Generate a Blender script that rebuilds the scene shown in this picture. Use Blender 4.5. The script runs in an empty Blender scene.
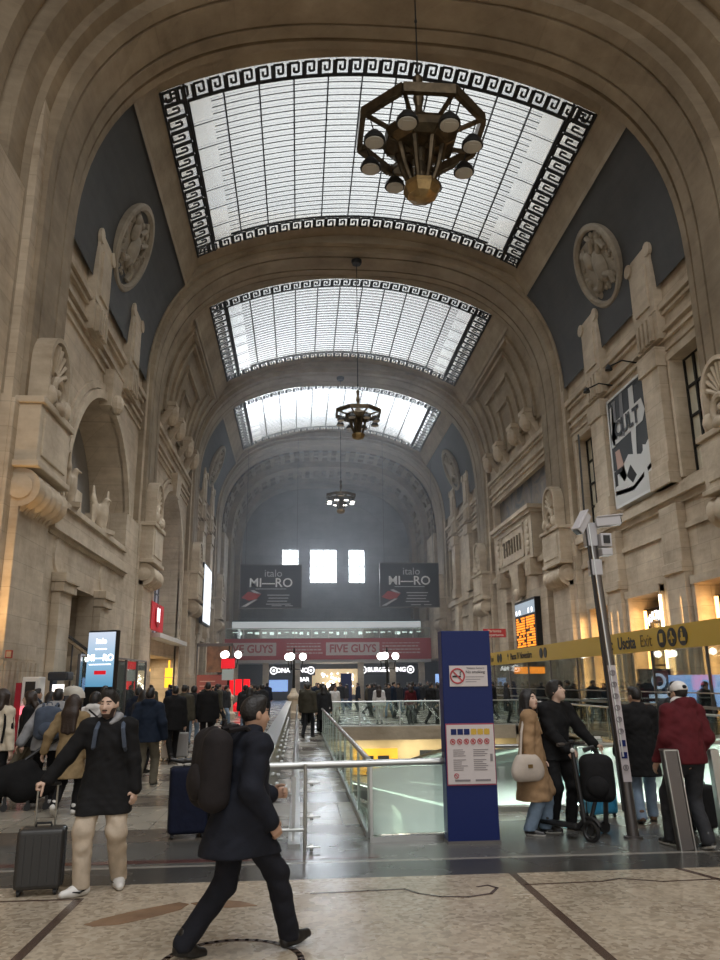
import bpy, bmesh, math, random
import numpy as np
from mathutils import Vector, Matrix

SC = bpy.context.scene
COL = SC.collection
PI = math.pi
rnd = random.Random(7)

# ------------------------------------------------------------------ camera
def set_camera():
    D = PI / 180
    p, y, r, f = 14.85 * D, 4.62 * D, 0.58 * D, 762.5
    fw = Vector((math.sin(y) * math.cos(p), math.cos(y) * math.cos(p), math.sin(p)))
    rt = Vector((math.cos(y), -math.sin(y), 0))
    up = rt.cross(fw)
    rt2 = math.cos(r) * rt - math.sin(r) * up
    up2 = math.sin(r) * rt + math.cos(r) * up
    cam = bpy.data.cameras.new('camera')
    cam.sensor_fit = 'VERTICAL'
    cam.sensor_height = 24.0
    cam.lens = f / 960.0 * 24.0
    cam.clip_start = 0.05
    cam.clip_end = 500
    o = bpy.data.objects.new('camera', cam)
    COL.objects.link(o)
    m = Matrix((rt2, up2, -fw)).transposed().to_4x4()
    m.translation = Vector((-3.08, 0, 1.78))
    o.matrix_world = m
    SC.camera = o
set_camera()

# ------------------------------------------------------------------ world, daylight, exposure
W = bpy.data.worlds.new('world')
SC.world = W
W.use_nodes = True
W.node_tree.nodes['Background'].inputs[0].default_value = (0.80, 0.80, 0.79, 1)
W.node_tree.nodes['Background'].inputs[1].default_value = 1.1

def area_light(name, loc, rot, sx, sy, radiance, color=(1, 1, 1)):
    l = bpy.data.lights.new(name, 'AREA')
    l.shape = 'RECTANGLE'
    l.size = sx
    l.size_y = sy
    l.energy = radiance * PI * sx * sy
    l.color = color
    o = bpy.data.objects.new(name, l)
    o.location = loc
    o.rotation_euler = rot
    COL.objects.link(o)
    return o
SKY = 9.0
area_light('sky_daylight', (0, 56, 28.6), (0, 0, 0), 24, 84, SKY, (0.96, 0.98, 1.0))
area_light('end_daylight', (0, 89.6, 15), (-PI / 2, 0, 0), 16, 8, 40.0, (0.90, 0.95, 1.0))
area_light('rear_fill_daylight', (0, -1.5, 25.2), (0, 0, 0), 17, 11, 5.0, (0.97, 0.98, 1.0))  # unseen fill added under the closed rear vault to brighten the foreground

SC.view_settings.view_transform = 'Standard'
SC.view_settings.look = 'None'
SC.view_settings.gamma = 1
SC.view_settings.exposure = 0.22
SC.view_settings.use_curve_mapping = False
SC.cycles.max_bounces = 8
SC.cycles.diffuse_bounces = 4
SC.cycles.glossy_bounces = 3
SC.cycles.transmission_bounces = 6
SC.cycles.transparent_max_bounces = 14
SC.cycles.sample_clamp_indirect = 6
SC.cycles.caustics_reflective = False
SC.cycles.caustics_refractive = False
SC.cycles.use_denoising = True

# ------------------------------------------------------------------ materials
MATS = {}
def mat(name, col, rough=0.6, metal=0.0, noise=0.0, scale=8.0, bump=0.0, spec=0.5, emit=0.0, coat=0.0):
    if name in MATS:
        return MATS[name]
    m = bpy.data.materials.new(name)
    m.use_nodes = True
    nt = m.node_tree
    b = nt.nodes['Principled BSDF']
    b.inputs['Base Color'].default_value = (*col, 1)
    b.inputs['Roughness'].default_value = rough
    b.inputs['Metallic'].default_value = metal
    b.inputs['Specular IOR Level'].default_value = spec
    b.inputs['Coat Weight'].default_value = coat
    if emit:
        b.inputs['Emission Color'].default_value = (*col, 1)
        b.inputs['Emission Strength'].default_value = emit
    if noise or bump:
        tc = nt.nodes.new('ShaderNodeTexCoord')
        n = nt.nodes.new('ShaderNodeTexNoise')
        n.inputs['Scale'].default_value = scale
        n.inputs['Detail'].default_value = 5
        nt.links.new(tc.outputs['Object'], n.inputs['Vector'])
        if noise:
            r = nt.nodes.new('ShaderNodeValToRGB')
            r.color_ramp.elements[0].position = 0.3
            r.color_ramp.elements[1].position = 0.7
            r.color_ramp.elements[0].color = (*[c * (1 - noise) for c in col], 1)
            r.color_ramp.elements[1].color = (*[min(1, c * (1 + noise)) for c in col], 1)
            nt.links.new(n.outputs['Fac'], r.inputs['Fac'])
            nt.links.new(r.outputs['Color'], b.inputs['Base Color'])
        if bump:
            bp = nt.nodes.new('ShaderNodeBump')
            bp.inputs['Strength'].default_value = bump
            bp.inputs['Distance'].default_value = 0.02
            nt.links.new(n.outputs['Fac'], bp.inputs['Height'])
            nt.links.new(bp.outputs['Normal'], b.inputs['Normal'])
    MATS[name] = m
    return m

def stone_mat(name, c1, c2, joints=True, bw=1.5, bh=0.72, rough=0.7, joint_dark=0.72, bump=0.35):
    """travertine: blotchy beige with horizontal veining and (optionally) ashlar joints, by world position"""
    m = bpy.data.materials.new(name)
    m.use_nodes = True
    nt = m.node_tree
    L = nt.links.new
    b = nt.nodes['Principled BSDF']
    b.inputs['Roughness'].default_value = rough
    b.inputs['Specular IOR Level'].default_value = 0.3
    g = nt.nodes.new('ShaderNodeNewGeometry')
    n1 = nt.nodes.new('ShaderNodeTexNoise'); n1.inputs['Scale'].default_value = 0.45; n1.inputs['Detail'].default_value = 7
    n1.inputs['Roughness'].default_value = 0.65
    L(g.outputs['Position'], n1.inputs['Vector'])
    mp = nt.nodes.new('ShaderNodeMapping'); mp.inputs['Scale'].default_value = (0.6, 0.6, 3.5)
    L(g.outputs['Position'], mp.inputs['Vector'])
    n2 = nt.nodes.new('ShaderNodeTexNoise'); n2.inputs['Scale'].default_value = 1.3; n2.inputs['Detail'].default_value = 5
    L(mp.outputs['Vector'], n2.inputs['Vector'])
    mx = nt.nodes.new('ShaderNodeMath'); mx.operation = 'MULTIPLY_ADD'
    L(n2.outputs['Fac'], mx.inputs[0]); mx.inputs[1].default_value = 0.24
    sc = nt.nodes.new('ShaderNodeMath'); sc.operation = 'MULTIPLY'; L(n1.outputs['Fac'], sc.inputs[0]); sc.inputs[1].default_value = 0.80
    L(sc.outputs[0], mx.inputs[2])
    r = nt.nodes.new('ShaderNodeValToRGB')
    r.color_ramp.elements[0].position = 0.36
    r.color_ramp.elements[1].position = 0.68
    r.color_ramp.elements[0].color = (*c1, 1)
    r.color_ramp.elements[1].color = (*c2, 1)
    L(mx.outputs[0], r.inputs['Fac'])
    col = r.outputs['Color']
    if joints:
        sx = nt.nodes.new('ShaderNodeSeparateXYZ'); L(g.outputs['Position'], sx.inputs[0])
        ad = nt.nodes.new('ShaderNodeMath'); ad.operation = 'ADD'; L(sx.outputs[0], ad.inputs[0]); L(sx.outputs[1], ad.inputs[1])
        cb = nt.nodes.new('ShaderNodeCombineXYZ'); L(ad.outputs[0], cb.inputs[0]); L(sx.outputs[2], cb.inputs[1])
        br = nt.nodes.new('ShaderNodeTexBrick')
        br.inputs['Scale'].default_value = 1.0
        br.inputs['Brick Width'].default_value = bw
        br.inputs['Row Height'].default_value = bh
        br.inputs['Mortar Size'].default_value = 0.012
        br.inputs['Mortar Smooth'].default_value = 0.3
        br.inputs['Color1'].default_value = (1, 1, 1, 1)
        br.inputs['Color2'].default_value = (0.86, 0.86, 0.86, 1)
        br.inputs['Mortar'].default_value = (joint_dark, joint_dark, joint_dark, 1)
        L(cb.outputs[0], br.inputs['Vector'])
        mm = nt.nodes.new('ShaderNodeMix'); mm.data_type = 'RGBA'; mm.blend_type = 'MULTIPLY'
        mm.inputs['Factor'].default_value = 1.0
        L(col, mm.inputs['A']); L(br.outputs['Color'], mm.inputs['B'])
        col = mm.outputs['Result']
    L(col, b.inputs['Base Color'])
    bp = nt.nodes.new('ShaderNodeBump'); bp.inputs['Strength'].default_value = bump; bp.inputs['Distance'].default_value = 0.05
    n3 = nt.nodes.new('ShaderNodeTexNoise'); n3.inputs['Scale'].default_value = 5; n3.inputs['Detail'].default_value = 6
    L(g.outputs['Position'], n3.inputs['Vector'])
    L(n3.outputs['Fac'], bp.inputs['Height'])
    L(bp.outputs['Normal'], b.inputs['Normal'])
    MATS[name] = m
    return m

STONE = stone_mat('travertine', (0.40, 0.315, 0.222), (0.73, 0.62, 0.475))
MEDAL = stone_mat('dusky_relief_stone', (0.24, 0.20, 0.15), (0.42, 0.365, 0.285), joints=False, bump=0.5)
VAULT = stone_mat('vault_stone', (0.245, 0.190, 0.128), (0.43, 0.348, 0.245), joints=True, bw=2.6, bh=1.3, joint_dark=0.85)  # wall stone in darker colours, standing for the dimmer light on the vault
TRIM = stone_mat('carved_stone', (0.39, 0.31, 0.22), (0.69, 0.59, 0.455), joints=False, bump=0.5)
DARKP = stone_mat('dark_panel', (0.060, 0.060, 0.060), (0.085, 0.085, 0.083), joints=False, rough=0.6, bump=0.1)
GREYN = stone_mat('grey_render', (0.22, 0.21, 0.20), (0.30, 0.29, 0.27), joints=False, bump=0.1)
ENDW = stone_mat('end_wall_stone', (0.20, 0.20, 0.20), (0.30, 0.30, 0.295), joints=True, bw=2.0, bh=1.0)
BRONZE = mat('bronze', (0.085, 0.062, 0.036), 0.42, 0.75, noise=0.35, scale=6)
BRASS = mat('brass', (0.30, 0.20, 0.085), 0.38, 0.8, noise=0.25, scale=5)
IRON = mat('dark_iron', (0.018, 0.018, 0.018), 0.5, 0.4)
STEEL = mat('brushed_steel', (0.55, 0.55, 0.53), 0.28, 1.0)
DSTEEL = mat('dark_steel', (0.17, 0.155, 0.15), 0.4, 0.8)
BLACK = mat('black_plastic', (0.012, 0.012, 0.013), 0.45)
DARK = mat('dark_interior', (0.012, 0.013, 0.014), 0.5)
WHITE = mat('white_paint', (0.72, 0.72, 0.70), 0.5)
BLUE = mat('pylon_blue', (0.006, 0.016, 0.105), 0.45, spec=0.3)
YELLOW = mat('sign_yellow', (0.60, 0.385, 0.045), 0.45)
RED = mat('banner_red', (0.42, 0.030, 0.040), 0.55)
NAVYBOARD = mat('board_navy', (0.016, 0.018, 0.026), 0.5)
LAMPW = mat('lit_globe', (1.0, 0.95, 0.88), 0.4, emit=7.0)
SIGNW = mat('lit_lettering', (0.95, 0.95, 1.0), 0.4, emit=2.0)
WARMGLOW = mat('warm_strip_light', (1.0, 0.78, 0.48), 0.4, emit=6.0)
AMBER = mat('added_amber_glow', (1.0, 0.52, 0.16), 0.4, emit=5.0)
ORANGE = mat('lit_orange', (1.0, 0.30, 0.02), 0.4, emit=1.3)
YGLOW = mat('lit_yellow', (1.0, 0.52, 0.03), 0.4, emit=1.3)
REDGLOW = mat('lit_red', (0.85, 0.012, 0.025), 0.4, emit=0.5)
BLUEGLOW = mat('lit_blue', (0.30, 0.50, 0.95), 0.4, emit=0.9)

def glass_mat(name, tint, trans, rough=0.03, diffuse=0.0, top=0.9):
    """thin pane: mostly see-through with a mirror-like sheen"""
    m = bpy.data.materials.new(name)
    m.use_nodes = True
    nt = m.node_tree
    nt.nodes.remove(nt.nodes['Principled BSDF'])
    out = nt.nodes['Material Output']
    t = nt.nodes.new('ShaderNodeBsdfTransparent'); t.inputs[0].default_value = (*tint, 1)
    g = nt.nodes.new('ShaderNodeBsdfGlossy'); g.inputs['Roughness'].default_value = rough
    g.inputs['Color'].default_value = (0.95, 0.97, 0.96, 1)
    mx = nt.nodes.new('ShaderNodeMixShader')
    lw = nt.nodes.new('ShaderNodeLayerWeight'); lw.inputs['Blend'].default_value = 0.35
    mr = nt.nodes.new('ShaderNodeMapRange'); mr.inputs['To Min'].default_value = 1 - trans; mr.inputs['To Max'].default_value = top
    nt.links.new(lw.outputs['Fresnel'], mr.inputs['Value'])
    nt.links.new(mr.outputs[0], mx.inputs[0])
    nt.links.new(t.outputs[0], mx.inputs[1]); nt.links.new(g.outputs[0], mx.inputs[2])
    src = mx
    if diffuse:
        d = nt.nodes.new('ShaderNodeBsdfTranslucent'); d.inputs[0].default_value = (0.9, 0.93, 0.93, 1)
        d2 = nt.nodes.new('ShaderNodeBsdfDiffuse'); d2.inputs[0].default_value = (0.7, 0.78, 0.74, 1)
        ms = nt.nodes.new('ShaderNodeMixShader'); ms.inputs[0].default_value = 0.5
        nt.links.new(d.outputs[0], ms.inputs[1]); nt.links.new(d2.outputs[0], ms.inputs[2])
        m2 = nt.nodes.new('ShaderNodeMixShader'); m2.inputs[0].default_value = diffuse
        nt.links.new(mx.outputs[0], m2.inputs[1]); nt.links.new(ms.outputs[0], m2.inputs[2])
        src = m2
    nt.links.new(src.outputs[0], out.inputs[0])
    MATS[name] = m
    return m
SKYGLASS = glass_mat('skylight_glass', (0.70, 0.72, 0.74), 0.99, 0.2, diffuse=0.13)
GLASS = glass_mat('clear_glass', (0.78, 0.86, 0.82), 0.80, 0.02, diffuse=0.06)
DGLASS = glass_mat('partition_glass', (0.74, 0.78, 0.76), 0.95, 0.02, top=0.4)
CGLASS = glass_mat('rail_glass', (0.88, 0.94, 0.91), 0.95, 0.02, top=0.4)
GGLASS = glass_mat('green_edge_glass', (0.72, 0.84, 0.78), 0.80, 0.04, diffuse=0.38)
WINGLASS = glass_mat('window_glass', (0.95, 0.97, 1.0), 0.96, 0.1, diffuse=0.35)

# ------------------------------------------------------------------ object helpers
def tag(o, label=None, cat=None, group=None, kind=None):
    if label: o['label'] = label
    if cat: o['category'] = cat
    if group: o['group'] = group
    if kind: o['kind'] = kind
    return o

def empty(name, loc=(0, 0, 0), rz=0.0, parent=None):
    o = bpy.data.objects.new(name, None)
    COL.objects.link(o)
    o.empty_display_size = 0.2
    o.location = loc
    o.rotation_euler = (0, 0, rz)
    if parent: o.parent = parent
    return o

def thing(name, label, cat, loc=(0, 0, 0), rz=0.0, group=None):
    return tag(empty(name, loc, rz), label, cat, group)

def struct(name, loc=(0, 0, 0)):
    return tag(empty(name, loc), kind='structure')

class MB:
    def __init__(s):
        s.v = []; s.f = []; s.m = []; s.mi = 0
    def add(s, vs, fs):
        n = len(s.v)
        s.v.extend([tuple(p) for p in vs])
        for f in fs:
            s.f.append(tuple(i + n for i in f)); s.m.append(s.mi)
        return s
    def box(s, x0, x1, y0, y1, z0, z1):
        v = [(x0, y0, z0), (x1, y0, z0), (x1, y1, z0), (x0, y1, z0), (x0, y0, z1), (x1, y0, z1), (x1, y1, z1), (x0, y1, z1)]
        return s.add(v, [(0, 3, 2, 1), (4, 5, 6, 7), (0, 1, 5, 4), (1, 2, 6, 5), (2, 3, 7, 6), (3, 0, 4, 7)])
    def prism(s, base, vec):
        n = len(base); vec = Vector(vec)
        v = [Vector(p) for p in base]; v += [p + vec for p in v]
        return s.add(v, [tuple(range(n))[::-1], tuple(range(n, 2 * n))] + [(i, (i + 1) % n, n + (i + 1) % n, n + i) for i in range(n)])
    def bar(s, a, b, w, h, up=(0, 0, 1)):
        a = Vector(a); b = Vector(b); d = (b - a).normalized()
        up = Vector(up)
        if abs(d.dot(up)) > 0.99: up = Vector((0, 1, 0))
        r = d.cross(up).normalized(); u = r.cross(d)
        q = [a + r * (i * w / 2) + u * (j * h / 2) for i, j in ((-1, -1), (1, -1), (1, 1), (-1, 1))]
        return s.prism(q, b - a)
    def tube(s, path, r, n=8, closed=False):
        path = [Vector(p) for p in path]; N = len(path)
        rs = r if isinstance(r, (list, tuple)) else [r] * N
        vs = []; nrm = None
        for i, p in enumerate(path):
            if closed: t = path[(i + 1) % N] - path[i - 1]
            else: t = path[min(i + 1, N - 1)] - path[max(i - 1, 0)]
            t.normalize()
            if nrm is None:
                nrm = t.orthogonal().normalized()
            nrm = (nrm - t * nrm.dot(t)).normalized()
            b = t.cross(nrm)
            for k in range(n):
                a = 2 * PI * k / n
                vs.append(p + (nrm * math.cos(a) + b * math.sin(a)) * rs[i])
        fs = []
        for i in range(N if closed else N - 1):
            j = (i + 1) % N
            for k in range(n):
                k2 = (k + 1) % n
                fs.append((i * n + k, i * n + k2, j * n + k2, j * n + k))
        if not closed:
            fs.append(tuple(range(n))[::-1]); fs.append(tuple((N - 1) * n + k for k in range(n)))
        return s.add(vs, fs)
    def lathe(s, prof, c=(0, 0, 0), n=20, axis='Z', a0=0.0):
        vs = []; fs = []; c = Vector(c)
        for r, z in prof:
            for k in range(n):
                a = 2 * PI * k / n + a0
                p = (r * math.cos(a), r * math.sin(a), z)
                if axis == 'Y': p = (p[0], p[2], p[1])
                if axis == 'X': p = (p[2], p[0], p[1])
                vs.append(c + Vector(p))
        N = len(prof)
        for i in range(N - 1):
            for k in range(n):
                k2 = (k + 1) % n
                fs.append((i * n + k, i * n + k2, (i + 1) * n + k2, (i + 1) * n + k))
        fs.append(tuple(range(n))[::-1]); fs.append(tuple((N - 1) * n + k for k in range(n)))
        return s.add(vs, fs)
    def ring(s, c, R, r, axis='Y', n=24, m=6):
        c = Vector(c); pts = []
        for k in range(n):
            a, b = R * math.cos(2 * PI * k / n), R * math.sin(2 * PI * k / n)
            pts.append(c + Vector((a, 0, b) if axis == 'Y' else (0, a, b)))
        return s.tube(pts, r, m, True)
    def ball(s, c, r, n=12):
        rr = r if isinstance(r, (tuple, list)) else (r, r, r)
        c = Vector(c); vs = []; fs = []; m = n // 2 + 1
        for i in range(m + 1):
            ph = PI * i / m
            sp = max(math.sin(ph), 0.02)
            for k in range(n):
                a = 2 * PI * k / n
                vs.append((c.x + rr[0] * sp * math.cos(a), c.y + rr[1] * sp * math.sin(a), c.z - rr[2] * math.cos(ph)))
        for i in range(m):
            for k in range(n):
                k2 = (k + 1) % n
                fs.append((i * n + k, i * n + k2, (i + 1) * n + k2, (i + 1) * n + k))
        fs.append(tuple(range(n))[::-1]); fs.append(tuple(m * n + k for k in range(n)))
        return s.add(vs, fs)
    def sheet(s, rows, flip=False):
        """rows: equal-length point lists -> quad sheet"""
        n = len(rows[0]); vs = [p for r in rows for p in r]; fs = []
        for i in range(len(rows) - 1):
            for k in range(n - 1):
                q = (i * n + k, i * n + k + 1, (i + 1) * n + k + 1, (i + 1) * n + k)
                fs.append(q[::-1] if flip else q)
        return s.add(vs, fs)
    def xf(s, M):
        s.v = [tuple(M @ Vector(p)) for p in s.v]
        return s
    def build(s, name, mats, parent=None, smooth=False, local=False, bevel=0.0, solid=True):
        """local=True: coordinates are the parent's own; else world coordinates"""
        if not isinstance(mats, (list, tuple)): mats = [mats]
        vs = s.v
        off = Vector((0, 0, 0))
        if not local:
            if parent is not None: off = parent.location.copy()
            else:
                A = np.array(vs)
                off = Vector(((A[:, 0].min() + A[:, 0].max()) / 2, (A[:, 1].min() + A[:, 1].max()) / 2, A[:, 2].min()))
        me = bpy.data.meshes.new(name)
        me.from_pydata([(p[0] - off.x, p[1] - off.y, p[2] - off.z) for p in vs], [], s.f)
        for m in mats: me.materials.append(m)
        me.polygons.foreach_set('material_index', s.m)
        if solid:
            bm = bmesh.new(); bm.from_mesh(me)
            bmesh.ops.recalc_face_normals(bm, faces=bm.faces)
            bm.to_mesh(me); bm.free()
        if smooth:
            me.polygons.foreach_set('use_smooth', [True] * len(me.polygons))
        me.update()
        o = bpy.data.objects.new(name, me)
        COL.objects.link(o)
        if parent is not None: o.parent = parent
        if parent is None and not local: o.location = off
        if bevel:
            md = o.modifiers.new('soft_edges', 'BEVEL'); md.width = bevel; md.segments = 2; md.limit_method = 'ANGLE'
        if smooth:
            try:
                me.set_sharp_from_angle(angle=math.radians(40))
            except Exception:
                pass
        return o

def text_obj(name, body, size, mat_, parent, loc, face='-Y', align='CENTER', extrude=0.004, bold=0.0, sx=1.0, local=False, rot=None):
    """lettering as a thin solid mesh; face = direction its front looks to"""
    c = bpy.data.curves.new(name, 'FONT')
    c.body = body; c.size = size; c.align_x = align; c.align_y = 'CENTER'; c.extrude = extrude; c.offset = bold
    c.resolution_u = 3
    t = bpy.data.objects.new(name, c)
    COL.objects.link(t)
    dg = bpy.context.evaluated_depsgraph_get()
    me = bpy.data.meshes.new_from_object(t.evaluated_get(dg))
    bpy.data.objects.remove(t); bpy.data.curves.remove(c)
    me.materials.clear(); me.materials.append(mat_)
    R = {'-Y': Matrix.Rotation(PI / 2, 4, 'X'), '+Y': Matrix.Rotation(PI, 4, 'Z') @ Matrix.Rotation(PI / 2, 4, 'X'),
         '-X': Matrix.Rotation(-PI / 2, 4, 'Z') @ Matrix.Rotation(PI / 2, 4, 'X'),
         '+X': Matrix.Rotation(PI / 2, 4, 'Z') @ Matrix.Rotation(PI / 2, 4, 'X')}[face]
    me.transform(R @ Matrix.Diagonal((sx, 1, 1, 1)))
    o = bpy.data.objects.new(name, me)
    COL.objects.link(o)
    if parent is not None:
        o.parent = parent
        o.location = Vector(loc) - (Vector((0, 0, 0)) if local else parent.location)
    else:
        o.location = loc
    return o

# ------------------------------------------------------------------ implicit-surface sculpting (bodies, clothes, statues)
def _sm(a, b, k):
    if k <= 0: return np.minimum(a, b)
    h = np.maximum(k - np.abs(a - b), 0) / k
    return np.minimum(a, b) - h * h * k * 0.25

class SDF:
    def __init__(s): s.p = []; s.clips = []; s.folds = 0.0
    def cap(s, a, b, ra, rb=None, k=0.03, sq=(1, 1, 1), sub=False):
        s.p.append(('c', np.array(a, float), np.array(b, float), ra, ra if rb is None else rb, k, np.array(sq, float), sub)); return s
    def ell(s, c, r, R=None, k=0.03, sub=False):
        s.p.append(('e', np.array(c, float), np.array(r, float), None if R is None else np.array(R, float), k, sub)); return s
    def clip(s, n, d):
        """keep n.x >= d"""
        s.clips.append((np.array(n, float), d)); return s
    def mesh(s, res):
        lo = np.full(3, 1e9); hi = np.full(3, -1e9); bbs = []
        for q in s.p:
            if q[0] == 'c':
                r = max(q[3], q[4]) * q[6].max() * 1.0 if q[6].max() > 1 else max(q[3], q[4])
                l = np.minimum(q[1], q[2]) - r * np.maximum(q[6], 0.3); h = np.maximum(q[1], q[2]) + r * np.maximum(q[6], 0.3)
            else:
                r = q[2] if q[3] is None else np.full(3, q[2].max()); l = q[1] - r; h = q[1] + r
            bbs.append((l, h))
            if not q[-1]:
                lo = np.minimum(lo, l); hi = np.maximum(hi, h)
        pad = 0.03 + 2 * res
        lo -= pad; hi += pad
        for n, d in s.clips:
            pass
        N = np.ceil((hi - lo) / res).astype(int) + 1
        F = np.full(N, 0.12, np.float32)
        ax = [lo[i] + np.arange(N[i]) * res for i in range(3)]
        for q, (l, h) in zip(s.p, bbs):
            mg = 0.05 + q[5 if q[0] == 'c' else 4]
            i0 = np.clip(((l - mg - lo) / res).astype(int), 0, N - 1); i1 = np.clip(np.ceil((h + mg - lo) / res).astype(int) + 1, 1, N)
            if (i1 <= i0).any(): continue
            X = ax[0][i0[0]:i1[0], None, None]; Y = ax[1][None, i0[1]:i1[1], None]; Z = ax[2][None, None, i0[2]:i1[2]]
            if q[0] == 'c':
                _, a, b, ra, rb, k, sq, sub = q
                ba = (b - a) / sq
                px, py, pz = (X - a[0]) / sq[0], (Y - a[1]) / sq[1], (Z - a[2]) / sq[2]
                L2 = max(float(ba @ ba), 1e-12)
                t = np.clip((px * ba[0] + py * ba[1] + pz * ba[2]) / L2, 0, 1)
                d = (np.sqrt((px - t * ba[0]) ** 2 + (py - t * ba[1]) ** 2 + (pz - t * ba[2]) ** 2) - (ra + (rb - ra) * t)) * min(1.0, sq.min())
            else:
                _, c, r, R, k, sub = q
                px, py, pz = X - c[0], Y - c[1], Z - c[2]
                if R is not None:
                    px, py, pz = (R[0, 0] * px + R[1, 0] * py + R[2, 0] * pz, R[0, 1] * px + R[1, 1] * py + R[2, 1] * pz, R[0, 2] * px + R[1, 2] * py + R[2, 2] * pz)
                k0 = np.sqrt((px / r[0]) ** 2 + (py / r[1]) ** 2 + (pz / r[2]) ** 2)
                d = (k0 - 1) * r.min() * 0.9
            blk = F[i0[0]:i1[0], i0[1]:i1[1], i0[2]:i1[2]]
            if sub:
                blk[...] = -_sm(-blk, d.astype(np.float32), k)
            else:
                blk[...] = _sm(blk, d.astype(np.float32), k)
        if s.folds:      # soft cloth folds
            X, Y, Z = ax[0][:, None, None], ax[1][None, :, None], ax[2][None, None, :]
            w1 = np.sin(34 * Z + 19 * X + 2.2 * np.sin(11 * X + 8 * Y) + 1.7 * np.sin(7 * Z + 3))
            w2 = np.sin(27 * X + 23 * Y + 9 * Z + 2.0 * np.sin(9 * Z + 5 * Y))
            w3 = np.sin(58 * Z - 31 * X + 26 * Y + 1.5 * np.sin(17 * Z))
            F = (F + s.folds * (0.55 * w1 * w2 + 0.3 * w1 + 0.3 * w3 * w2)).astype(np.float32)
        for n, d in s.clips:
            F = np.maximum(F, (d - (n[0] * ax[0][:, None, None] + n[1] * ax[1][None, :, None] + n[2] * ax[2][None, None, :])).astype(np.float32))
        F[0] = F[-1] = 0.1; F[:, 0] = F[:, -1] = 0.1; F[:, :, 0] = F[:, :, -1] = 0.1
        return surface_nets(F, lo, res)

def surface_nets(F, lo, res):
    S = F < 0
    nx, ny, nz = F.shape
    cnt = np.zeros((nx - 1, ny - 1, nz - 1), np.int8)
    offs = [(i, j, k) for i in (0, 1) for j in (0, 1) for k in (0, 1)]
    for i, j, k in offs:
        cnt += S[i:nx - 1 + i, j:ny - 1 + j, k:nz - 1 + k]
    act = (cnt > 0) & (cnt < 8)
    idx = np.argwhere(act)
    vid = np.full(act.shape, -1, np.int32)
    vid[act] = np.arange(len(idx))
    acc = np.zeros((len(idx), 3)); c = np.zeros(len(idx))
    I, J, K = idx.T
    val = {o: F[I + o[0], J + o[1], K + o[2]] for o in offs}
    for o in offs:
        for a in range(3):
            if o[a] == 0:
                o2 = list(o); o2[a] = 1; o2 = tuple(o2)
                f0, f1 = val[o], val[o2]
                m = (f0 < 0) != (f1 < 0)
                t = np.where(m, f0 / np.where(m, f0 - f1, 1), 0)
                p = np.tile(np.array(o, float), (len(idx), 1)); p[:, a] += t
                acc[m] += p[m]; c[m] += 1
    V = lo + (idx + acc / c[:, None]) * res
    faces = []
    for a in range(3):
        sl0 = [slice(None)] * 3; sl1 = [slice(None)] * 3
        sl0[a] = slice(0, -1); sl1[a] = slice(1, None)
        E = S[tuple(sl0)] != S[tuple(sl1)]
        b, c2 = (a + 1) % 3, (a + 2) % 3
        e = np.argwhere(E)
        ok = (e[:, b] > 0) & (e[:, c2] > 0) & (e[:, b] < F.shape[b] - 1) & (e[:, c2] < F.shape[c2] - 1)
        e = e[ok]
        fl = S[tuple(e.T)]
        def g(db, dc):
            q = e.copy(); q[:, b] += db; q[:, c2] += dc
            return vid[tuple(q.T)]
        Q = np.stack([g(-1, -1), g(0, -1), g(0, 0), g(-1, 0)], 1)
        Q[~fl] = Q[~fl][:, ::-1]
        faces.append(Q)
    return V, np.concatenate(faces)

def np_mesh(name, V, Fc, mats, parent=None, matfn=None, scale=1.0):
    me = bpy.data.meshes.new(name)
    V = V * scale
    me.vertices.add(len(V)); me.vertices.foreach_set('co', V.astype(np.float32).ravel())
    me.loops.add(len(Fc) * 4); me.loops.foreach_set('vertex_index', Fc.astype(np.int32).ravel())
    me.polygons.add(len(Fc)); me.polygons.foreach_set('loop_start', np.arange(len(Fc), dtype=np.int32) * 4)
    me.polygons.foreach_set('loop_total', np.full(len(Fc), 4, np.int32))
    if not isinstance(mats, (list, tuple)): mats = [mats]
    for m in mats: me.materials.append(m)
    if matfn is not None:
        C = V[Fc].mean(1) / scale
        me.polygons.foreach_set('material_index', matfn(C).astype(np.int32))
    me.polygons.foreach_set('use_smooth', np.ones(len(Fc), bool))
    me.update(calc_edges=True)
    o = bpy.data.objects.new(name, me)
    COL.objects.link(o)
    if parent is not None: o.parent = parent
    return o

def copy_tree(o, parent=None):
    c = o.copy(); COL.objects.link(c)
    if parent is not None: c.parent = parent
    for ch in list(o.children): copy_tree(ch, c)
    return c

def haze_box():
    m = bpy.data.materials.new('station_haze'); m.use_nodes = True
    nt = m.node_tree; nt.nodes.remove(nt.nodes['Principled BSDF'])
    v = nt.nodes.new('ShaderNodeVolumeScatter'); v.inputs['Color'].default_value = (0.86, 0.92, 1.0, 1)
    v.inputs['Density'].default_value = HAZE; v.inputs['Anisotropy'].default_value = 0.55
    nt.links.new(v.outputs[0], nt.nodes['Material Output'].inputs['Volume'])
    return MB().box(-10.8, 10.8, 44, 87.9, 0.05, 23.4), m
HAZE = 0.008
SC.cycles.volume_bounces = 0
SC.cycles.volume_step_rate = 4
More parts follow.
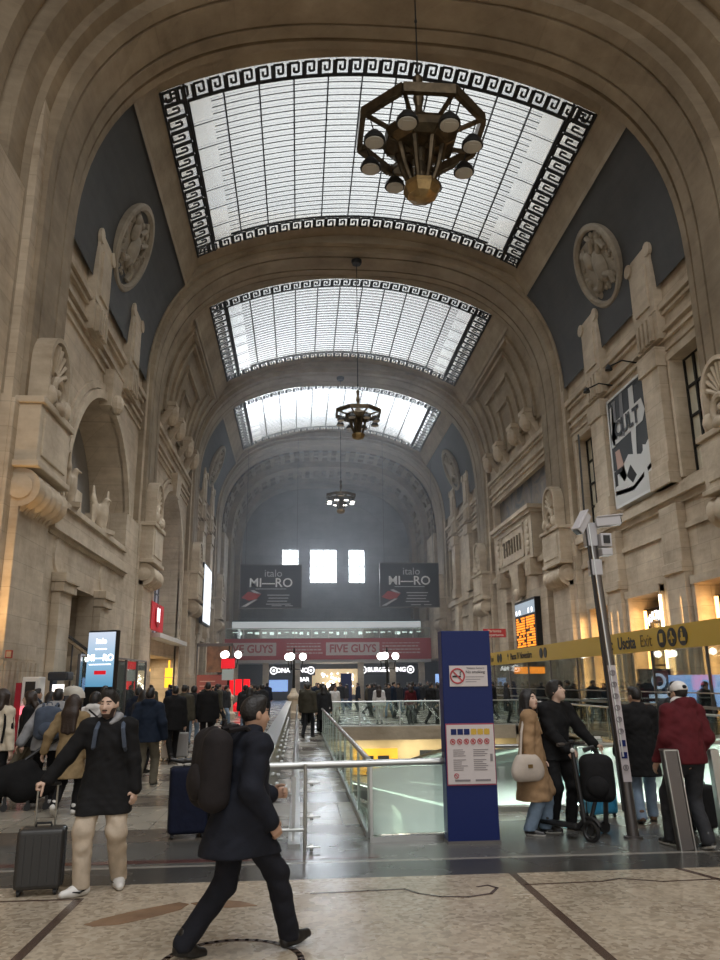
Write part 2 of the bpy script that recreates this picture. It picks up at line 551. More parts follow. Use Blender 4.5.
# ================================================================== THE HALL
RIBS = [22.2, 39.53, 56.87, 74.2]
BAYS = [30.87, 48.2, 65.53]
HW = 1.9                       # half width of a transverse arch
def se_pt(th, a, b, h0=16.0, n=2.7):
    c, s_ = math.cos(th), math.sin(th)
    r = (abs(c / a) ** n + abs(s_ / b) ** n) ** (-1 / n)
    return (r * c, h0 + r * s_)
def se_line(a, b, N=48, legs=None, h0=16.0):
    pts = [se_pt(PI - PI * i / N, a, b, h0) for i in range(N + 1)]
    if legs is not None:
        pts = [(-a, legs)] + pts + [(a, legs)]
    return pts
def se_x(z, a, b): return a * (1 - ((z - 16) / b) ** 2.7) ** (1 / 2.7) if z > 16 else a
def sky_z(x): return 7.8 + math.sqrt(18.15 ** 2 - x * x)
def bx(mb, s, d0, d1, y0, y1, z0, z1):
    return mb.box(min(s * d0, s * d1), max(s * d0, s * d1), y0, y1, z0, z1)
def wall_cells(mb, s, d0, d1, y0, y1, z0, z1, holes):
    ys = sorted({y0, y1, *[min(max(h[i], y0), y1) for h in holes for i in (0, 1)]})
    zs = sorted({z0, z1, *[min(max(h[i], z0), z1) for h in holes for i in (2, 3)]})
    for ya, yb in zip(ys, ys[1:]):
        run = None
        for za, zb in zip(zs, zs[1:]):
            m, n = (ya + yb) / 2, (za + zb) / 2
            if any(h[0] < m < h[1] and h[2] < n < h[3] for h in holes):
                if run: bx(mb, s, d0, d1, ya, yb, *run); run = None
            else:
                run = (run[0], zb) if run else (za, zb)
        if run: bx(mb, s, d0, d1, ya, yb, *run)

# ---- floor, with the stairwell opening
def floor_material():
    m = bpy.data.materials.new('station_floor'); m.use_nodes = True
    nt = m.node_tree; L = nt.links.new; b = nt.nodes['Principled BSDF']
    g = nt.nodes.new('ShaderNodeNewGeometry')
    sx = nt.nodes.new('ShaderNodeSeparateXYZ'); L(g.outputs['Position'], sx.inputs[0])
    vo = nt.nodes.new('ShaderNodeTexVoronoi'); vo.inputs['Scale'].default_value = 26; L(g.outputs['Position'], vo.inputs['Vector'])
    r1 = nt.nodes.new('ShaderNodeValToRGB')
    els = r1.color_ramp.elements
    els[0].position = 0.0; els[0].color = (0.20, 0.155, 0.11, 1)
    els[1].position = 1.0; els[1].color = (0.62, 0.55, 0.44, 1)
    e = els.new(0.35); e.color = (0.40, 0.33, 0.245, 1)
    sp = nt.nodes.new('ShaderNodeSeparateColor'); L(vo.outputs['Color'], sp.inputs[0]); L(sp.outputs[0], r1.inputs['Fac'])
    no = nt.nodes.new('ShaderNodeTexNoise'); no.inputs['Scale'].default_value = 1.1; no.inputs['Detail'].default_value = 4
    L(g.outputs['Position'], no.inputs['Vector'])
    def mixc(fac, A, B, blend='MIX'):
        x = nt.nodes.new('ShaderNodeMix'); x.data_type = 'RGBA'; x.blend_type = blend
        if isinstance(fac, float): x.inputs['Factor'].default_value = fac
        else: L(fac, x.inputs['Factor'])
        for sock, v in ((x.inputs['A'], A), (x.inputs['B'], B)):
            if isinstance(v, tuple): sock.default_value = (*v, 1)
            else: L(v, sock)
        return x.outputs['Result']
    def math_(op, a, bb):
        x = nt.nodes.new('ShaderNodeMath'); x.operation = op
        for i, v in enumerate((a, bb)):
            if isinstance(v, (int, float)): x.inputs[i].default_value = v
            else: L(v, x.inputs[i])
        return x.outputs[0]
    y = sx.outputs[1]
    # far paving: pale slabs, fine joints; dark bands mostly paint in window reflections
    wv = math_('GREATER_THAN', math_('SINE', math_('MULTIPLY', y, 2 * PI / 3.1), 0), 0.35)
    tile = nt.nodes.new('ShaderNodeTexBrick'); tile.inputs['Scale'].default_value = 1; tile.offset = 0.0
    tile.inputs['Brick Width'].default_value = 0.62; tile.inputs['Row Height'].default_value = 0.62; tile.inputs['Mortar Size'].default_value = 0.008
    tile.inputs['Color1'].default_value = (0.40, 0.365, 0.30, 1); tile.inputs['Color2'].default_value = (0.34, 0.31, 0.255, 1); tile.inputs['Mortar'].default_value = (0.17, 0.15, 0.12, 1)
    L(g.outputs['Position'], tile.inputs['Vector'])
    far = mixc(wv, tile.outputs['Color'], (0.15, 0.125, 0.10))
    band = mixc(math_('LESS_THAN', y, 9.85), far, (0.115, 0.113, 0.105))
    band = mixc(math_('LESS_THAN', y, 8.60), band, (0.30, 0.28, 0.25))
    band = mixc(math_('LESS_THAN', y, 8.52), band, (0.062, 0.060, 0.056))
    near = mixc(0.45, r1.outputs['Color'], (0.44, 0.365, 0.27))
    col = mixc(math_('LESS_THAN', y, 7.88), band, near)
    nr = nt.nodes.new('ShaderNodeMapRange'); nr.inputs['From Min'].default_value = 0.3; nr.inputs['From Max'].default_value = 0.7
    nr.inputs['To Min'].default_value = 0.80; nr.inputs['To Max'].default_value = 1.08; L(no.outputs['Fac'], nr.inputs['Value'])
    cc = nt.nodes.new('ShaderNodeCombineXYZ')
    for i in range(3): L(nr.outputs[0], cc.inputs[i])
    col = mixc(1.0, col, cc.outputs[0], 'MULTIPLY')
    L(col, b.inputs['Base Color'])
    rr = nt.nodes.new('ShaderNodeMapRange'); rr.inputs['To Min'].default_value = 0.17; rr.inputs['To Max'].default_value = 0.36
    L(no.outputs['Fac'], rr.inputs['Value']); L(rr.outputs[0], b.inputs['Roughness'])
    b.inputs['Specular IOR Level'].default_value = 0.55
    return m
FLOORM = floor_material()
HX0, HX1, HY0, HY1 = -2.22, 5.9, 11.45, 32.5        # opening to the lower level (plus a nook by the pylon)
fl = MB()
for (x0, x1, y0, y1) in ((-13.2, HX0, -12, 92), (HX1, 13.2, -12, 92), (HX0, HX1, -12, 9.75), (-0.72, HX1, 9.75, HY0), (HX0, HX1, HY1, 92)):
    fl.box(x0, x1, y0, y1, -0.35, 0)
floor = fl.build('floor', FLOORM); tag(floor, kind='structure')
INLAY = mat('inlay_dark', (0.085, 0.055, 0.042), 0.25, noise=0.2)
INLAYB = mat('inlay_brown', (0.24, 0.145, 0.085), 0.25, noise=0.25, scale=5)
ROSE = mat('inlay_red_marble', (0.10, 0.045, 0.040), 0.22, noise=0.2)
def flat(mb, poly, z=0.004): mb.prism([(p[0], p[1], 0.0) for p in poly], (0, 0, z))
def ribbon(mb, pts, w, z=0.004):
    for (a, b) in zip(pts, pts[1:]):
        d = Vector((b[0] - a[0], b[1] - a[1])).normalized(); n = Vector((-d.y, d.x)) * w / 2; e = d * w * 0.3
        flat(mb, [(a[0] - n.x - e.x, a[1] - n.y - e.y), (b[0] - n.x + e.x, b[1] - n.y + e.y), (b[0] + n.x + e.x, b[1] + n.y + e.y), (a[0] + n.x - e.x, a[1] + n.y - e.y)], z)
il = MB()
ribbon(il, [(-1.02, 7.86), (-1.0, 1.5)], 0.075); ribbon(il, [(-4.94, 7.42), (-4.97, 1.5)], 0.075)
ribbon(il, [(-9.5, 7.42), (-4.94, 7.42)], 0.03); ribbon(il, [(0.62, 7.86), (2.9, 1.5)], 0.06)
ribbon(il, [(-2.95, 7.37), (-2.45, 7.40), (-2.12, 7.42), (-2.02, 7.26), (-1.85, 7.14), (-1.62, 7.10), (-1.40, 7.18), (-1.30, 7.36), (-1.36, 7.46), (-1.46, 7.42)], 0.028)
ribbon(il, [(-1.02, 7.44), (-0.3, 7.47), (-0.1, 7.55), (0.25, 7.40), (0.62, 7.42), (1.6, 7.46)], 0.026)
tag(il.build('floor_inlay', INLAY, floor), kind='structure')
il = MB()
flat(il, [(-4.62, 6.62), (-4.42, 6.66), (-4.20, 6.83), (-4.02, 7.00), (-3.97, 7.16), (-4.06, 7.22), (-4.22, 7.12), (-4.42, 6.98), (-4.60, 6.82), (-4.70, 6.68)])
flat(il, [(-3.96, 7.18), (-3.80, 7.26), (-3.55, 7.20), (-3.40, 7.05), (-3.62, 7.02), (-3.86, 7.06)])
tag(il.build('floor_leaf_inlay', INLAYB, floor), kind='structure')
il = MB(); ribbon(il, [(-3.5 + 0.46 * math.cos(a * PI / 20), 5.72 + 0.46 * math.sin(a * PI / 20)) for a in range(41)], 0.045)
tag(il.build('floor_ring_inlay', INLAY, floor), kind='structure')
il = MB(); il.box(-13, -2.2, 8.72, 8.86, 0, 0.003)
tag(il.build('floor_red_band', ROSE, floor), kind='structure')

# ---- lower level seen through the opening
LOW = mat('lower_floor_stone', (0.33, 0.33, 0.29), 0.2, noise=0.15, scale=2)
lw = struct('lower_level', (2, 22, -3.8))
MB().box(-9, 10, 9.4, 40, -3.9, -3.8).build('lower_floor', LOW, lw)
m_ = MB()
m_.box(-9, -8.8, 9.4, 40, -3.8, -0.35); m_.box(9.8, 10, 9.4, 40, -3.8, -0.35); m_.box(-9, 10, 9.2, 9.4, -3.8, -0.35); m_.box(-9, 10, 40, 40.2, -3.8, -0.35)
m_.build('lower_wall', GREYN, lw)
m_ = MB(); m_.box(HX0, HX1, HY1 - 0.02, HY1 + 0.25, -0.5, 0.02); m_.box(HX1, HX1 + 0.2, HY0, HY1, -0.9, -0.02); m_.box(HX0 - 0.2, HX0, 9.75, HY1, -0.9, -0.02)
m_.build('slab_edge', TRIM, lw)
for i, (x, y) in enumerate(((-0.6, 34.5), (2.2, 34.5), (5.0, 34.5), (1.5, 25), (4.5, 18))):
    l = bpy.data.lights.new('lower_level_fill', 'AREA'); l.size = 1.6; l.energy = 110; l.color = (1, 0.92, 0.74)  # unseen fill lights added to brighten the lower level
    o = bpy.data.objects.new('lower_level_fill', l); COL.objects.link(o); o.location = (x, y, -0.5 if y > 33 else -0.95)
    if y < 33: o.location.x = HX1 - 0.8 if i % 2 else HX0 + 0.6

# ---- vault
ceiling = struct('ceiling', (0, 40, 16))
def rib_sheet(prof, a=10.9, b=9.3, legs=9.6):
    mb = MB(); rows = []
    for y, off in prof:
        rows.append([(x, y, z) for x, z in se_line(a + off, b + off, 56, legs)])
    mb.sheet(rows)
    return mb
def rib_profile(yc):
    return [(yc - HW, 0.9), (yc - HW, 0.16), (yc - HW + 0.35, 0.16), (yc - HW + 0.38, 0.24), (yc - HW + 0.5, 0.24), (yc - HW + 0.62, 0.0), (yc - 0.75, 0.0),
            (yc - 0.75, 0.09), (yc - 0.62, 0.09), (yc - 0.62, 0.0), (yc + 0.62, 0.0), (yc + 0.62, 0.09), (yc + 0.75, 0.09), (yc + 0.75, 0),
            (yc + HW - 0.62, 0.0), (yc + HW - 0.5, 0.22), (yc + HW - 0.38, 0.22), (yc + HW - 0.35, 0.10), (yc + HW, 0.10), (yc + HW, 0.9)]
for k, yc in enumerate(RIBS):
    p = rib_profile(yc)
    if k == 0:   # first arch opens towards the viewer in widening steps
        p = [(14.0, 2.2), (17.5, 2.2), (17.5, 1.35), (18.2, 1.30), (18.5, 0.95), (19.1, 0.95), (19.15, 1.05), (19.3, 1.05), (19.4, 0.62), (20.3, 0.58), (20.4, 0.38), (20.9, 0.36), (21.0, 0.02)] + [q for q in p if q[0] > 21.3]
    if k == 3:
        p = [q for q in p if q[0] < yc + 1.2] + [(76.0, 0.0), (76.0, 0.35), (76.4, 0.35), (76.4, 0.15), (77.2, 0.15), (77.2, 0.5)]
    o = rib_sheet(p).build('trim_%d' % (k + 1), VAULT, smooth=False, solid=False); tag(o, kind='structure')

# coffered barrels: before the first arch and beyond the last
def coffers(y0, y1, ny, a, b, nth, depth, thick_r=0.22):
    mb = MB(); th0, th1 = 0.03, PI - 0.03
    for j in range(ny):
        ya = y0 + (y1 - y0) * j / ny; yb = y0 + (y1 - y0) * (j + 1) / ny; gy = (yb - ya) * thick_r
        for i in range(nth):
            ta = th0 + (th1 - th0) * i / nth; tb = th0 + (th1 - th0) * (i + 1) / nth; gt = (tb - ta) * thick_r
            def P(t, y, o): x, z = se_pt(t, a + o, b + o); return (x, y, z)
            O = [P(ta, ya, 0), P(tb, ya, 0), P(tb, yb, 0), P(ta, yb, 0)]
            I = [P(ta + gt, ya + gy, 0), P(tb - gt, ya + gy, 0), P(tb - gt, yb - gy, 0), P(ta + gt, yb - gy, 0)]
            J = [P(ta + gt, ya + gy, depth), P(tb - gt, ya + gy, depth), P(tb - gt, yb - gy, depth), P(ta + gt, yb - gy, depth)]
            mb.add(O + I + J, [(0, 1, 5, 4), (1, 2, 6, 5), (2, 3, 7, 6), (3, 0, 4, 7), (4, 5, 9, 8), (5, 6, 10, 9), (6, 7, 11, 10), (7, 4, 8, 11), (8, 9, 10, 11)])
    return mb
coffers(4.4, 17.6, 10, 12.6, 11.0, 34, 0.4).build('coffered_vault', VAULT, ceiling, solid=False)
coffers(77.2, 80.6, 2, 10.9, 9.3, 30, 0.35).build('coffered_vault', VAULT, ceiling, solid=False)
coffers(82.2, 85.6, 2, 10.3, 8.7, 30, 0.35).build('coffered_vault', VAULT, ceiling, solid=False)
m_ = MB()
m_.sheet([[(x, y, z) for x, z in se_line(12.6, 11.0, 40, 0)] for y in (-12, 4.4)])
for y0, off0, y1, off1 in ((80.6, 0, 80.6, -0.6), (80.6, -0.6, 82.2, -0.6), (85.6, -0.6, 85.6, -1.2), (85.6, -1.2, 88.2, -1.2)):
    m_.sheet([[(x, y, z) for x, z in se_line(10.9 + o_, 9.3 + o_, 48, 8.0)] for y, o_ in ((y0, off0), (y1, off1))])
for o_ in (0, -0.6):
    y0 = 77.2 if o_ == 0 else 82.2
    for s in (-1, 1): m_.sheet([[(s * (10.9 + o_), y0, 8.0), (s * (10.9 + o_), y0, 16.4)], [(s * (10.9 + o_), y0 + 3.4, 8.0), (s * (10.9 + o_), y0 + 3.4, 16.4)]])
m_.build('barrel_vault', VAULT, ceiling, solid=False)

for k, yc in enumerate(BAYS):
    y0, y1 = RIBS[k] + HW, RIBS[k + 1] - HW
    s0, s1 = yc - 5.85, yc + 5.85            # the skylight
    mv = MB(); md = MB()
    for s in (-1, 1):
        # frame strip beside the glass
        mv.sheet([[(s * 9.35, y, 22.45), (s * 9.30, y, 22.70), (s * 8.75, y, 23.66), (s * 8.65, y, 23.76)] for y in (y0, y1)])
        prof = []
        zz = [17.0 + (22.6 - 17.0) * i / 12 for i in range(13)]
        for y in (y0 - 0.2, y1 + 0.2):
            prof.append([(s * max(9.3, se_x(z, 11.12, 9.52)), y, z) for z in zz])
        (md if k != 1 else mv).sheet(prof)
    for ya, yb in ((y0 - 0.3, s0), (s1, y1 + 0.3)):
        mv.sheet([[(x, y, sky_z(x)) for x in [-8.7 + 17.4 * i / 24 for i in range(25)]] for y in (ya, yb)])
    # kerbs above the glass and the roof round the opening
    for s in (-1, 1): bx(mv, s, 8.66, 8.9, s0 - 0.2, s1 + 0.2, 23.7, 26.6)
    for y in (s0 - 0.2, s1): mv.sheet([[(x, y + (0.2 if y < yc else 0.0), sky_z(x)) for x in [-8.7 + 17.4 * i / 24 for i in range(25)]], [(x, y + (0.2 if y < yc else 0.0), 26.6) for x in [-8.7 + 17.4 * i / 24 for i in range(25)]]])
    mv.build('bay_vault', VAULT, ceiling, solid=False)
    if k != 1: md.build('dark_haunch', DARKP, ceiling, solid=False)
    if k == 1:      # pale haunch with nested moulded bands
        mm = MB()
        for s in (-1, 1):
            for dy, zt in ((1.2, 20.0), (2.6, 21.1), (4.0, 22.0), (5.6, 22.3)):
                for sg in (-1, 1):
                    zs = [17.2 + (zt - 17.2) * i / 10 for i in range(11)]
                    ya = yc + sg * dy
                    rows = [[(s * (se_x(z, 11.12, 9.52) - o_), ya + w_, z) for z in zs] for w_, o_ in ((-0.16, 0.0), (-0.14, 0.16), (0.14, 0.16), (0.16, 0.0))]
                    mm.sheet(rows)
                zt2 = zt
                x_ = se_x(zt2, 11.12, 9.52)
                bx(mm, s, x_ - 0.18, x_ + 0.1, yc - dy - 0.14, yc + dy + 0.14, zt2 - 0.14, zt2 + 0.14)
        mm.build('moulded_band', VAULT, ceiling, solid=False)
        br = MB()
        for s in (-1, 1):
            for dy in (-4.8, -1.9, 1.9, 4.8):
                br.prism([(s * 11.3, yc + dy - 0.55, 16.0), (s * 10.45, yc + dy - 0.5, 17.55), (s * 10.45, yc + dy + 0.5, 17.55), (s * 11.3, yc + dy + 0.55, 16.0)], (s * 0.4, 0, 0.35))
                br.ball((s * 10.7, yc + dy, 17.2), (0.42, 0.5, 0.7), 10)
                bx(br, s, 10.4, 11.2, yc + dy - 0.6, yc + dy + 0.6, 17.6, 17.85)
                br.ball((s * 10.9, yc + dy + 1.45, 17.6), (0.2, 0.3, 0.35), 8)
        br.build('bracket', TRIM, ceiling)
    # the skylight itself
    sk = struct('window_%d' % (k + 1), (0, yc, 24))
    XS = [-8.65 + 17.3 * i / 48 for i in range(49)]
    MB().sheet([[(x, y, sky_z(x) + 0.06) for x in XS] for y in (s0, s1)]).build('skylight_glass', SKYGLASS, sk, solid=False)
    fr = MB()
    IN = 0.92
    nlong, ncross = 11, 27
    for i in range(nlong + 1):
        x = -8.65 + IN + (17.3 - 2 * IN) * i / nlong
        fr.bar((x, s0 + IN, sky_z(x)), (x, s1 - IN, sky_z(x)), 0.06 if 0 < i < nlong else 0.16, 0.09)
    for j in range(ncross + 1):
        y = s0 + IN + (s1 - s0 - 2 * IN) * j / ncross
        w = 0.026 if 0 < j < ncross else 0.14
        pts = [(x, sky_z(x) + 0.01) for x in XS if abs(x) < 8.65 - IN - (0.55 if j % 4 else -0.2)]
        fr.sheet([[(x, y - w / 2, z) for x, z in pts], [(x, y - w / 2, z - 0.035) for x, z in pts], [(x, y + w / 2, z - 0.035) for x, z in pts], [(x, y + w / 2, z) for x, z in pts]])
    fr.build('skylight_bar', IRON, sk, solid=False)
    # Greek key border
    ky = MB()
    def key(u0, u1, P, flipv=False):
        """one meander period between u0 and u1; P(u, v) -> point, v in 0..1 across the border"""
        d = u1 - u0
        st = [((0.0, 0.10), (0.62, 0.10)), ((0.62, 0.10), (0.62, 0.62)), ((0.62, 0.62), (0.32, 0.62)), ((0.32, 0.62), (0.32, 0.36)), ((0.06, 0.10), (0.06, 0.88)), ((0.06, 0.88), (0.92, 0.88)), ((0.92, 0.88), (0.92, 0.10))]
        for (a, b) in st:
            pa, pb = P(u0 + d * a[0], a[1]), P(u0 + d * b[0], b[1])
            if (Vector(pa) - Vector(pb)).length > 1e-4: ky.bar(pa, pb, 0.10, 0.03)
    NU = 15
    for sx_ in (-1, 1):
        for i in range(NU):
            ua = s0 + (s1 - s0) * i / NU; ub = s0 + (s1 - s0) * (i + 1) / NU
            key(ua, ub, lambda u, v: (sx_ * (8.65 - IN * v), u, sky_z(8.65 - IN * v) - 0.05))
    NV = 28
    for sy_ in (0, 1):
        for i in range(NV):
            ua = -8.65 + 17.3 * i / NV; ub = -8.65 + 17.3 * (i + 1) / NV
            key(ua, ub, lambda u, v: (u, (s0 + IN * v) if sy_ == 0 else (s1 - IN * v), sky_z(u) - 0.05))
    for v in (0.03, 0.97):
        for sx_ in (-1, 1):
            x = sx_ * (8.65 - IN * v); ky.bar((x, s0, sky_z(x) - 0.04), (x, s1, sky_z(x) - 0.04), 0.09, 0.09)
    ky.build('key_pattern_border', IRON, sk, solid=False)
# flat roof that keeps the sky out between the skylights
rf = MB()
ye = -12
for k, yc in enumerate(BAYS):
    rf.box(-13.4, 13.4, ye, yc - 5.85, 26.6, 26.9)
    for s in (-1, 1): bx(rf, s, 8.66, 13.4, yc - 5.85, yc + 5.85, 26.6, 26.9)
    ye = yc + 5.85
rf.box(-13.4, 13.4, ye, 92, 26.6, 26.9)
rf.build('roof_slab', GREYN, ceiling)

# ---- side walls
wall_left = struct('wall_left', (-12, 40, 0)); wall_right = struct('wall_right', (12, 40, 0))
WALL = {-1: wall_left, 1: wall_right}
for s in (-1, 1):
    m_ = MB()
    bx(m_, s, 13.2, 13.5, -12, 92, 0, 26.6)
    bx(m_, s, 11.3, 13.2, -12, 20.3, 0, 16)
    bx(m_, s, 10.6, 13.2, 76.3, 92, 4.0, 16.5)
    for yc in RIBS: bx(m_, s, 11.05, 13.2, yc - HW + 0.12, yc + HW - 0.12, 0, 26.4)
    m_.build('masonry', STONE, WALL[s])

def mouldings(mb, s, y0, y1, bands, d=11.3):
    for z0, z1, pr in bands: bx(mb, s, d - pr, d + 0.1, y0, y1, z0, z1)
ENT = [(14.3, 14.42, 0.08), (14.7, 14.85, 0.12), (15.05, 15.2, 0.18), (15.75, 15.9, 0.14), (15.95, 16.2, 0.26), (16.2, 16.3, 0.16)]

def merlon(mb, s, y, z0=15.0, zt=19.2, w=0.95):
    pts = [(y - w, z0 + 1.0), (y - w, zt - 0.9), (y - w - 0.1, zt - 0.55), (y - w + 0.1, zt - 0.3), (y - 0.45, zt - 0.05), (y, zt + 0.12), (y + 0.45, zt - 0.05), (y + w - 0.1, zt - 0.3), (y + w + 0.1, zt - 0.55), (y + w, zt - 0.9), (y + w, z0 + 1.0)]
    mb.prism([(s * 10.93, a, b) for a, b in pts], (s * 0.4, 0, 0))
    bx(mb, s, 10.85, 10.95, y - w * 0.62, y + w * 0.62, z0 + 1.35, zt - 0.95)
    for i in range(4): bx(mb, s, 10.82, 11.2, y - 0.62 + i * 0.36, y - 0.62 + i * 0.36 + 0.2, z0 - 0.15, z0 + 0.9)
    bx(mb, s, 10.96, 11.3, y - w, y + w, z0 - 0.2, z0 + 1.02)
    mb.lathe([(0.05, -0.2), (0.3, -0.2), (0.3, 0.2), (0.05, 0.2)], (s * 11.05, y - w + 0.05, zt - 0.45), 12, 'X')
    mb.lathe([(0.05, -0.2), (0.3, -0.2), (0.3, 0.2), (0.05, 0.2)], (s * 11.05, y + w - 0.05, zt - 0.45), 12, 'X')

def iron_window(n, s, y0, y1, z0, z1, d, nv=2, nh=3):
    w = struct('window_%d' % n, (s * d, (y0 + y1) / 2, z0))
    f = MB()
    for i in range(nv + 2):
        y = y0 + (y1 - y0) * i / (nv + 1); bx(f, s, d - 0.06, d + 0.06, y - 0.06, y + 0.06, z0, z1)
    for j in range(nh + 2):
        z = z0 + (z1 - z0) * j / (nh + 1); bx(f, s, d - 0.05, d + 0.05, y0, y1, z - 0.05, z + 0.05)
    f.build('window_frame', IRON, w)
    g = MB(); bx(g, s, d + 0.02, d + 0.05, y0, y1, z0, z1)
    g.build('pane', FROST, w)
    return w
FROST = mat('frosted_pane', (0.62, 0.58, 0.46), 0.35, noise=0.15, scale=1.5)
NWIN = [3]
def bay_windows(s, yc, cafe=True):
    """two tall windows either side of a middle field, between pilasters"""
    yo = yc - 0.3
    wins = [(yo - 6.3, yo - 4.1, 9.1, 13.8), (yo + 4.1, yo + 6.3, 9.1, 13.8)]
    caf = [(yo - 6.2, yo - 4.05, 0, 5.1), (yo - 1.15, yo + 1.7, 0, 5.15), (yo + 4.0, yo + 6.2, 0, 5.1)]
    m_ = MB(); y0, y1 = yc - 6.8, yc + 6.8
    wall_cells(m_, s, 11.3, 13.2, y0, y1, 0, 17.9, wins + caf)
    for (a, b, c, d_) in wins + caf: bx(m_, s, 12.0 if c > 5 else 12.7, 13.2, a, b, c, d_)
    m_.build('masonry', STONE, WALL[s])
    t = MB()
    mouldings(t, s, y0, y1, ENT)
    mouldings(t, s, y0, y1, [(8.2, 8.45, 0.12), (8.45, 8.8, 0.30), (8.8, 8.95, 0.18), (7.2, 7.4, 0.10), (17.55, 17.8, 0.15)])
    t.build('cornice', TRIM, WALL[s])
    for (ya, yb) in ((yo - 3.72, yo - 2.27), (yo + 2.0, yo + 3.45)):
        p = MB(); bx(p, s, 10.88, 11.3, ya, yb, 8.95, 14.4); bx(p, s, 10.78, 11.3, ya - 0.08, yb + 0.08, 13.7, 14.5); bx(p, s, 10.78, 11.3, ya - 0.1, yb + 0.1, 8.95, 9.8)
        bx(p, s, 10.95, 11.3, ya, yb, 0, 8.2); bx(p, s, 10.85, 11.3, ya - 0.08, yb + 0.08, 0, 0.9); bx(p, s, 10.87, 11.3, ya - 0.05, yb + 0.05, 5.6, 6.0)
        p.build('pilaster', STONE, WALL[s], bevel=0.02)
        q = MB(); merlon(q, s, (ya + yb) / 2); q.build('scroll_merlon', TRIM, WALL[s])
    f = MB()
    for (a, b, c, d_) in wins:
        bx(f, s, 11.18, 11.3, a - 0.2, a, c, d_ + 0.2); bx(f, s, 11.18, 11.3, b, b + 0.2, c, d_ + 0.2); bx(f, s, 11.15, 11.3, a - 0.2, b + 0.2, d_, d_ + 0.3)
    for (a, b, c, d_) in caf:
        bx(f, s, 11.12, 11.3, a - 0.22, a, c, d_ + 0.25); bx(f, s, 11.12, 11.3, b, b + 0.22, c, d_ + 0.25); bx(f, s, 11.08, 11.3, a - 0.22, b + 0.22, d_, d_ + 0.3)
    f.build('window_surround', TRIM, WALL[s])
    for (a, b, c, d_) in wins:
        NWIN[0] += 1; iron_window(NWIN[0], s, a, b, c, d_, 11.78)
    if cafe:
        for (a, b, c, d_) in caf:
            NWIN[0] += 1
            w = struct('window_%d' % NWIN[0], (s * 11.9, (a + b) / 2, 0))
            g = MB(); bx(g, s, 11.86, 11.9, a, b, 0, d_ - 0.6); g.build('pane', DGLASS, w)
            g = MB(); bx(g, s, 12.6, 12.69, a, b, 0, d_); bx(g, s, 11.8, 12.6, a, b, d_ - 0.55, d_ - 0.45); g.build('dark_room_lining', DARK, w)
            g = MB(); bx(g, s, 11.8, 11.95, a, a + 0.07, 0, d_ - 0.5); bx(g, s, 11.8, 11.95, b - 0.07, b, 0, d_ - 0.5); bx(g, s, 11.8, 11.95, a, b, d_ - 0.6, d_ - 0.5); bx(g, s, 11.8, 11.95, a, b, 2.3, 2.38)
            g.build('window_frame', IRON, w)

bay_windows(1, BAYS[0]); bay_windows(1, BAYS[2]); bay_windows(-1, BAYS[2])

def arch_cells(mb, s, d0, d1, yc, R, zs, y0, y1, ztop, N=28):
    """wall above and beside a round arch"""
    bx(mb, s, d0, d1, y0, yc - R, 0, ztop); bx(mb, s, d0, d1, yc + R, y1, 0, ztop)
    for i in range(N):
        ta, tb = PI - PI * i / N, PI - PI * (i + 1) / N
        ya, yb = yc + R * math.cos(ta), yc + R * math.cos(tb); za, zb = zs + R * math.sin(ta), zs + R * math.sin(tb)
        mb.prism([(s * d0, ya, za), (s * d0, yb, zb), (s * d0, yb, ztop), (s * d0, ya, ztop)], (s * (d1 - d0), 0, 0))
def arch_ring(mb, s, d0, d1, yc, Ra, Rb, zs, zb, N=28):
    q = [(yc - Ra, zb)] + [(yc + Ra * math.cos(PI - PI * i / N), zs + Ra * math.sin(PI * i / N)) for i in range(N + 1)] + [(yc + Ra, zb)]
    p = [(yc - Rb, zb)] + [(yc + Rb * math.cos(PI - PI * i / N), zs + Rb * math.sin(PI * i / N)) for i in range(N + 1)] + [(yc + Rb, zb)]
    for i in range(len(q) - 1):
        mb.prism([(s * d0, *q[i]), (s * d0, *q[i + 1]), (s * d0, *p[i + 1]), (s * d0, *p[i])], (s * (d1 - d0), 0, 0))

# left, first bay: staircase portal below an arched niche
yc = BAYS[0]; y0, y1 = yc - 6.8, yc + 6.8; s = -1
PY0, PY1 = 26.6, 30.4                                     # portal opening
m_ = MB(); arch_cells(m_, s, 11.3, 13.1, yc + 0.2, 4.9, 8.3, y0, y1, 17.7)
m_.build('masonry', STONE, wall_left)
m_ = MB(); arch_ring(m_, s, 11.1, 11.4, yc + 0.2, 4.9, 5.25, 8.3, 7.8); arch_ring(m_, s, 11.2, 11.4, yc + 0.2, 5.3, 5.6, 8.3, 7.8)
m_.prism([(s * 10.95, yc - 0.35, 13.0), (s * 10.95, yc + 0.75, 13.0), (s * 10.85, yc + 1.0, 14.5), (s * 10.85, yc - 0.6, 14.5)], (s * 0.5, 0, 0))
m_.ball((s * 10.85, yc + 0.2, 13.2), (0.3, 0.4, 0.45), 10)
mouldings(m_, s, y0, y1, ENT + [(17.55, 17.8, 0.15)])
m_.build('cornice', TRIM, wall_left)
m_ = MB(); bx(m_, s, 12.9, 13.15, y0, y1, 7.4, 14.2); m_.build('niche_back', GREYN, wall_left)
for yy in (yc - 2.9, yc + 3.2):
    q = MB(); merlon(q, s, yy); q.build('scroll_merlon', TRIM, wall_left)
m_ = MB()
wall_cells(m_, s, 11.0, 11.6, y0 + 0.2, 35.0, 0, 7.7, [(PY0, PY1, 0, 5.1)])
bx(m_, s, 11.6, 13.2, PY1 + 0.2, 35.0, 0, 7.4); bx(m_, s, 11.6, 13.2, y0, PY0 - 0.2, 0, 7.4); bx(m_, s, 11.6, 13.2, PY0 - 0.2, PY1 + 0.2, 5.6, 7.4)
bx(m_, s, 11.0, 13.2, 35.0, y1, 0, 9.4)
m_.build('portal_masonry', STONE, wall_left)
m_ = MB()
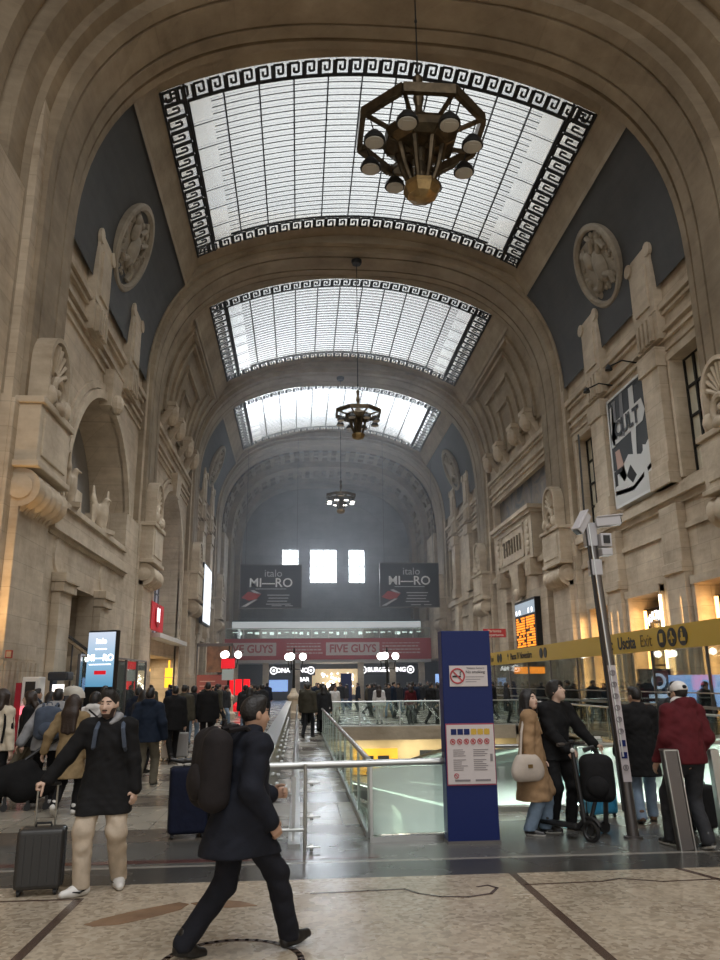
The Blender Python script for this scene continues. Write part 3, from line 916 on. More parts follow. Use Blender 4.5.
for z0, z1, p_ in ((6.45, 6.6, 0.08), (6.6, 6.95, 0.22), (6.95, 7.05, 0.14), (7.55, 7.75, 0.12)): bx(m_, s, 11.0 - p_, 11.1, y0 + 0.2, 35.0, z0, z1)
m_.build('portal_cornice', TRIM, wall_left)
for ya in (PY0 - 1.35, PY1 + 0.05):
    m_ = MB(); bx(m_, s, 10.72, 11.0, ya, ya + 1.3, 0, 4.7); bx(m_, s, 10.6, 11.0, ya - 0.1, ya + 1.4, 4.7, 5.0); bx(m_, s, 10.52, 11.0, ya - 0.16, ya + 1.46, 5.0, 5.3)
    m_.build('pilaster', STONE, wall_left, bevel=0.02)
m_ = MB()
for yy in (PY0 - 1.0, PY1 + 1.1): m_.lathe([(0.5, 0), (0.62, 0.06), (0.55, 0.12)], (s * 11.06, yy, 5.9), 20, 'X')
m_.build('roundel', TRIM, wall_left)
st = MB()
for i in range(16): bx(st, s, 11.1, 13.2, PY0 + 0.2 * i + 0.1, PY0 + 0.2 * i + 0.34, 0, 0.25 + 0.17 * i)
st.build('stair_step', STONE, wall_left)

# left, middle bay: tall glazed arch over a shop
yc = BAYS[1]; y0, y1 = yc - 6.8, yc + 6.8
m_ = MB(); arch_cells(m_, -1, 11.3, 13.0, yc, 5.0, 8.6, y0, y1, 17.3)
bx(m_, -1, 11.4, 13.0, yc - 5, yc + 5, 3.4, 4.3)
m_.build('masonry', STONE, wall_left)
m_ = MB(); arch_ring(m_, -1, 11.1, 11.4, yc, 5.0, 5.4, 8.6, 0); arch_ring(m_, -1, 11.2, 11.4, yc, 5.5, 5.75, 8.6, 0)
m_.prism([(-10.9, yc - 0.6, 13.3), (-10.9, yc + 0.6, 13.3), (-10.8, yc + 0.9, 14.7), (-10.8, yc - 0.9, 14.7)], (-0.5, 0, 0))
mouldings(m_, -1, y0, y1, ENT); m_.build('cornice', TRIM, wall_left)
m_ = MB(); bx(m_, -1, 10.6, 11.5, yc - 5.2, yc + 5.2, 4.25, 4.5); m_.build('shop_canopy', WHITE, wall_left)
w = struct('window_20', (-12.7, yc, 4.3))
g = MB(); bx(g, -1, 12.7, 12.75, yc - 5, yc + 5, 4.3, 13.8); g.build('pane', mat('milky_arch_glass', (0.46, 0.50, 0.58), 0.3, noise=0.1, scale=1, emit=0.16), w)  # pane emission stands in for daylight behind the arch
g = MB()
for i in range(9): bx(g, -1, 12.6, 12.7, yc - 5 + 1.25 * i - 0.04, yc - 5 + 1.25 * i + 0.04, 4.3, 13.6)
for i in range(6): bx(g, -1, 12.6, 12.7, yc - 5, yc + 5, 4.6 + 1.5 * i, 4.66 + 1.5 * i)
g.build('window_frame', mat('grey_frame', (0.2, 0.2, 0.22), 0.5), w)
m_ = MB(); bx(m_, -1, 12.9, 13.0, yc - 5, yc + 5, 0, 3.4); m_.build('shop_back_wall', mat('shop_tan', (0.42, 0.31, 0.16), 0.6, noise=0.3, scale=1.2), wall_left)

# right, middle bay: mosaic above an inscription block
MOSM = bpy.data.materials.new('mosaic_painting'); MOSM.use_nodes = True
nt = MOSM.node_tree; b_ = nt.nodes['Principled BSDF']; b_.inputs['Roughness'].default_value = 0.5
g_ = nt.nodes.new('ShaderNodeNewGeometry'); n_ = nt.nodes.new('ShaderNodeTexNoise'); n_.inputs['Scale'].default_value = 0.55; n_.inputs['Detail'].default_value = 8; n_.inputs['Distortion'].default_value = 1.2
nt.links.new(g_.outputs['Position'], n_.inputs['Vector'])
r_ = nt.nodes.new('ShaderNodeValToRGB'); e_ = r_.color_ramp.elements
e_[0].position = 0.28; e_[0].color = (0.045, 0.05, 0.055, 1); e_[1].position = 0.74; e_[1].color = (0.36, 0.31, 0.23, 1)
for p_, c_ in ((0.42, (0.13, 0.13, 0.14)), (0.52, (0.24, 0.20, 0.15)), (0.6, (0.19, 0.17, 0.17))): q_ = e_.new(p_); q_.color = (*c_, 1)
nt.links.new(n_.outputs['Fac'], r_.inputs['Fac']); nt.links.new(r_.outputs['Color'], b_.inputs['Base Color'])
s = 1
holes = [(yc - 6.2, yc + 6.2, 9.3, 14.5), (yc - 5.9, yc - 4.6, 0, 7.0), (yc + 3.0, yc + 4.4, 0, 7.0), (yc - 3.3, yc + 1.2, 0, 6.7)]
m_ = MB(); wall_cells(m_, s, 11.3, 13.2, y0, y1, 0, 17.3, holes)
for h in holes[1:]: bx(m_, s, 12.2, 13.2, *h)
m_.build('masonry', STONE, wall_right)
m_ = MB(); bx(m_, s, 11.75, 11.85, *holes[0]); m_.build('mosaic_picture', MOSM, wall_right)
m_ = MB(); mouldings(m_, s, y0, y1, ENT + [(8.6, 8.9, 0.25), (8.9, 9.05, 0.12)]); m_.build('cornice', TRIM, wall_right)
sb = MB(); bx(sb, s, 10.75, 11.8, 44.0, 52.5, 8.9, 11.6); bx(sb, s, 10.6, 11.9, 43.8, 52.7, 11.6, 11.8); bx(sb, s, 10.45, 11.9, 43.6, 52.9, 11.8, 12.05)
bx(sb, s, 10.68, 10.8, 45.6, 50.9, 9.2, 9.3); bx(sb, s, 10.68, 10.8, 45.6, 50.9, 11.2, 11.3); bx(sb, s, 10.68, 10.8, 45.6, 45.7, 9.2, 11.3); bx(sb, s, 10.68, 10.8, 50.8, 50.9, 9.2, 11.3)
for yy in (44.8, 51.7):
    for i in range(5): sb.ball((10.72, yy, 9.4 + 0.42 * i), (0.1, 0.3, 0.24), 8)
    for i in range(3): bx(sb, s, 10.6, 11.4, yy - 0.55 + 0.4 * i, yy - 0.3 + 0.4 * i, 7.9, 8.9)
sb.prism([(10.7, 47.2, 8.9), (10.7, 49.4, 8.9), (10.9, 48.7, 7.0), (10.9, 47.9, 7.0)], (0.5, 0, 0)); sb.ball((10.85, 48.3, 7.1), (0.25, 0.45, 0.4), 10)
sb.build('inscription_block', TRIM, wall_right)
sb = MB(); pr = random.Random(5); yy = 46.3
while yy < 50.2:
    hgt = 1.0; bx(sb, s, 10.66, 10.76, yy, yy + 0.14, 9.75, 10.75)
    if pr.random() < 0.6: bx(sb, s, 10.66, 10.76, yy, yy + 0.42, *pr.choice(((10.6, 10.75), (10.18, 10.32), (9.75, 9.9))))
    if pr.random() < 0.5: bx(sb, s, 10.66, 10.76, yy + 0.32, yy + 0.44, 9.75, 10.75)
    yy += 0.62
sb.build('carved_letters', mat('carved_shadow_stone', (0.19, 0.15, 0.10), 0.8), wall_right)

# ---- piers under the arches
def pier(s, yc):
    p = struct('pier', (s * 11, yc, 0))
    m_ = MB(); bx(m_, s, 10.72, 11.3, yc - 1.3, yc + 1.3, 2.45, 7.3); bx(m_, s, 10.95, 11.35, yc - 1.75, yc + 1.75, 0, 9.5)
    m_.build('shaft', STONE, p, bevel=0.03)
    m_ = MB(); bx(m_, s, 10.66, 11.3, yc - 1.36, yc + 1.36, 0, 2.45)
    for i in range(7): bx(m_, s, 10.6, 10.7, yc - 1.3 + 0.39 * i, yc - 1.3 + 0.39 * i + 0.24, 0.3, 2.4)
    bx(m_, s, 10.5, 11.3, yc - 1.45, yc + 1.45, 0, 0.3)
    m_.build('fluted_plinth', STONE, p)
    m_ = MB(); bx(m_, s, 10.35, 11.4, yc - 1.4, yc + 1.4, 7.75, 9.45); bx(m_, s, 10.25, 11.4, yc - 1.5, yc + 1.5, 9.45, 9.65); bx(m_, s, 10.25, 11.4, yc - 1.5, yc + 1.5, 7.6, 7.78)
    bx(m_, s, 10.3, 10.4, yc - 1.1, yc + 1.1, 8.0, 9.25)
    m_.build('block', TRIM, p, bevel=0.03)
    m_ = MB()
    n = 22; prof = [(0.5 + 0.05 * math.cos(PI * 2 * i / n * 5), -1.3 + 2.6 * i / n) for i in range(n + 1)]
    m_.lathe(prof, (s * 10.75, yc, 7.05), 18, 'Y')
    for sg in (-1, 1):
        m_.lathe([(0.1, 0), (0.3, 0), (0.34, 0.08 * sg), (0.1, 0.14 * sg)][::1], (s * 10.72, yc + sg * 1.3, 7.05), 16, 'Y')
    for i in range(8): m_.bar((s * 10.45, yc - 1.1 + 0.31 * i, 7.0), (s * 10.95, yc - 1.1 + 0.31 * i, 6.2), 0.2, 0.2)
    m_.build('scroll_console', TRIM, p, smooth=True)
    # arched relief: shell fan over a wheel
    m_ = MB(); R = 1.0; zs = 11.0; zb = 9.65
    arch_ring(m_, s, 10.35, 11.0, yc, R - 0.14, R, zs, zb, 20)
    N = 16
    m_.prism([(s * 10.6, yc - R + 0.04, zb)] + [(s * 10.6, yc + (R - 0.04) * math.cos(PI - PI * i / N), zs + (R - 0.04) * math.sin(PI * i / N)) for i in range(N + 1)] + [(s * 10.6, yc + R - 0.04, zb)], (s * 0.45, 0, 0))
    for i in range(9):
        a = PI * (i + 0.5) / 9
        m_.tube([(s * 10.55, yc + 0.2 * math.cos(a), 10.75 + 0.2 * math.sin(a)), (s * 10.5, yc + 0.78 * math.cos(a), 10.95 + 0.85 * math.sin(a))], [0.05, 0.1], 6)
    m_.tube([(s * 10.42, yc + 0.42 * math.cos(2 * PI * i / 18), 10.25 + 0.42 * math.sin(2 * PI * i / 18)) for i in range(18)], 0.13, 8, True)
    m_.ball((s * 10.45, yc, 10.25), 0.16, 8)
    for sg in (-1, 1): m_.ball((s * 10.4, yc + sg * 0.72, 9.95), (0.22, 0.26, 0.34), 10)
    m_.ball((s * 10.35, yc, 9.75), (0.22, 0.4, 0.22), 10)
    m_.build('arched_relief', TRIM, p, smooth=True)
    return p
for yc in RIBS:
    for s in (-1, 1): pier(s, yc)

# ---- end wall, mezzanine
wall_back = struct('wall_back', (0, 88, 0))
EW = [(-5.13, -3.2, 12.9, 16.75), (-1.9, 1.25, 12.9, 16.75), (2.6, 4.5, 12.9, 16.75)]
m_ = MB()
xs = sorted({-13.2, 13.2, *[v for w in EW for v in w[:2]]})
for xa, xb in zip(xs, xs[1:]):
    c = (xa + xb) / 2
    if any(w[0] < c < w[1] for w in EW):
        m_.box(xa, xb, 88, 88.6, 0, 12.9); m_.box(xa, xb, 88, 88.6, 16.75, 26.6)
    else: m_.box(xa, xb, 88, 88.6, 0, 26.6)
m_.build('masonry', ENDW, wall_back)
m_ = MB()
for sg in (-1, 1):
    rows = [[(x, y, z) for x, z in se_line(7.6, 6.6, 40, 9.5)] for y in (88.0, 87.85)]
rows.append([(x, 87.85, z) for x, z in se_line(7.25, 6.25, 40, 9.5)]); rows.append([(x, 88.0, z) for x, z in se_line(7.25, 6.25, 40, 9.5)])
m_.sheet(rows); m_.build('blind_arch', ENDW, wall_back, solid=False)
for i, w_ in enumerate(EW):
    w = struct('window_%d' % (30 + i), ((w_[0] + w_[1]) / 2, 88.3, w_[2]))
    f = MB(); n = 3 if i == 1 else 2
    for j in range(n + 2): x = w_[0] + (w_[1] - w_[0]) * j / (n + 1); f.box(x - 0.05, x + 0.05, 88.25, 88.35, w_[2], w_[3])
    for j in range(5): z = w_[2] + (w_[3] - w_[2]) * j / 4; f.box(w_[0], w_[1], 88.25, 88.35, z - 0.04, z + 0.04)
    f.build('window_frame', IRON, w)
    MB().box(w_[0], w_[1], 88.36, 88.38, w_[2], w_[3]).build('pane', WINGLASS, w)
mz = struct('mezzanine', (0, 82, 3.4))
m_ = MB(); m_.box(-10.55, 10.55, 79.9, 88, 3.75, 4.15); m_.build('slab', WHITE, mz)
m_ = MB(); m_.box(-10.25, 10.25, 84.2, 84.4, 7.35, 8.2); m_.build('lit_fascia', mat('lit_fascia', (0.80, 0.88, 0.92), 0.5, emit=0.38), mz)
m_ = MB(); m_.box(-10.25, 10.25, 84.3, 88, 8.2, 8.4); m_.box(-10.25, 10.25, 86.5, 86.6, 4.15, 7.35); m_.build('upper_shop_front', mat('upper_shop_grey', (0.16, 0.18, 0.18), 0.4), mz)
m_ = MB()
for i in range(13): m_.box(-10.5 + 1.75 * i - 0.04, -10.5 + 1.75 * i + 0.04, 80.1, 80.16, 4.15, 7.2)
m_.box(-10.55, 10.55, 80.08, 80.18, 7.15, 7.25); m_.build('railing_post', STEEL, mz)
MB().box(-10.55, 10.55, 80.12, 80.15, 6.2, 7.15).build('glass_railing', GLASS, mz)
pr = random.Random(2); m_ = MB()
for i in range(26): m_.box(-10.2 + 0.8 * i, -10.2 + 0.8 * i + pr.uniform(0.2, 0.6), 84.22, 84.3, 6.75 + pr.uniform(0, 0.3), 7.1)
m_.build('ceiling_lamp', mat('cool_lamp', (0.9, 0.95, 1), 0.4, emit=2.2), mz)
m_ = MB(); m_.box(-10.55, 10.55, 85.5, 85.7, 0, 3.75)
m_.build('lower_shop_wall', mat('lower_shop_dark', (0.035, 0.035, 0.04), 0.4, noise=0.4, scale=0.7), mz)
m_ = MB()
for x in (-9.5, -6.4, -3.2, 3.3, 6.6, 9.6): m_.box(x - 0.3, x + 0.3, 80.2, 80.8, 0, 3.75)
m_.build('support_column', STONE, mz, bevel=0.03)

mb_, hm_ = haze_box()
tag(mb_.build('haze', hm_), 'thin bluish haze filling the far half of the hall', 'haze', kind='stuff')
# ================================================================== FIXED THINGS OF THE HALL
# ---- medallions on the dark haunches
def medallion(s, yc, label):
    d, z = 10.56, 20.25
    t = thing('medallion', label, 'medallion', (s * d, yc, z), group='round relief medallions of the vault')
    M = Matrix.Rotation(-s * 0.34, 4, 'Y') @ (Matrix.Rotation(PI, 4, 'Z') if s > 0 else Matrix.Identity(4))   # local +X looks into the hall
    a = MB().lathe([(0.1, -0.15), (1.95, -0.15), (1.95, 0.16), (1.86, 0.24), (1.70, 0.24), (1.62, 0.12), (1.62, 0.02), (0.1, 0.02)], n=48, axis='X').xf(M)
    a.build('rim', MEDAL, t, local=True)
    r = MB(); pr = random.Random(int(yc) + s)
    r.ball((0.05, 0.15, -0.1), (0.22, 0.55, 0.8), 12); r.ball((0.08, -0.5, 0.55), (0.2, 0.35, 0.45), 12); r.ball((0.08, -0.75, 0.95), (0.16, 0.3, 0.25), 10)
    r.tube([(0.1, 0.3, -0.6), (0.12, 0.75, -0.8), (0.1, 0.7, -1.25)], 0.17, 8); r.tube([(0.1, -0.2, -0.6), (0.12, -0.6, -0.9), (0.1, -0.9, -0.7)], 0.15, 8)
    r.tube([(0.1, 0.5, 0.4), (0.14, 0.95, 0.75), (0.1, 1.15, 0.3)], 0.14, 8); r.tube([(0.1, 0.0, 0.7), (0.14, 0.35, 1.15), (0.1, 0.15, 1.4)], 0.13, 8)
    for i in range(26):
        q = pr.uniform(0, 2 * PI); rr = pr.uniform(1.0, 1.45)
        r.ball((0.04, rr * math.cos(q), rr * math.sin(q)), (0.1, pr.uniform(0.08, 0.2), pr.uniform(0.08, 0.2)), 8)
    r.xf(M).build('relief_figure', MEDAL, t, smooth=True, local=True)
medallion(-1, 30.3, 'round stone relief medallion on the dark haunch above the stair portal wall')
medallion(1, 30.5, 'round stone relief medallion on the dark haunch above the large poster')
medallion(-1, 65.2, 'small far round relief medallion above the wall with the bright white screen')
medallion(1, 65.4, 'small far round relief medallion on the right haunch beyond the mosaic')

# ---- eagles on the portal
def eagle(y, label, rz):
    t = SDF()
    t.cap((0, 0, 0.3), (0, 0.0, 1.0), 0.20, 0.24, 0.1).ell((0, 0, 0.75), (0.24, 0.24, 0.42), k=0.1)
    t.cap((0, -0.05, 1.05), (0, -0.16, 1.35), 0.16, 0.12, 0.08).cap((0, -0.2, 1.38), (0, -0.36, 1.32), 0.07, 0.03, 0.04)
    for sg in (-1, 1):
        t.cap((sg * 0.2, 0.05, 0.9), (sg * 0.5, 0.12, 1.35), 0.14, 0.12, 0.1, (1, 0.6, 1)).cap((sg * 0.5, 0.12, 1.35), (sg * 0.55, 0.12, 1.85), 0.13, 0.06, 0.08, (1, 0.6, 1))
        t.cap((sg * 0.42, 0.12, 1.0), (sg * 0.5, 0.14, 0.35), 0.14, 0.05, 0.08, (1, 0.6, 1)).cap((sg * 0.34, 0.12, 0.95), (sg * 0.34, 0.14, 0.3), 0.12, 0.05, 0.08, (1, 0.6, 1))
        t.cap((sg * 0.12, -0.02, 0.4), (sg * 0.14, -0.06, 0.1), 0.12, 0.08, 0.06)
    t.cap((0, 0.1, 0.4), (0, 0.2, 0.05), 0.16, 0.1, 0.08, (1, 0.5, 1))
    V, Fc = t.mesh(0.03)
    o = thing('eagle_statue', label, 'statue', (-11.15, y, 7.72), rz, 'carved eagles of the left wall')
    o.scale = (1.0, 1.0, 1.0)
    np_mesh('eagle', V, Fc, TRIM, o)
    MB().box(-0.5, 0.5, -0.35, 0.35, -0.02, 0.16).build('base', TRIM, o, local=True)
eagle(31.2, 'carved stone eagle with raised wings on the portal parapet inside the arched niche', PI / 2 - 0.3)
eagle(26.6, 'carved stone eagle beside the scroll console of the near left pier', PI / 2 + 0.4)
m_ = MB(); m_.box(-12.6, -11.8, 29.6, 30.5, 7.4, 9.2)
tag(m_.build('stone_pedestal', TRIM), 'plain stone block standing behind the carved eagle in the niche', 'pedestal')

# ---- chandeliers
def chandelier(loc, scale, ztop, label, lit=False, rot=0.0):
    t = thing('chandelier', label, 'chandelier', loc, rot, 'bronze octagonal chandeliers')
    S = scale
    def oct_(r, z, a0=PI / 8): return [(S * r * math.cos(a0 + PI / 4 * i), S * r * math.sin(a0 + PI / 4 * i), S * z) for i in range(8)]
    m_ = MB(); p = oct_(1.85, 0)
    for i in range(8): m_.bar(p[i], p[(i + 1) % 8], 0.15 * S, 0.30 * S)
    for i in range(8):
        q = oct_(1.0, -0.2); m_.bar(p[i], q[i], 0.10 * S, 0.10 * S)
    m_.build('outer_ring', BRONZE, t, local=True)
    m_ = MB(); m_.lathe([(0.25 * S, -0.1 * S), (1.05 * S, -0.1 * S), (1.12 * S, -0.22 * S), (1.05 * S, -0.42 * S), (0.8 * S, -0.55 * S), (0.25 * S, -0.62 * S)], n=8, a0=PI / 8)
    for i in range(8): m_.bar(oct_(0.3, -0.62)[i], oct_(1.0, -0.48)[i], 0.07 * S, 0.07 * S)
    m_.build('dish', BRONZE, t, local=True)
    m_ = MB()
    for i in range(8):
        a = oct_(0.66, -0.55)[i]; c = oct_(0.28, -1.80)[i]
        m_.tube([a, [a[0] * 0.78, a[1] * 0.78, -1.2 * S], c], [0.10 * S, 0.075 * S, 0.06 * S], 6)
    m_.lathe([(0.12 * S, -1.8 * S), (0.2 * S, -1.4 * S), (0.14 * S, -1.0 * S), (0.25 * S, -0.55 * S)], n=12)
    m_.build('strut_basket', BRONZE, t, local=True)
    m_ = MB(); m_.lathe([(0.3 * S, -1.68 * S), (0.52 * S, -1.76 * S), (0.54 * S, -1.90 * S), (0.42 * S, -2.12 * S), (0.2 * S, -2.2 * S), (0.05 * S, -2.22 * S)], n=8, a0=PI / 8)
    m_.build('bowl', BRASS, t, local=True)
    m_ = MB(); m_.lathe([(0.05 * S, 2.05 * S), (0.16 * S, 1.9 * S), (0.10 * S, 1.5 * S), (0.17 * S, 1.2 * S), (0.1 * S, 0.9 * S), (0.15 * S, 0.5 * S), (0.34 * S, 0.2 * S)], n=12)
    m_.build('stem', BRONZE, t, local=True)
    m_ = MB(); zt = ztop - loc[2]
    m_.tube([(0, 0, 2.0 * S), (0, 0, zt)], 0.022, 6)
    z = 2.4 * S
    while z < zt: m_.ball((0, 0, z), (0.05, 0.05, 0.08), 6); z += 1.6
    m_.lathe([(0.25, zt - 0.25), (0.3, zt - 0.1), (0.3, zt)], n=12)
    m_.build('chain', IRON, t, local=True)
    for i in range(8):
        a = PI / 4 * i + PI / 8; r = 1.50 * S
        c = Vector((r * math.cos(a), r * math.sin(a), -0.80 * S))
        l = MB(); l.lathe([(0.05 * S, 0.32 * S), (0.14 * S, 0.30 * S), (0.29 * S, 0.10 * S), (0.31 * S, -0.02 * S), (0.27 * S, -0.02 * S)], c, 16)
        l.tube([c + Vector((0, 0, 0.3 * S)), (c.x * 1.1, c.y * 1.1, -0.02)], 0.018 * S, 5)
        lo = l.build('lamp_shade', IRON, t, local=True, smooth=True)
        g = MB(); g.lathe([(0.02 * S, -0.03 * S), (0.26 * S, -0.03 * S), (0.26 * S, -0.06 * S), (0.02 * S, -0.07 * S)], c, 16)
        g.box(c.x - 0.15 * S, c.x + 0.15 * S, c.y - 0.15 * S, c.y + 0.15 * S, c.z - 0.085 * S, c.z - 0.05 * S)
        g.build('lamp_lens', LAMPW if lit else mat('unlit_lens', (0.50, 0.48, 0.43), 0.25), lo, local=True)
    return t
chandelier((0.26, 18.6, 17.15), 1.0, 25.0, 'large octagonal bronze chandelier with eight round lamps below the first skylight')
chandelier((0.0, 39.0, 15.9), 0.68, 25.2, 'second bronze chandelier, hanging on a long chain before the third skylight')
chandelier((0.0, 56.4, 15.5), 0.62, 25.2, 'farthest small bronze chandelier with lit lamps before the hazy end vault', lit=True)

# ---- hanging advertising boards
def ad_board(x0, x1, z0, z1, y, label):
    t = thing('advertising_board', label, 'board', ((x0 + x1) / 2, y, z0), group='dark advertising boards hung across the hall')
    MB().box(x0, x1, y - 0.06, y + 0.06, z0, z1).build('panel', NAVYBOARD, t)
    f = MB(); e = 0.07
    f.box(x0 - e, x0, y - 0.1, y + 0.1, z0 - e, z1 + e); f.box(x1, x1 + e, y - 0.1, y + 0.1, z0 - e, z1 + e); f.box(x0 - e, x1 + e, y - 0.1, y + 0.1, z0 - e, z0); f.box(x0 - e, x1 + e, y - 0.1, y + 0.1, z1, z1 + e)
    f.build('frame', DSTEEL, t)
    w = MB()
    for x in (x0 + 0.4, x1 - 0.4): w.tube([(x, y, z1), (x, y, 24.5)], 0.02, 5)
    w.build('suspension_wire', DSTEEL, t)
    cx = (x0 + x1) / 2; yy = y - 0.07; P = mat('board_print', (0.42, 0.42, 0.44), 0.5)
    text_obj('lettering', 'italo', 0.95, P, t, (cx + 0.2, yy, z1 - 0.75))
    text_obj('lettering', 'MI\u2014RO', 1.15, mat('board_print_bright', (0.72, 0.72, 0.72), 0.5), t, (cx, yy, z1 - 1.62), bold=0.012)
    b = MB(); b.box(cx - 1.4, cx + 1.4, yy, yy + 0.02, z1 - 2.18, z1 - 2.12)
    for i, (a, c) in enumerate(((0.0, 2.0), (0.1, 1.9), (0.0, 1.8), (-0.1, 2.1))): b.box(cx - 0.3 + a, cx - 0.3 + c, yy, yy + 0.02, z1 - 2.75 - 0.27 * i, z1 - 2.67 - 0.27 * i)
    b.box(cx + 0.1, cx + 1.0, yy, yy + 0.02, z0 + 0.15, z0 + 0.22); b.box(cx + 1.3, cx + 2.0, yy, yy + 0.02, z0 + 0.15, z0 + 0.22)
    b.build('fine_print', P, t)
    r = MB(); r.prism([(x0 + 0.1, yy, z0 + 0.9), (x0 + 0.7, yy, z0 + 1.45), (x0 + 1.9, yy, z0 + 1.25), (x0 + 1.5, yy, z0 + 0.8), (x0 + 0.8, yy, z0 + 0.65)], (0, 0.03, 0))
    r.build('red_train_nose', mat('print_red', (0.30, 0.03, 0.03), 0.5), t)
    r = MB(); r.prism([(x0 + 0.9, yy, z0 + 1.55), (x0 + 1.2, yy, z0 + 1.6), (x0 + 1.9, yy, z0 + 1.25), (x0 + 1.6, yy, z0 + 1.15)], (0, 0.03, 0))
    r.prism([(x0 + 0.1, yy, z0 + 0.1), (x0 + 0.5, yy, z0 + 0.1), (x0 + 1.6, yy, z0 + 0.75), (x0 + 1.3, yy, z0 + 0.75)], (0, 0.03, 0))
    r.build('print_highlight', P, t)
ad_board(-8.4, -2.92, 8.35, 12.2, 70, 'dark hanging advertising board nearer the left wall reading MI-RO')
ad_board(4.38, 9.82, 8.45, 12.45, 70.3, 'dark hanging advertising board nearer the right wall reading MI-RO')

# ---- red restaurant banner along the mezzanine
t = thing('red_banner', 'long red restaurant banner with white boxed lettering along the mezzanine edge', 'banner', (0, 79.8, 4.15))
MB().box(-10.56, 10.56, 79.76, 79.88, 4.05, 6.15).build('banner_cloth', RED, t)
PW = mat('banner_white', (0.62, 0.55, 0.53), 0.6)
for cx in (-8.1, 2.45): MB().box(cx - 2.75, cx + 2.75, 79.73, 79.76, 4.45, 5.75).build('lettering_field', PW, t)
for cx in (-8.1, 2.45): text_obj('lettering', 'FIVE GUYS', 1.10, RED, t, (cx, 79.72, 5.1), bold=0.03, sx=0.95)
pr = random.Random(8)
for x0, x1 in ((-4.3, -0.6), (5.5, 9.4)):
    m_ = MB()
    for i in range(4):
        x = x0
        while x < x1 - 0.2:
            w = pr.uniform(0.15, 0.5); m_.box(x, min(x + w, x1), 79.74, 79.77, 5.62 - 0.33 * i, 5.75 - 0.33 * i if i else 5.70); x += w + 0.08
    m_.build('small_print', PW, t)

# ---- lit shop signs under the mezzanine
def shop_sign(x, z, body, size, label, discs=True, second=None):
    t = thing('shop_sign', label, 'sign', (x, 80.6, z), group='lit white shop signs under the mezzanine')
    w = size * 0.62 * len(body)
    MB().box(x - w / 2 - 0.8, x + w / 2 + 0.8, 80.62, 80.72, z - 0.5, z + 0.5).build('sign_panel', BLACK, t)
    ws = body.split('   ')
    for q_, wd_ in enumerate(ws): text_obj('lettering', wd_, size, SIGNW, t, (x + (0 if len(ws) == 1 else (q_ - 0.45) * 2.1), 80.6, z), bold=0.02)
    if discs:
        for sg in (-1, 1):
            d = MB(); d.ring((x + sg * (w / 2 + 0.35), 80.57, z), 0.34, 0.05, n=18); d.ball((x + sg * (w / 2 + 0.35), 80.58, z), (0.14, 0.03, 0.14), 8)
            d.build('round_logo', SIGNW, t)
    if second: text_obj('lettering', second, size * 0.9, SIGNW, t, (x + 1.2, 80.58, z - 0.9), bold=0.02)
shop_sign(-3.7, 3.0, 'ONA   NO', 0.62, 'lit white cafe sign left of centre under the mezzanine, half hidden by a lamp post', second='BAR')
shop_sign(6.0, 3.0, 'BURGER KING', 0.62, 'lit white restaurant sign right of centre under the mezzanine')
m_ = MB(); pr = random.Random(4)
t = thing('shop_display', 'bright shop counter lights glowing below the mezzanine between the two signs', 'display', (0, 84, 0))
for i in range(30): m_.ball((pr.uniform(-0.6, 3.0), pr.uniform(83.5, 85), pr.uniform(1.3, 2.7)), pr.uniform(0.07, 0.16), 6)
m_.build('lamp', mat('shop_lamp', (1, 0.93, 0.82), 0.4, emit=5), t)
MB().box(-1.6, 3.4, 85.2, 85.4, 0.5, 3.2).build('lit_back_wall', mat('shop_glow', (0.9, 0.72, 0.45), 0.5, emit=0.35), t)
m_ = MB(); m_.box(-6.2, -4.2, 84.8, 84.9, 0.9, 2.1)
tag(m_.build('shop_screen', BLUEGLOW), 'glowing blue screen below the left lit cafe sign', 'screen')
m_ = MB(); m_.box(10.6, 11.6, 78.0, 78.1, 1.2, 2.5)
tag(m_.build('shop_screen', BLUEGLOW), 'glowing blue screen near the foot of the right wall, beyond the pylon', 'screen')

# ---- lamp posts with globes
def lamp_post(x, y, n, label, zt=3.0):
    t = thing('lamp_post', label, 'lamp', (x, y, 0), group='globe lamp posts of the concourse')
    m_ = MB(); m_.lathe([(0.42, 0), (0.42, 0.25), (0.30, 0.35), (0.26, 0.9), (0.34, 1.0), (0.34, 1.1), (0.2, 1.25), (0.1, 1.5)], n=12); m_.build('pedestal', STONE, t, local=True)
    m_ = MB(); m_.lathe([(0.08, 1.4), (0.06, 2.2), (0.05, zt), (0.08, zt + 0.05), (0.03, zt + 0.6)], n=10)
    for i in range(n):
        a = 2 * PI * i / n + 0.2; q = (0.48 * math.cos(a), 0.48 * math.sin(a), zt - 0.05)
        m_.tube([(0, 0, zt - 0.5), (q[0] * 0.8, q[1] * 0.8, zt - 0.55), q], 0.03, 6)
    m_.build('post', IRON, t, local=True)
    for i in range(n):
        a = 2 * PI * i / n + 0.2
        MB().ball((0.48 * math.cos(a), 0.48 * math.sin(a), zt + 0.13), 0.19, 14).build('globe', LAMPW, t, local=True, smooth=True)
lamp_post(-3.32, 42, 3, 'iron lamp post with white globes at the far end of the left balustrade')
lamp_post(1.68, 42, 3, 'iron lamp post with white globes to the right of the distant blue pylon')
lamp_post(-6.8, 42.5, 3, 'iron lamp post with white globes over a red sign by the left wall', 3.15)
t = thing('red_light_box', 'red sign panel fixed to the left lamp post below its globes', 'sign', (-6.8, 42.0, 2.3))
MB().box(-7.15, -6.45, 41.9, 42.0, 2.55, 3.05).build('upper_panel', REDGLOW, t); MB().box(-7.1, -6.5, 41.9, 42.0, 1.95, 2.5).build('lower_panel', mat('pale_panel', (0.6, 0.68, 0.66), 0.5), t)
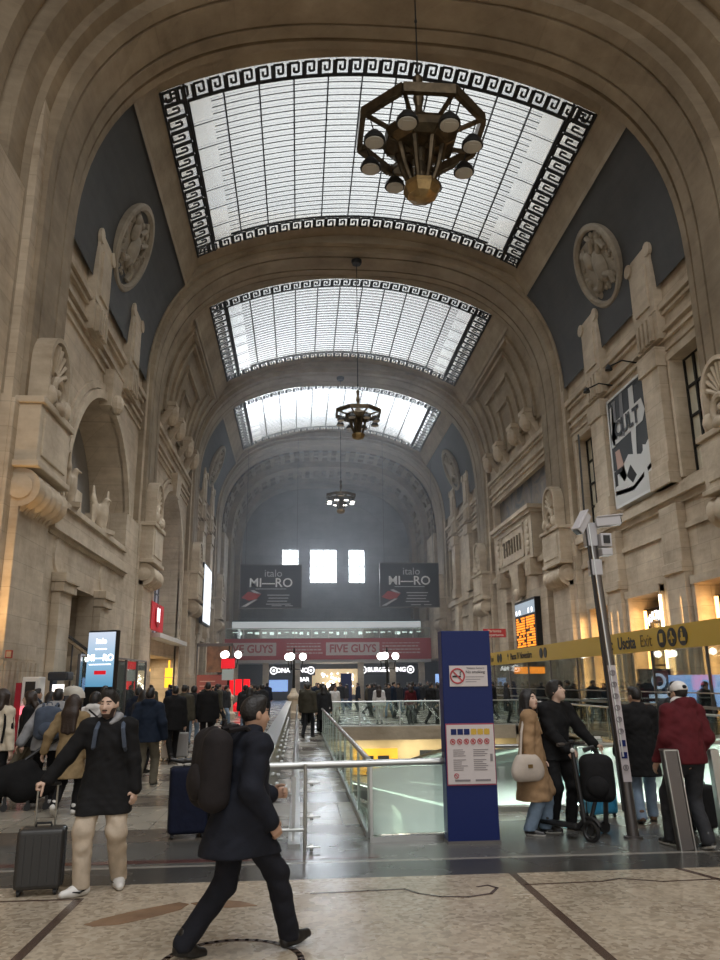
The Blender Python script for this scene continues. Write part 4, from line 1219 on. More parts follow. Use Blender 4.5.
for i in range(3):
    m_ = MB(); m_.box(-7.0 + 0.45 * i, -6.66 + 0.45 * i, 44, 44.3, 1.15, 2.0)
    tag(m_.build('red_lantern', REDGLOW), ('glowing red box', 'glowing red box, middle of the three', 'glowing red box')[i] + ' hung below the left lamp post' + (', nearest the wall', '', ', nearest the hall centre')[i], 'light box', 'red glowing boxes near the left lamp post')
m_ = MB(); m_.tube([(-6.25, 43.8, 0.05), (-6.2, 43.8, 0.5), (-6.3, 43.8, 0.95), (-6.2, 43.8, 1.15)], 0.09, 8); m_.lathe([(0.35, 0.0), (0.4, 0.3), (0.2, 0.5)], (-6.25, 43.8, 0.3), 10)
tag(m_.build('red_lamp_figure', REDGLOW), 'upright glowing red light figure under the red boxes', 'lamp')

# ---- left wall: shop sign, screens, kiosk, railings
t = thing('round_logo_sign', 'red square shop sign with a white N hung in the glazed arch', 'sign', (-10.75, 42.8, 4.6))
m_ = MB(); m_.box(-10.9, -10.72, 40.5, 44.4, 4.58, 6.0); m_.build('panel', mat('sign_red', (0.55, 0.02, 0.03), 0.4, emit=0.25), t)
m_ = MB(); m_.lathe([(0.05, 0), (0.62, 0), (0.62, 0.05), (0.05, 0.05)], (-10.71, 42.45, 5.35), 24, 'X'); m_.build('disc', mat('sign_red_dark', (0.45, 0.015, 0.02), 0.4), t)
text_obj('letter', 'N', 1.0, SIGNW, t, (-10.64, 42.45, 5.35), face='+X', bold=0.03)
t = thing('arched_shop_window', 'dark arched shop window behind the red N sign', 'window', (-11.6, 43.2, 4.5))
m_ = MB(); R = 1.9; m_.prism([(-11.75, 42.9 - R, 4.5)] + [(-11.75, 42.9 + R * math.cos(PI - PI * i / 14), 8.2 + R * 0.7 * math.sin(PI * i / 14)) for i in range(15)] + [(-11.75, 42.9 + R, 4.5)], (-0.3, 0, 0))
m_.build('pane', mat('dark_shop_glass', (0.06, 0.065, 0.065), 0.15), t)
t = thing('yellow_shop_sign', 'glowing yellow upright sign hung in the left shop doorway', 'sign', (-10.2, 42.5, 1.5))
m_ = MB(); m_.box(-10.12, -9.75, 42.3, 42.45, 1.6, 2.1); m_.build('lower_panel', YGLOW, t)
m_ = MB(); m_.box(-10.12, -9.75, 42.3, 42.45, 2.14, 2.6); m_.box(-9.97, -9.9, 42.3, 42.45, 2.6, 3.0); m_.build('upper_panel', YGLOW, t)
t = thing('warm_shelves', 'warmly lit shelves at the back of the left shop', 'shelves', (-12.6, 48, 0))
pr = random.Random(6)
for i in range(36):
    m_ = MB(); zz = pr.choice((0.8, 1.4, 2.0, 2.5)); m_.box(-12.85, -12.7, 43.6 + 0.24 * i, 43.6 + 0.24 * i + pr.uniform(0.08, 0.2), zz, zz + pr.uniform(0.2, 0.4))
    m_.build('goods', mat('shop_goods', (0.7, 0.45, 0.15), 0.5, noise=0.5, scale=3, emit=0.25), t)
sl = bpy.data.lights.new('shop_lamp', 'AREA'); sl.size = 1.2; sl.size_y = 8; sl.shape = 'RECTANGLE'; sl.energy = 220; sl.color = (1, 0.82, 0.55)
o = bpy.data.objects.new('shop_lamp', sl); COL.objects.link(o); o.location = (-12.1, 48.2, 3.3)

t = thing('advertising_totem', 'upright bright blue digital advertising screen beside the stair railing', 'screen', (-9.42, 26.0, 0))
M = Matrix.Translation((-9.42, 26.0, 0)) @ Matrix.Rotation(-0.42, 4, 'Z')
a = MB(); a.box(-0.56, 0.56, -0.1, 0.1, 0.0, 3.5); a.xf(M).build('housing', BLACK, t, bevel=0.03)
SCR = bpy.data.materials.new('screen_picture'); SCR.use_nodes = True
nt = SCR.node_tree; b_ = nt.nodes['Principled BSDF']; g_ = nt.nodes.new('ShaderNodeTexCoord'); s_ = nt.nodes.new('ShaderNodeSeparateXYZ'); nt.links.new(g_.outputs['Generated'], s_.inputs[0])
r_ = nt.nodes.new('ShaderNodeValToRGB'); e_ = r_.color_ramp.elements; e_[0].color = (0.10, 0.30, 0.48, 1); e_[1].color = (0.66, 0.74, 0.88, 1); q_ = e_.new(0.45); q_.color = (0.30, 0.52, 0.72, 1)
nt.links.new(s_.outputs[2], r_.inputs[0]); nt.links.new(r_.outputs[0], b_.inputs['Emission Color']); b_.inputs['Emission Strength'].default_value = 0.85; b_.inputs['Base Color'].default_value = (0.02, 0.02, 0.02, 1)
a = MB(); a.box(-0.52, 0.52, -0.12, -0.09, 1.72, 3.44); a.xf(M).build('screen', SCR, t)
for body, z, sz in (('italo', 3.15, 0.24), ('MI\u2014RO', 2.62, 0.30)):
    o = text_obj('lettering', body, sz, SIGNW, t, (0, 0, 0), bold=0.006)
    o.location = M @ Vector((0, -0.13, z)) - t.location; o.rotation_euler = (0, 0, -0.42)
a = MB(); a.box(-0.42, 0.42, -0.13, -0.11, 2.40, 2.43); a.box(-0.22, 0.22, -0.13, -0.11, 2.88, 2.92); a.xf(M).build('caption', SIGNW, t)
a = MB(); a.box(-0.2, 0.25, -0.13, -0.11, 2.1, 2.22); a.xf(M).build('red_caption', REDGLOW, t)

t = thing('ticket_machine', 'white ticket machine with dark screen and red side below the left portal', 'machine', (-10.1, 21.6, 0))
m_ = MB(); m_.box(-10.3, -9.85, 21.3, 21.8, 0, 2.0); m_.build('cabinet', WHITE, t, bevel=0.03)
m_ = MB(); m_.box(-10.44, -10.3, 21.28, 21.8, 0, 1.85); m_.build('side_panel', mat('machine_red', (0.35, 0.01, 0.03), 0.4), t)
m_ = MB(); m_.box(-10.2, -9.95, 21.27, 21.3, 1.45, 1.88); m_.build('screen', BLACK, t)
m_ = MB(); m_.box(-10.25, -9.95, 21.2, 21.3, 1.05, 1.25); m_.build('lit_slot', mat('lit_pink', (1.0, 0.15, 0.2), 0.4, emit=1.5), t)
t = thing('vending_kiosk', 'dark kiosk with a bright white counter beside the ticket machine', 'kiosk', (-9.0, 22.4, 0))
m_ = MB(); m_.box(-9.95, -9.4, 22.2, 22.8, 1.9, 2.14); m_.build('canopy', mat('kiosk_dark', (0.02, 0.025, 0.035), 0.4), t, bevel=0.05)
m_ = MB(); m_.box(-9.9, -9.45, 22.3, 22.7, 0, 1.5); m_.box(-9.9, -9.82, 22.3, 22.7, 1.5, 1.9); m_.build('body', mat('kiosk_dark', (0.02, 0.025, 0.035), 0.4), t)
m_ = MB(); m_.box(-9.8, -9.5, 22.25, 22.3, 1.6, 1.8); m_.build('lit_counter', mat('kiosk_lamp', (1, 0.97, 0.9), 0.4, emit=2.0), t)
t = thing('white_parasol', 'pale rounded awning behind the kiosk', 'awning', (-9.62, 23.6, 0))
m_ = MB(); m_.lathe([(0.36, 1.42), (0.34, 1.55), (0.25, 1.7), (0.08, 1.76)], n=20); m_.build('canopy', mat('awning_cloth', (0.6, 0.56, 0.48), 0.7), t, local=True, smooth=True)
m_ = MB(); m_.tube([(0, 0, 0), (0, 0, 1.8)], 0.04, 8); m_.build('pole', STEEL, t, local=True)

t = thing('stair_railing', 'glass and steel railing with dark posts round the stairs below the totem screen', 'railing', (-9.9, 29, 0))
m_ = MB(); P_ = [(-10.05, 25.6), (-9.95, 27.2), (-9.8, 28.8), (-9.65, 30.6), (-9.6, 32.4), (-9.6, 34.2)]
for x, y in P_: m_.bar((x, y, 0), (x, y, 2.72), 0.09, 0.09)
for a, c in zip(P_, P_[1:]): m_.bar((*a, 2.72), (*c, 2.72), 0.08, 0.06)
m_.build('railing_post', DSTEEL, t)
m_ = MB()
for a, c in zip(P_, P_[1:]): m_.bar((*a, 1.75), (*c, 1.75), 0.015, 1.8)
m_.build('glass_panel', GLASS, t)
m_ = MB(); m_.box(-10.5, -9.9, 30.6, 35.5, 0, 1.55); m_.box(-10.5, -10.1, 26, 30.5, 0, 1.2)
tag(m_.build('landing_plinth', mat('plinth_grey', (0.15, 0.15, 0.14), 0.5)), 'grey plinth wall behind the glass stair railing', 'plinth')
t = thing('stair_handrail', 'sloping dark and brass handrail of the portal staircase', 'handrail', (-11.0, 28, 0))
for dz, w, mm, nm in ((0, 0.07, BRASS, 'brass_rail'), (0.16, 0.07, IRON, 'dark_rail')):
    m_ = MB(); m_.bar((-10.95, 26.6, 3.35 + dz), (-10.75, 31.2, 2.55 + dz), w, w); m_.build(nm, mm, t)
for i in range(5):
    m_ = MB(); f_ = i / 4; m_.bar((-10.95 + 0.2 * f_, 26.6 + 4.6 * f_, 1.6), (-10.95 + 0.2 * f_, 26.6 + 4.6 * f_, 3.35 - 0.8 * f_), 0.05, 0.05)
    m_.build('baluster', DSTEEL, t)
t = thing('white_led_screen', 'tall bright white screen fixed high on the far left wall', 'screen', (-10.5, 62.5, 6.3))
m_ = MB(); m_.box(-10.75, -10.5, 60.2, 65.2, 6.3, 11.0); m_.build('housing', BLACK, t)
m_ = MB(); m_.box(-10.49, -10.46, 60.35, 65.05, 6.45, 10.85); m_.build('screen', mat('screen_white', (0.86, 0.92, 1.0), 0.4, emit=1.05), t)
m_ = MB(); m_.bar((-11.1, 61, 9), (-10.7, 61, 9), 0.12, 0.12); m_.build('bracket', IRON, t)
m_ = MB(); m_.bar((-11.1, 64, 9), (-10.7, 64, 9), 0.12, 0.12); m_.build('bracket', IRON, t)
t = thing('red_poster_panel', 'tall dull red poster with a portrait photo above it at the far left', 'poster', (-8.6, 53, 0))
m_ = MB(); m_.box(-9.8, -7.6, 53.0, 53.2, 0.4, 2.35); m_.build('panel', mat('poster_red', (0.26, 0.06, 0.05), 0.5, emit=0.12), t)
m_ = MB(); m_.box(-9.2, -7.6, 53.0, 53.2, 2.5, 4.2); m_.build('photo', mat('poster_photo', (0.28, 0.14, 0.08), 0.5, noise=0.7, scale=1.5), t)
m_ = MB(); m_.box(-9.9, -9.82, 53, 53.2, 0, 4.4); m_.box(-7.58, -7.5, 53, 53.2, 0, 4.4); m_.box(-9.9, -7.5, 53, 53.2, 4.2, 4.4); m_.build('frame', DSTEEL, t)
tm = MB(); pr = random.Random(9)
for i in range(5): tm.box(-9.6, -9.6 + pr.uniform(1, 1.9), 52.97, 53.0, 0.7 + 0.3 * i, 0.76 + 0.3 * i)
tm.build('small_print', mat('print_pale', (0.6, 0.4, 0.36), 0.5), t)
t = thing('warning_plate', 'tiny red framed plate on the near left pier', 'plate', (-10.55, 20.87, 2.47))
m_ = MB(); m_.box(-10.64, -10.46, 20.86, 20.89, 2.47, 2.67); m_.build('plate', mat('plate_red', (0.30, 0.04, 0.03), 0.6), t)
m_ = MB(); m_.box(-10.61, -10.49, 20.84, 20.87, 2.50, 2.64); m_.build('face', mat('plate_face', (0.36, 0.28, 0.20), 0.6), t)

# ---- right wall: poster, departure board, cafe sign
t = thing('wall_poster', 'large black and white poster with outlined CULT lettering on the right wall', 'poster', (11.0, 30.2, 9.2))
m_ = MB(); m_.box(10.98, 11.06, 28.4, 32.05, 9.2, 14.05); m_.build('print', mat('poster_charcoal', (0.045, 0.05, 0.055), 0.6), t)
PX = 10.97
def pp(name, m, *polys):
    q = MB()
    for k, p in enumerate(polys): q.prism([(PX - 0.002 * k, 32.05 - u * 3.65, 9.2 + v * 4.85) for u, v in p], (-0.012, 0, 0))   # u from the far edge
    q.build(name, m, t)
PWH = mat('poster_white', (0.62, 0.62, 0.60), 0.6); PSK = mat('poster_skin', (0.46, 0.30, 0.24), 0.6); PGR = mat('poster_grey', (0.20, 0.20, 0.21), 0.6)
pp('print_white', PWH, [(0, 0), (1, 0.0), (1, 0.42), (0.78, 0.33), (0.45, 0.40), (0.2, 0.30), (0.02, 0.33)])
pp('print_figure', PGR, [(0.05, 0.62), (0.12, 0.97), (0.22, 0.97), (0.2, 0.6)], [(0.3, 0.6), (0.36, 0.99), (0.44, 0.99), (0.42, 0.58)])
pp('print_leg', PWH, [(0.02, 0.55), (0.06, 0.93), (0.15, 0.95), (0.13, 0.55)], [(0.58, 0.50), (0.62, 0.97), (0.74, 0.97), (0.72, 0.62), (0.66, 0.30), (0.58, 0.28)], [(0.8, 0.12), (0.84, 0.40), (0.92, 0.38), (0.88, 0.2), (0.95, 0.08), (0.86, 0.06)])
pp('print_skin', PSK, [(0.1, 0.5), (0.22, 0.5), (0.36, 0.22), (0.28, 0.18), (0.12, 0.3)])
pp('print_black', BLACK, [(0.0, 0.10), (0.5, 0.06), (1, 0.17), (1, 0.21), (0.5, 0.10), (0.0, 0.14)], [(0.35, 0.22), (0.5, 0.13), (0.62, 0.18), (0.48, 0.30)], [(0.02, 0.32), (0.02, 0.18), (0.1, 0.18), (0.1, 0.28), (0.25, 0.29), (0.25, 0.33)])
pp('print_frame', PWH, [(0.08, 0.56), (0.90, 0.60), (0.98, 0.68), (0.92, 0.80), (0.14, 0.77), (0.03, 0.66)])
o = text_obj('lettering', 'CULT', 0.98, mat('poster_charcoal', (0.045, 0.05, 0.055), 0.6), t, (10.92, 30.2, 12.50), face='-X', bold=0.03, sx=1.0)
f = MB(); f.box(10.95, 11.3, 28.3, 28.4, 9.1, 14.15); f.box(10.95, 11.3, 32.05, 32.15, 9.1, 14.15); f.box(10.95, 11.3, 28.3, 32.15, 9.08, 9.2); f.box(10.95, 11.3, 28.3, 32.15, 14.05, 14.15)
f.build('frame', WHITE, t)
for y in (29.3, 31.9):
    l = MB(); l.tube([(11.3, y, 14.9), (10.6, y, 15.0), (10.0, y, 14.7)], 0.035, 6); l.lathe([(0.05, 0.12), (0.14, 0.0), (0.16, -0.12), (0.08, -0.14)], (9.98, y, 14.66), 10)
    tag(l.build('picture_lamp', IRON), 'small black spotlight on an arm above the poster, on its ' + ('near side' if y < 31 else 'far side'), 'spotlight', 'picture lamps over the poster')

t = thing('departure_board', 'tall departure board with rows of orange characters on the right wall', 'screen', (11.0, 47.1, 3.8))
m_ = MB(); m_.box(10.95, 11.3, 44.95, 49.3, 3.7, 6.65); m_.build('housing', BLACK, t)
m_ = MB(); m_.box(10.93, 10.95, 45.05, 49.2, 5.75, 6.5); m_.build('header', mat('board_header', (0.30, 0.36, 0.42), 0.4, emit=0.7), t)
m_ = MB(); pr = random.Random(11)
for i in range(12):
    z = 5.6 - 0.155 * i
    for ya, yb in ((45.2, 46.9), (47.2, 49.1)):
        y = ya
        while y < yb - 0.1:
            w = pr.uniform(0.12, 0.5)
            if pr.random() < 0.88: m_.box(10.925, 10.94, y, min(y + w, yb), z - 0.1, z)
            y += w + 0.06
m_.build('character_row', ORANGE, t)
m_ = MB()
for y in (45.6, 46.3, 48.2, 48.9): m_.ball((10.93, y, 5.95), (0.02, 0.16, 0.16), 8)
m_.build('header_lamp', SIGNW, t)
t = thing('cafe_sign', 'arched white lit cafe lettering inside the window under the poster', 'sign', (11.7, 31.0, 4.0))
word = 'BISTROT'
for i, ch in enumerate(word):
    a = PI * (0.80 - 0.60 * i / (len(word) - 1))
    o = text_obj('letter', ch, 0.42, SIGNW, t, (11.70, 31.0 + 0.85 * math.cos(PI - a) * -1, 3.75 + 0.62 * math.sin(a)), face='-X', bold=0.02)
m_ = MB(); m_.bar((11.74, 30.2, 4.1), (11.74, 31.8, 4.1), 0.03, 0.06); m_.build('sign_base', DSTEEL, t)
for yc_, lab in ((BAYS[0], 'cafe window under the poster'), ):
    t = thing('led_strip', 'bright vertical strip light on the near reveal of the cafe window under the poster', 'light', (11.5, 29.4, 0.2))
    m_ = MB(); m_.box(11.02, 11.10, 29.10, 29.18, 0.2, 5.0); m_.build('tube', WARMGLOW, t)
# warm lamps in the cafe windows and along the pilasters
def warm(x, y, z, e, size=0.35, rot=(0, 0, 0), col=(1, 0.60, 0.24)):
    l = bpy.data.lights.new('warm_lamp', 'AREA'); l.size = size; l.energy = e; l.color = col
    o = bpy.data.objects.new('warm_lamp', l); COL.objects.link(o); o.location = (x, y, z); o.rotation_euler = rot
for i_, (ya, yb) in enumerate(((24.37, 26.52), (29.42, 32.27), (34.57, 36.77))):
    for y, sg in ((ya, 1), (yb, -1)):
        for x_, yy_, e_ in ((11.42, y + sg * 0.5, 26), (11.0, y - sg * 0.75, 22)):
            l = bpy.data.lights.new('warm_lamp', 'AREA'); l.shape = 'RECTANGLE'; l.size = 0.2; l.size_y = 4.4; l.energy = e_; l.color = (1, 0.60, 0.24)
            o = bpy.data.objects.new('warm_lamp', l); COL.objects.link(o); o.location = (x_, yy_, 2.5); o.rotation_euler = (-sg * PI / 2 if x_ > 11.2 else -sg * PI / 2, 0, 0)
    warm(11.5, (ya + yb) / 2, 4.4, 8, 0.4)
    t = thing('amber_reveal_glow', 'added amber glow up the far reveal of the ' + ('cafe opening nearest the maroon jacket', 'cafe opening under the poster', 'farthest cafe opening, nearest the departure board')[i_], 'light', (11.6, yb - 0.3, 0.2), group=None)
    m_ = MB(); m_.box(11.60, 11.70, yb - 0.46, yb - 0.36, 0.2, 4.6); m_.build('tube', AMBER, t)  # added glowing strip, standing for amber lamplight on the stone reveal
warm(12.3, 30.9, 4.0, 15, 0.6, col=(0.8, 0.9, 1))
warm(-10.9, 19.2, 2.6, 110, 0.5, (PI, 0.0, 0))
t = thing('window_poster', 'blue lit advertising panel low behind the right glass partition', 'screen', (9.0, 23.4, 0.8))
m_ = MB(); m_.box(8.4, 10.4, 23.6, 23.7, 0.9, 1.9); m_.build('panel', BLUEGLOW, t)
t = thing('dark_totem_screen', 'dark information screen with a white ring logo behind the glass partition', 'screen', (7.9, 24.0, 0))
m_ = MB(); m_.box(7.7, 8.75, 24.2, 24.35, 0.0, 2.1); m_.build('housing', BLACK, t)
m_ = MB(); m_.ring((8.3, 24.17, 1.72), 0.2, 0.045, n=20); m_.box(7.95, 8.6, 24.17, 24.2, 1.2, 1.32); m_.box(7.95, 8.5, 24.17, 24.2, 1.02, 1.1); m_.build('logo', mat('print_white_blue', (0.55, 0.68, 0.85), 0.5, emit=0.5), t)

# ================================================================== CONCOURSE FURNITURE
# ---- yellow exit beam over the glass partition
X7 = 7.0
t = thing('exit_sign_beam', 'long yellow exit sign beam with black lettering over the right glass partition', 'sign', (X7, 27, 2.55))
MB().box(X7 - 0.09, X7 + 0.09, 12.5, 43.0, 2.56, 3.18).build('beam', YELLOW, t)
TX = X7 - 0.1
text_obj('lettering', 'Uscita', 0.52, BLACK, t, (TX, 23.1, 2.84), face='-X', bold=0.012)
text_obj('lettering', 'Exit', 0.50, mat('print_brown', (0.16, 0.09, 0.01), 0.5), t, (TX, 21.75, 2.84), face='-X')
text_obj('lettering', 'ic', 0.5, BLACK, t, (TX, 24.3, 2.84), face='-X', bold=0.01)
m_ = MB(); mw = MB()
for i, y in enumerate((20.75, 20.15, 19.55)):
    m_.lathe([(0.02, -0.01), (0.25, -0.01), (0.25, 0.01), (0.02, 0.01)], (TX + 0.003, y, 2.87), 22, 'X')
    if i == 0: mw.box(TX - 0.02, TX - 0.006, y - 0.09, y + 0.09, 2.76, 3.0)
    if i == 1: mw.box(TX - 0.02, TX - 0.006, y - 0.03, y + 0.03, 2.72, 3.03); mw.prism([(TX - 0.02, y - 0.16, 2.82), (TX - 0.02, y + 0.16, 2.82), (TX - 0.02, y, 2.95)], (0.012, 0, 0))
    if i == 2: mw.box(TX - 0.02, TX - 0.006, y - 0.13, y + 0.11, 2.74, 2.83); mw.box(TX - 0.02, TX - 0.006, y - 0.02, y + 0.06, 2.83, 2.97); mw.ball((TX - 0.013, y + 0.02, 3.02), (0.007, 0.04, 0.04), 8)
m_.build('round_pictogram', BLACK, t); mw.build('pictogram_figure', YELLOW, t)
text_obj('lettering', '\u2191  Piazza IV Novembre', 0.42, BLACK, t, (TX, 34.9, 2.86), face='-X', bold=0.004)
text_obj('lettering', 'Metro e Taxi', 0.40, BLACK, t, (TX, 40.6, 2.86), face='-X')
m_ = MB()
for y in (31.6, 31.05, 38.6, 38.1): m_.lathe([(0.02, -0.01), (0.21, -0.01), (0.21, 0.01), (0.02, 0.01)], (TX + 0.002, y, 2.87), 18, 'X')
m_.build('round_pictogram', BLACK, t)
t = thing('glass_partition', 'tall glass partition with steel rails below the yellow exit beam', 'partition', (X7, 27, 0))
MB().box(X7 - 0.015, X7 + 0.015, 12.5, 43, 0.12, 2.55).build('glass_panel', DGLASS, t)
m_ = MB()
for i in range(11): m_.box(X7 - 0.03, X7 + 0.03, 12.5 + 3.04 * i, 12.56 + 3.04 * i, 0, 2.56)
m_.build('railing_post', DSTEEL, t)
m_ = MB(); m_.box(X7 - 0.06, X7 - 0.02, 12.5, 43, 1.05, 1.12); m_.box(X7 - 0.05, X7 + 0.05, 12.5, 43, 0, 0.12); m_.box(X7 - 0.06, X7 - 0.02, 12.5, 43, 1.42, 1.45); m_.build('rail', STEEL, t)
t = thing('red_hanging_sign', 'small red hanging sign with white lettering beside the blue pylon', 'sign', (7.2, 42, 4.1))
m_ = MB(); m_.box(6.55, 7.75, 40.0, 40.08, 3.98, 4.42); m_.build('panel', RED, t)
text_obj('lettering', 'Partenze', 0.20, WHITE, t, (7.15, 39.99, 4.3)); text_obj('lettering', 'Departures', 0.2, WHITE, t, (7.15, 39.99, 4.1))
m_ = MB(); m_.tube([(7.0, 40.04, 4.42), (7.0, 40.04, 3.1)], 0.02, 5); m_.build('hanger', DSTEEL, t)
t = thing('orange_display', 'small orange lit display under the yellow beam beyond the pylon', 'screen', (7.3, 37, 1.9))
m_ = MB(); m_.box(7.4, 8.9, 37.5, 37.6, 2.1, 2.42); m_.build('panel', ORANGE, t)

# ---- blue pylon
def pylon(x0, x1, y, h, label, detail=True):
    t = thing('information_pylon', label, 'pylon', ((x0 + x1) / 2, y + 0.12, 0), group='blue information pylons')
    b = MB(); b.box(x0, x1, y, y + 0.24, 0.02, h); b.build('body', BLUE, t, bevel=0.008)
    b = MB(); b.box(x0 - 0.01, x1 + 0.01, y - 0.01, y + 0.25, 0, 0.03); b.build('base', DSTEEL, t)
    if not detail: return
    w = x1 - x0; PAN = mat('notice_white', (0.60, 0.55, 0.55), 0.5); PNK = mat('notice_edge', (0.34, 0.06, 0.10), 0.5); INK = mat('ink_grey', (0.22, 0.20, 0.21), 0.6); IR = mat('ink_red', (0.45, 0.05, 0.06), 0.6)
    U = lambda u: x0 + u * w
    n = MB(); n.box(U(0.14), U(0.91), y - 0.012, y, 1.72, 1.96); n.build('no_smoking_notice', PAN, t)
    n = MB(); n.ring((U(0.30), y - 0.015, 1.84), 0.083, 0.009); n.bar((U(0.30) - 0.06, y - 0.016, 1.90), (U(0.30) + 0.06, y - 0.016, 1.78), 0.006, 0.014); n.build('prohibition_ring', IR, t)
    n = MB(); n.box(U(0.30) - 0.06, U(0.30) + 0.04, y - 0.017, y - 0.01, 1.825, 1.845); n.tube([(U(0.30) + 0.04, y - 0.015, 1.85), (U(0.30) + 0.03, y - 0.015, 1.875), (U(0.30) + 0.05, y - 0.015, 1.895)], 0.004, 5); n.build('cigarette', BLACK, t)
    text_obj('lettering', 'Vietato fumare', 0.036, INK, t, (U(0.67), y - 0.014, 1.93), extrude=0.002); text_obj('lettering', 'No smoking', 0.047, BLACK, t, (U(0.665), y - 0.014, 1.885), extrude=0.002)
    n = MB()
    for i in range(3): n.box(U(0.46), U(0.84 - 0.08 * i), y - 0.014, y - 0.01, 1.825 - 0.028 * i, 1.832 - 0.028 * i)
    n.build('fine_print', INK, t)
    n = MB(); n.box(U(0.02), U(0.985), y - 0.014, y, 0.62, 1.30); n.build('notice_border', PNK, t)
    n = MB(); n.box(U(0.035), U(0.97), y - 0.02, y - 0.005, 0.635, 1.285); n.build('rules_notice', PAN, t)
    yy = y - 0.024
    for i in range(3):
        n = MB(); a = U(0.12 + 0.13 * i); n.box(a, a + 0.066, yy, yy + 0.006, 1.175, 1.24)
        q = n.build('blue_pictogram', BLUE, t)
        g = MB(); g.ball((a + 0.033, yy - 0.001, 1.215), (0.012, 0.003, 0.012), 8); g.box(a + 0.02, a + 0.046, yy - 0.003, yy, 1.185, 1.203); g.build('figure', PAN, q)
    for i in range(3):
        n = MB(); a = U(0.52 + 0.13 * i); n.prism([(a + 0.033, yy, 1.245), (a + 0.07, yy, 1.208), (a + 0.033, yy, 1.17), (a - 0.004, yy, 1.208)], (0, 0.006, 0)); n.box(a, a + 0.066, yy + 0.001, yy + 0.006, 1.175, 1.24)
        n.build('yellow_pictogram', YELLOW, t)
    for i in range(6):
        c = (U(0.15 + 0.135 * i), yy, 1.10); n = MB(); n.ring(c, 0.028, 0.0045, n=18, m=5); n.bar((c[0] - 0.02, yy, c[2] + 0.02), (c[0] + 0.02, yy, c[2] - 0.02), 0.005, 0.007); n.box(c[0] - 0.012, c[0] + 0.012, yy + 0.001, yy + 0.005, c[2] - 0.012, c[2] + 0.012)
        n.build('prohibition_pictogram', IR, t)
    pr = random.Random(3)
    for cx_ in (0.15, 0.55):
        n = MB()
        for i in range(11):
            if i in (4,): continue
            n.box(U(cx_), U(cx_ + pr.uniform(0.16, 0.30)), yy, yy + 0.005, 1.005 - 0.022 * i, 1.012 - 0.022 * i)
        n.build('fine_print', INK, t)
        MB().box(U(cx_ + 0.02), U(cx_ + 0.32), yy, yy + 0.005, 0.665, 0.685).build('footnote', INK, t)
    MB().box(U(0.88), U(0.93), yy, yy + 0.005, 0.88, 0.96).build('dark_mark', INK, t)
    n = MB(); n.ring((U(0.2), yy, 0.725), 0.025, 0.004, n=16, m=5); n.bar((U(0.2) - 0.015, yy, 0.74), (U(0.2) + 0.015, yy, 0.71), 0.005, 0.006); n.build('round_mark', IR, t)
pylon(-1.37, -0.775, 9.27, 2.37, 'blue information pylon with white notices standing in front of the balustrade')
pylon(0.15, 1.0, 60, 2.45, 'distant plain blue pylon amid the far crowd under the red banner', False)

# ---- CCTV pole
t = thing('camera_pole', 'tall slim metal pole carrying three security cameras right of the couple', 'pole', (0.80, 9.35, 0))
top = Vector((0.62, 9.35, 3.72))
m_ = MB(); m_.tube([(0.82, 9.35, 0), top], [0.068, 0.062], 16); m_.lathe([(0.11, 0), (0.11, 0.02), (0.07, 0.03)], (0.82, 9.35, 0), 16); m_.build('post', DSTEEL, t, smooth=True)
m_ = MB(); m_.tube([(0.70, 9.28, 0.3), (0.545, 9.29, 3.75), (0.56, 9.29, 4.9)], 0.013, 6); m_.build('cable', BLACK, t)
m_ = MB(); m_.tube([(0.755, 9.27, 0.9), (0.585, 9.28, 3.7)], 0.012, 6); m_.build('bright_conduit', STEEL, t)
CAMW = mat('camera_grey', (0.48, 0.47, 0.49), 0.45)
def bullet(c, d, L, name='bullet_camera'):
    d = Vector(d).normalized(); c = Vector(c); q = MB()
    q.bar(c - d * L / 2, c + d * L / 2, 0.115, 0.115); q.bar(c - d * L * 0.45 + Vector((0, 0, 0.066)), c + d * L * 0.62 + Vector((0, 0, 0.066)), 0.14, 0.016)
    o = q.build(name, CAMW, t, bevel=0.02)
    g = MB(); g.bar(c + d * L * 0.5, c + d * (L * 0.5 + 0.012), 0.10, 0.10); g.build('lens', BLACK, o, local=False) if False else None
    g = MB(); g.bar(c + d * L * 0.5 - t.location, c + d * (L * 0.5 + 0.012) - t.location, 0.08, 0.08); g.build('lens', BLACK, o, local=True)
bullet((0.47, 9.22, 3.70), (-0.50, -0.25, -0.75), 0.30)
bullet((0.82, 9.22, 3.72), (1.0, -0.3, 0.06), 0.30)
m_ = MB(); m_.tube([(0.50, 9.28, 3.82), (0.56, 9.33, 3.82), top], 0.025, 8); m_.tube([(0.74, 9.3, 3.68), top + Vector((0, 0, -0.06))], 0.03, 8); m_.box(0.55, 0.69, 9.28, 9.42, 3.42, 3.72); m_.build('bracket', CAMW, t, bevel=0.01)
m_ = MB(); m_.box(0.58, 0.72, 9.28, 9.42, 3.05, 3.25); m_.build('clamp', CAMW, t, bevel=0.01)
m_ = MB(); m_.box(0.70, 0.84, 9.2, 9.36, 3.40, 3.57); m_.box(0.70, 0.84, 9.2, 9.36, 3.29, 3.38); q = m_.build('box_camera', CAMW, t, bevel=0.01)
g = MB(); g.box(0.73, 0.81, 9.185, 9.2, 3.44, 3.54); g.xf(Matrix.Translation(-t.location)); g.build('lens', BLACK, q, local=True)
zs_ = [0.72 + 0.13 * i for i in range(9)]
def pole_x(z): return 0.82 - 0.20 * z / 3.72
m_ = MB(); m_.prism([(pole_x(0.62) - 0.05, 9.275, 0.62), (pole_x(0.62) + 0.05, 9.275, 0.62), (pole_x(1.95) + 0.05, 9.278, 1.95), (pole_x(1.95) - 0.05, 9.278, 1.95)], (0, 0.012, 0)); m_.build('notice_strip', mat('strip_pink_white', (0.52, 0.47, 0.48), 0.5), t)
m_ = MB(); n_ = MB()
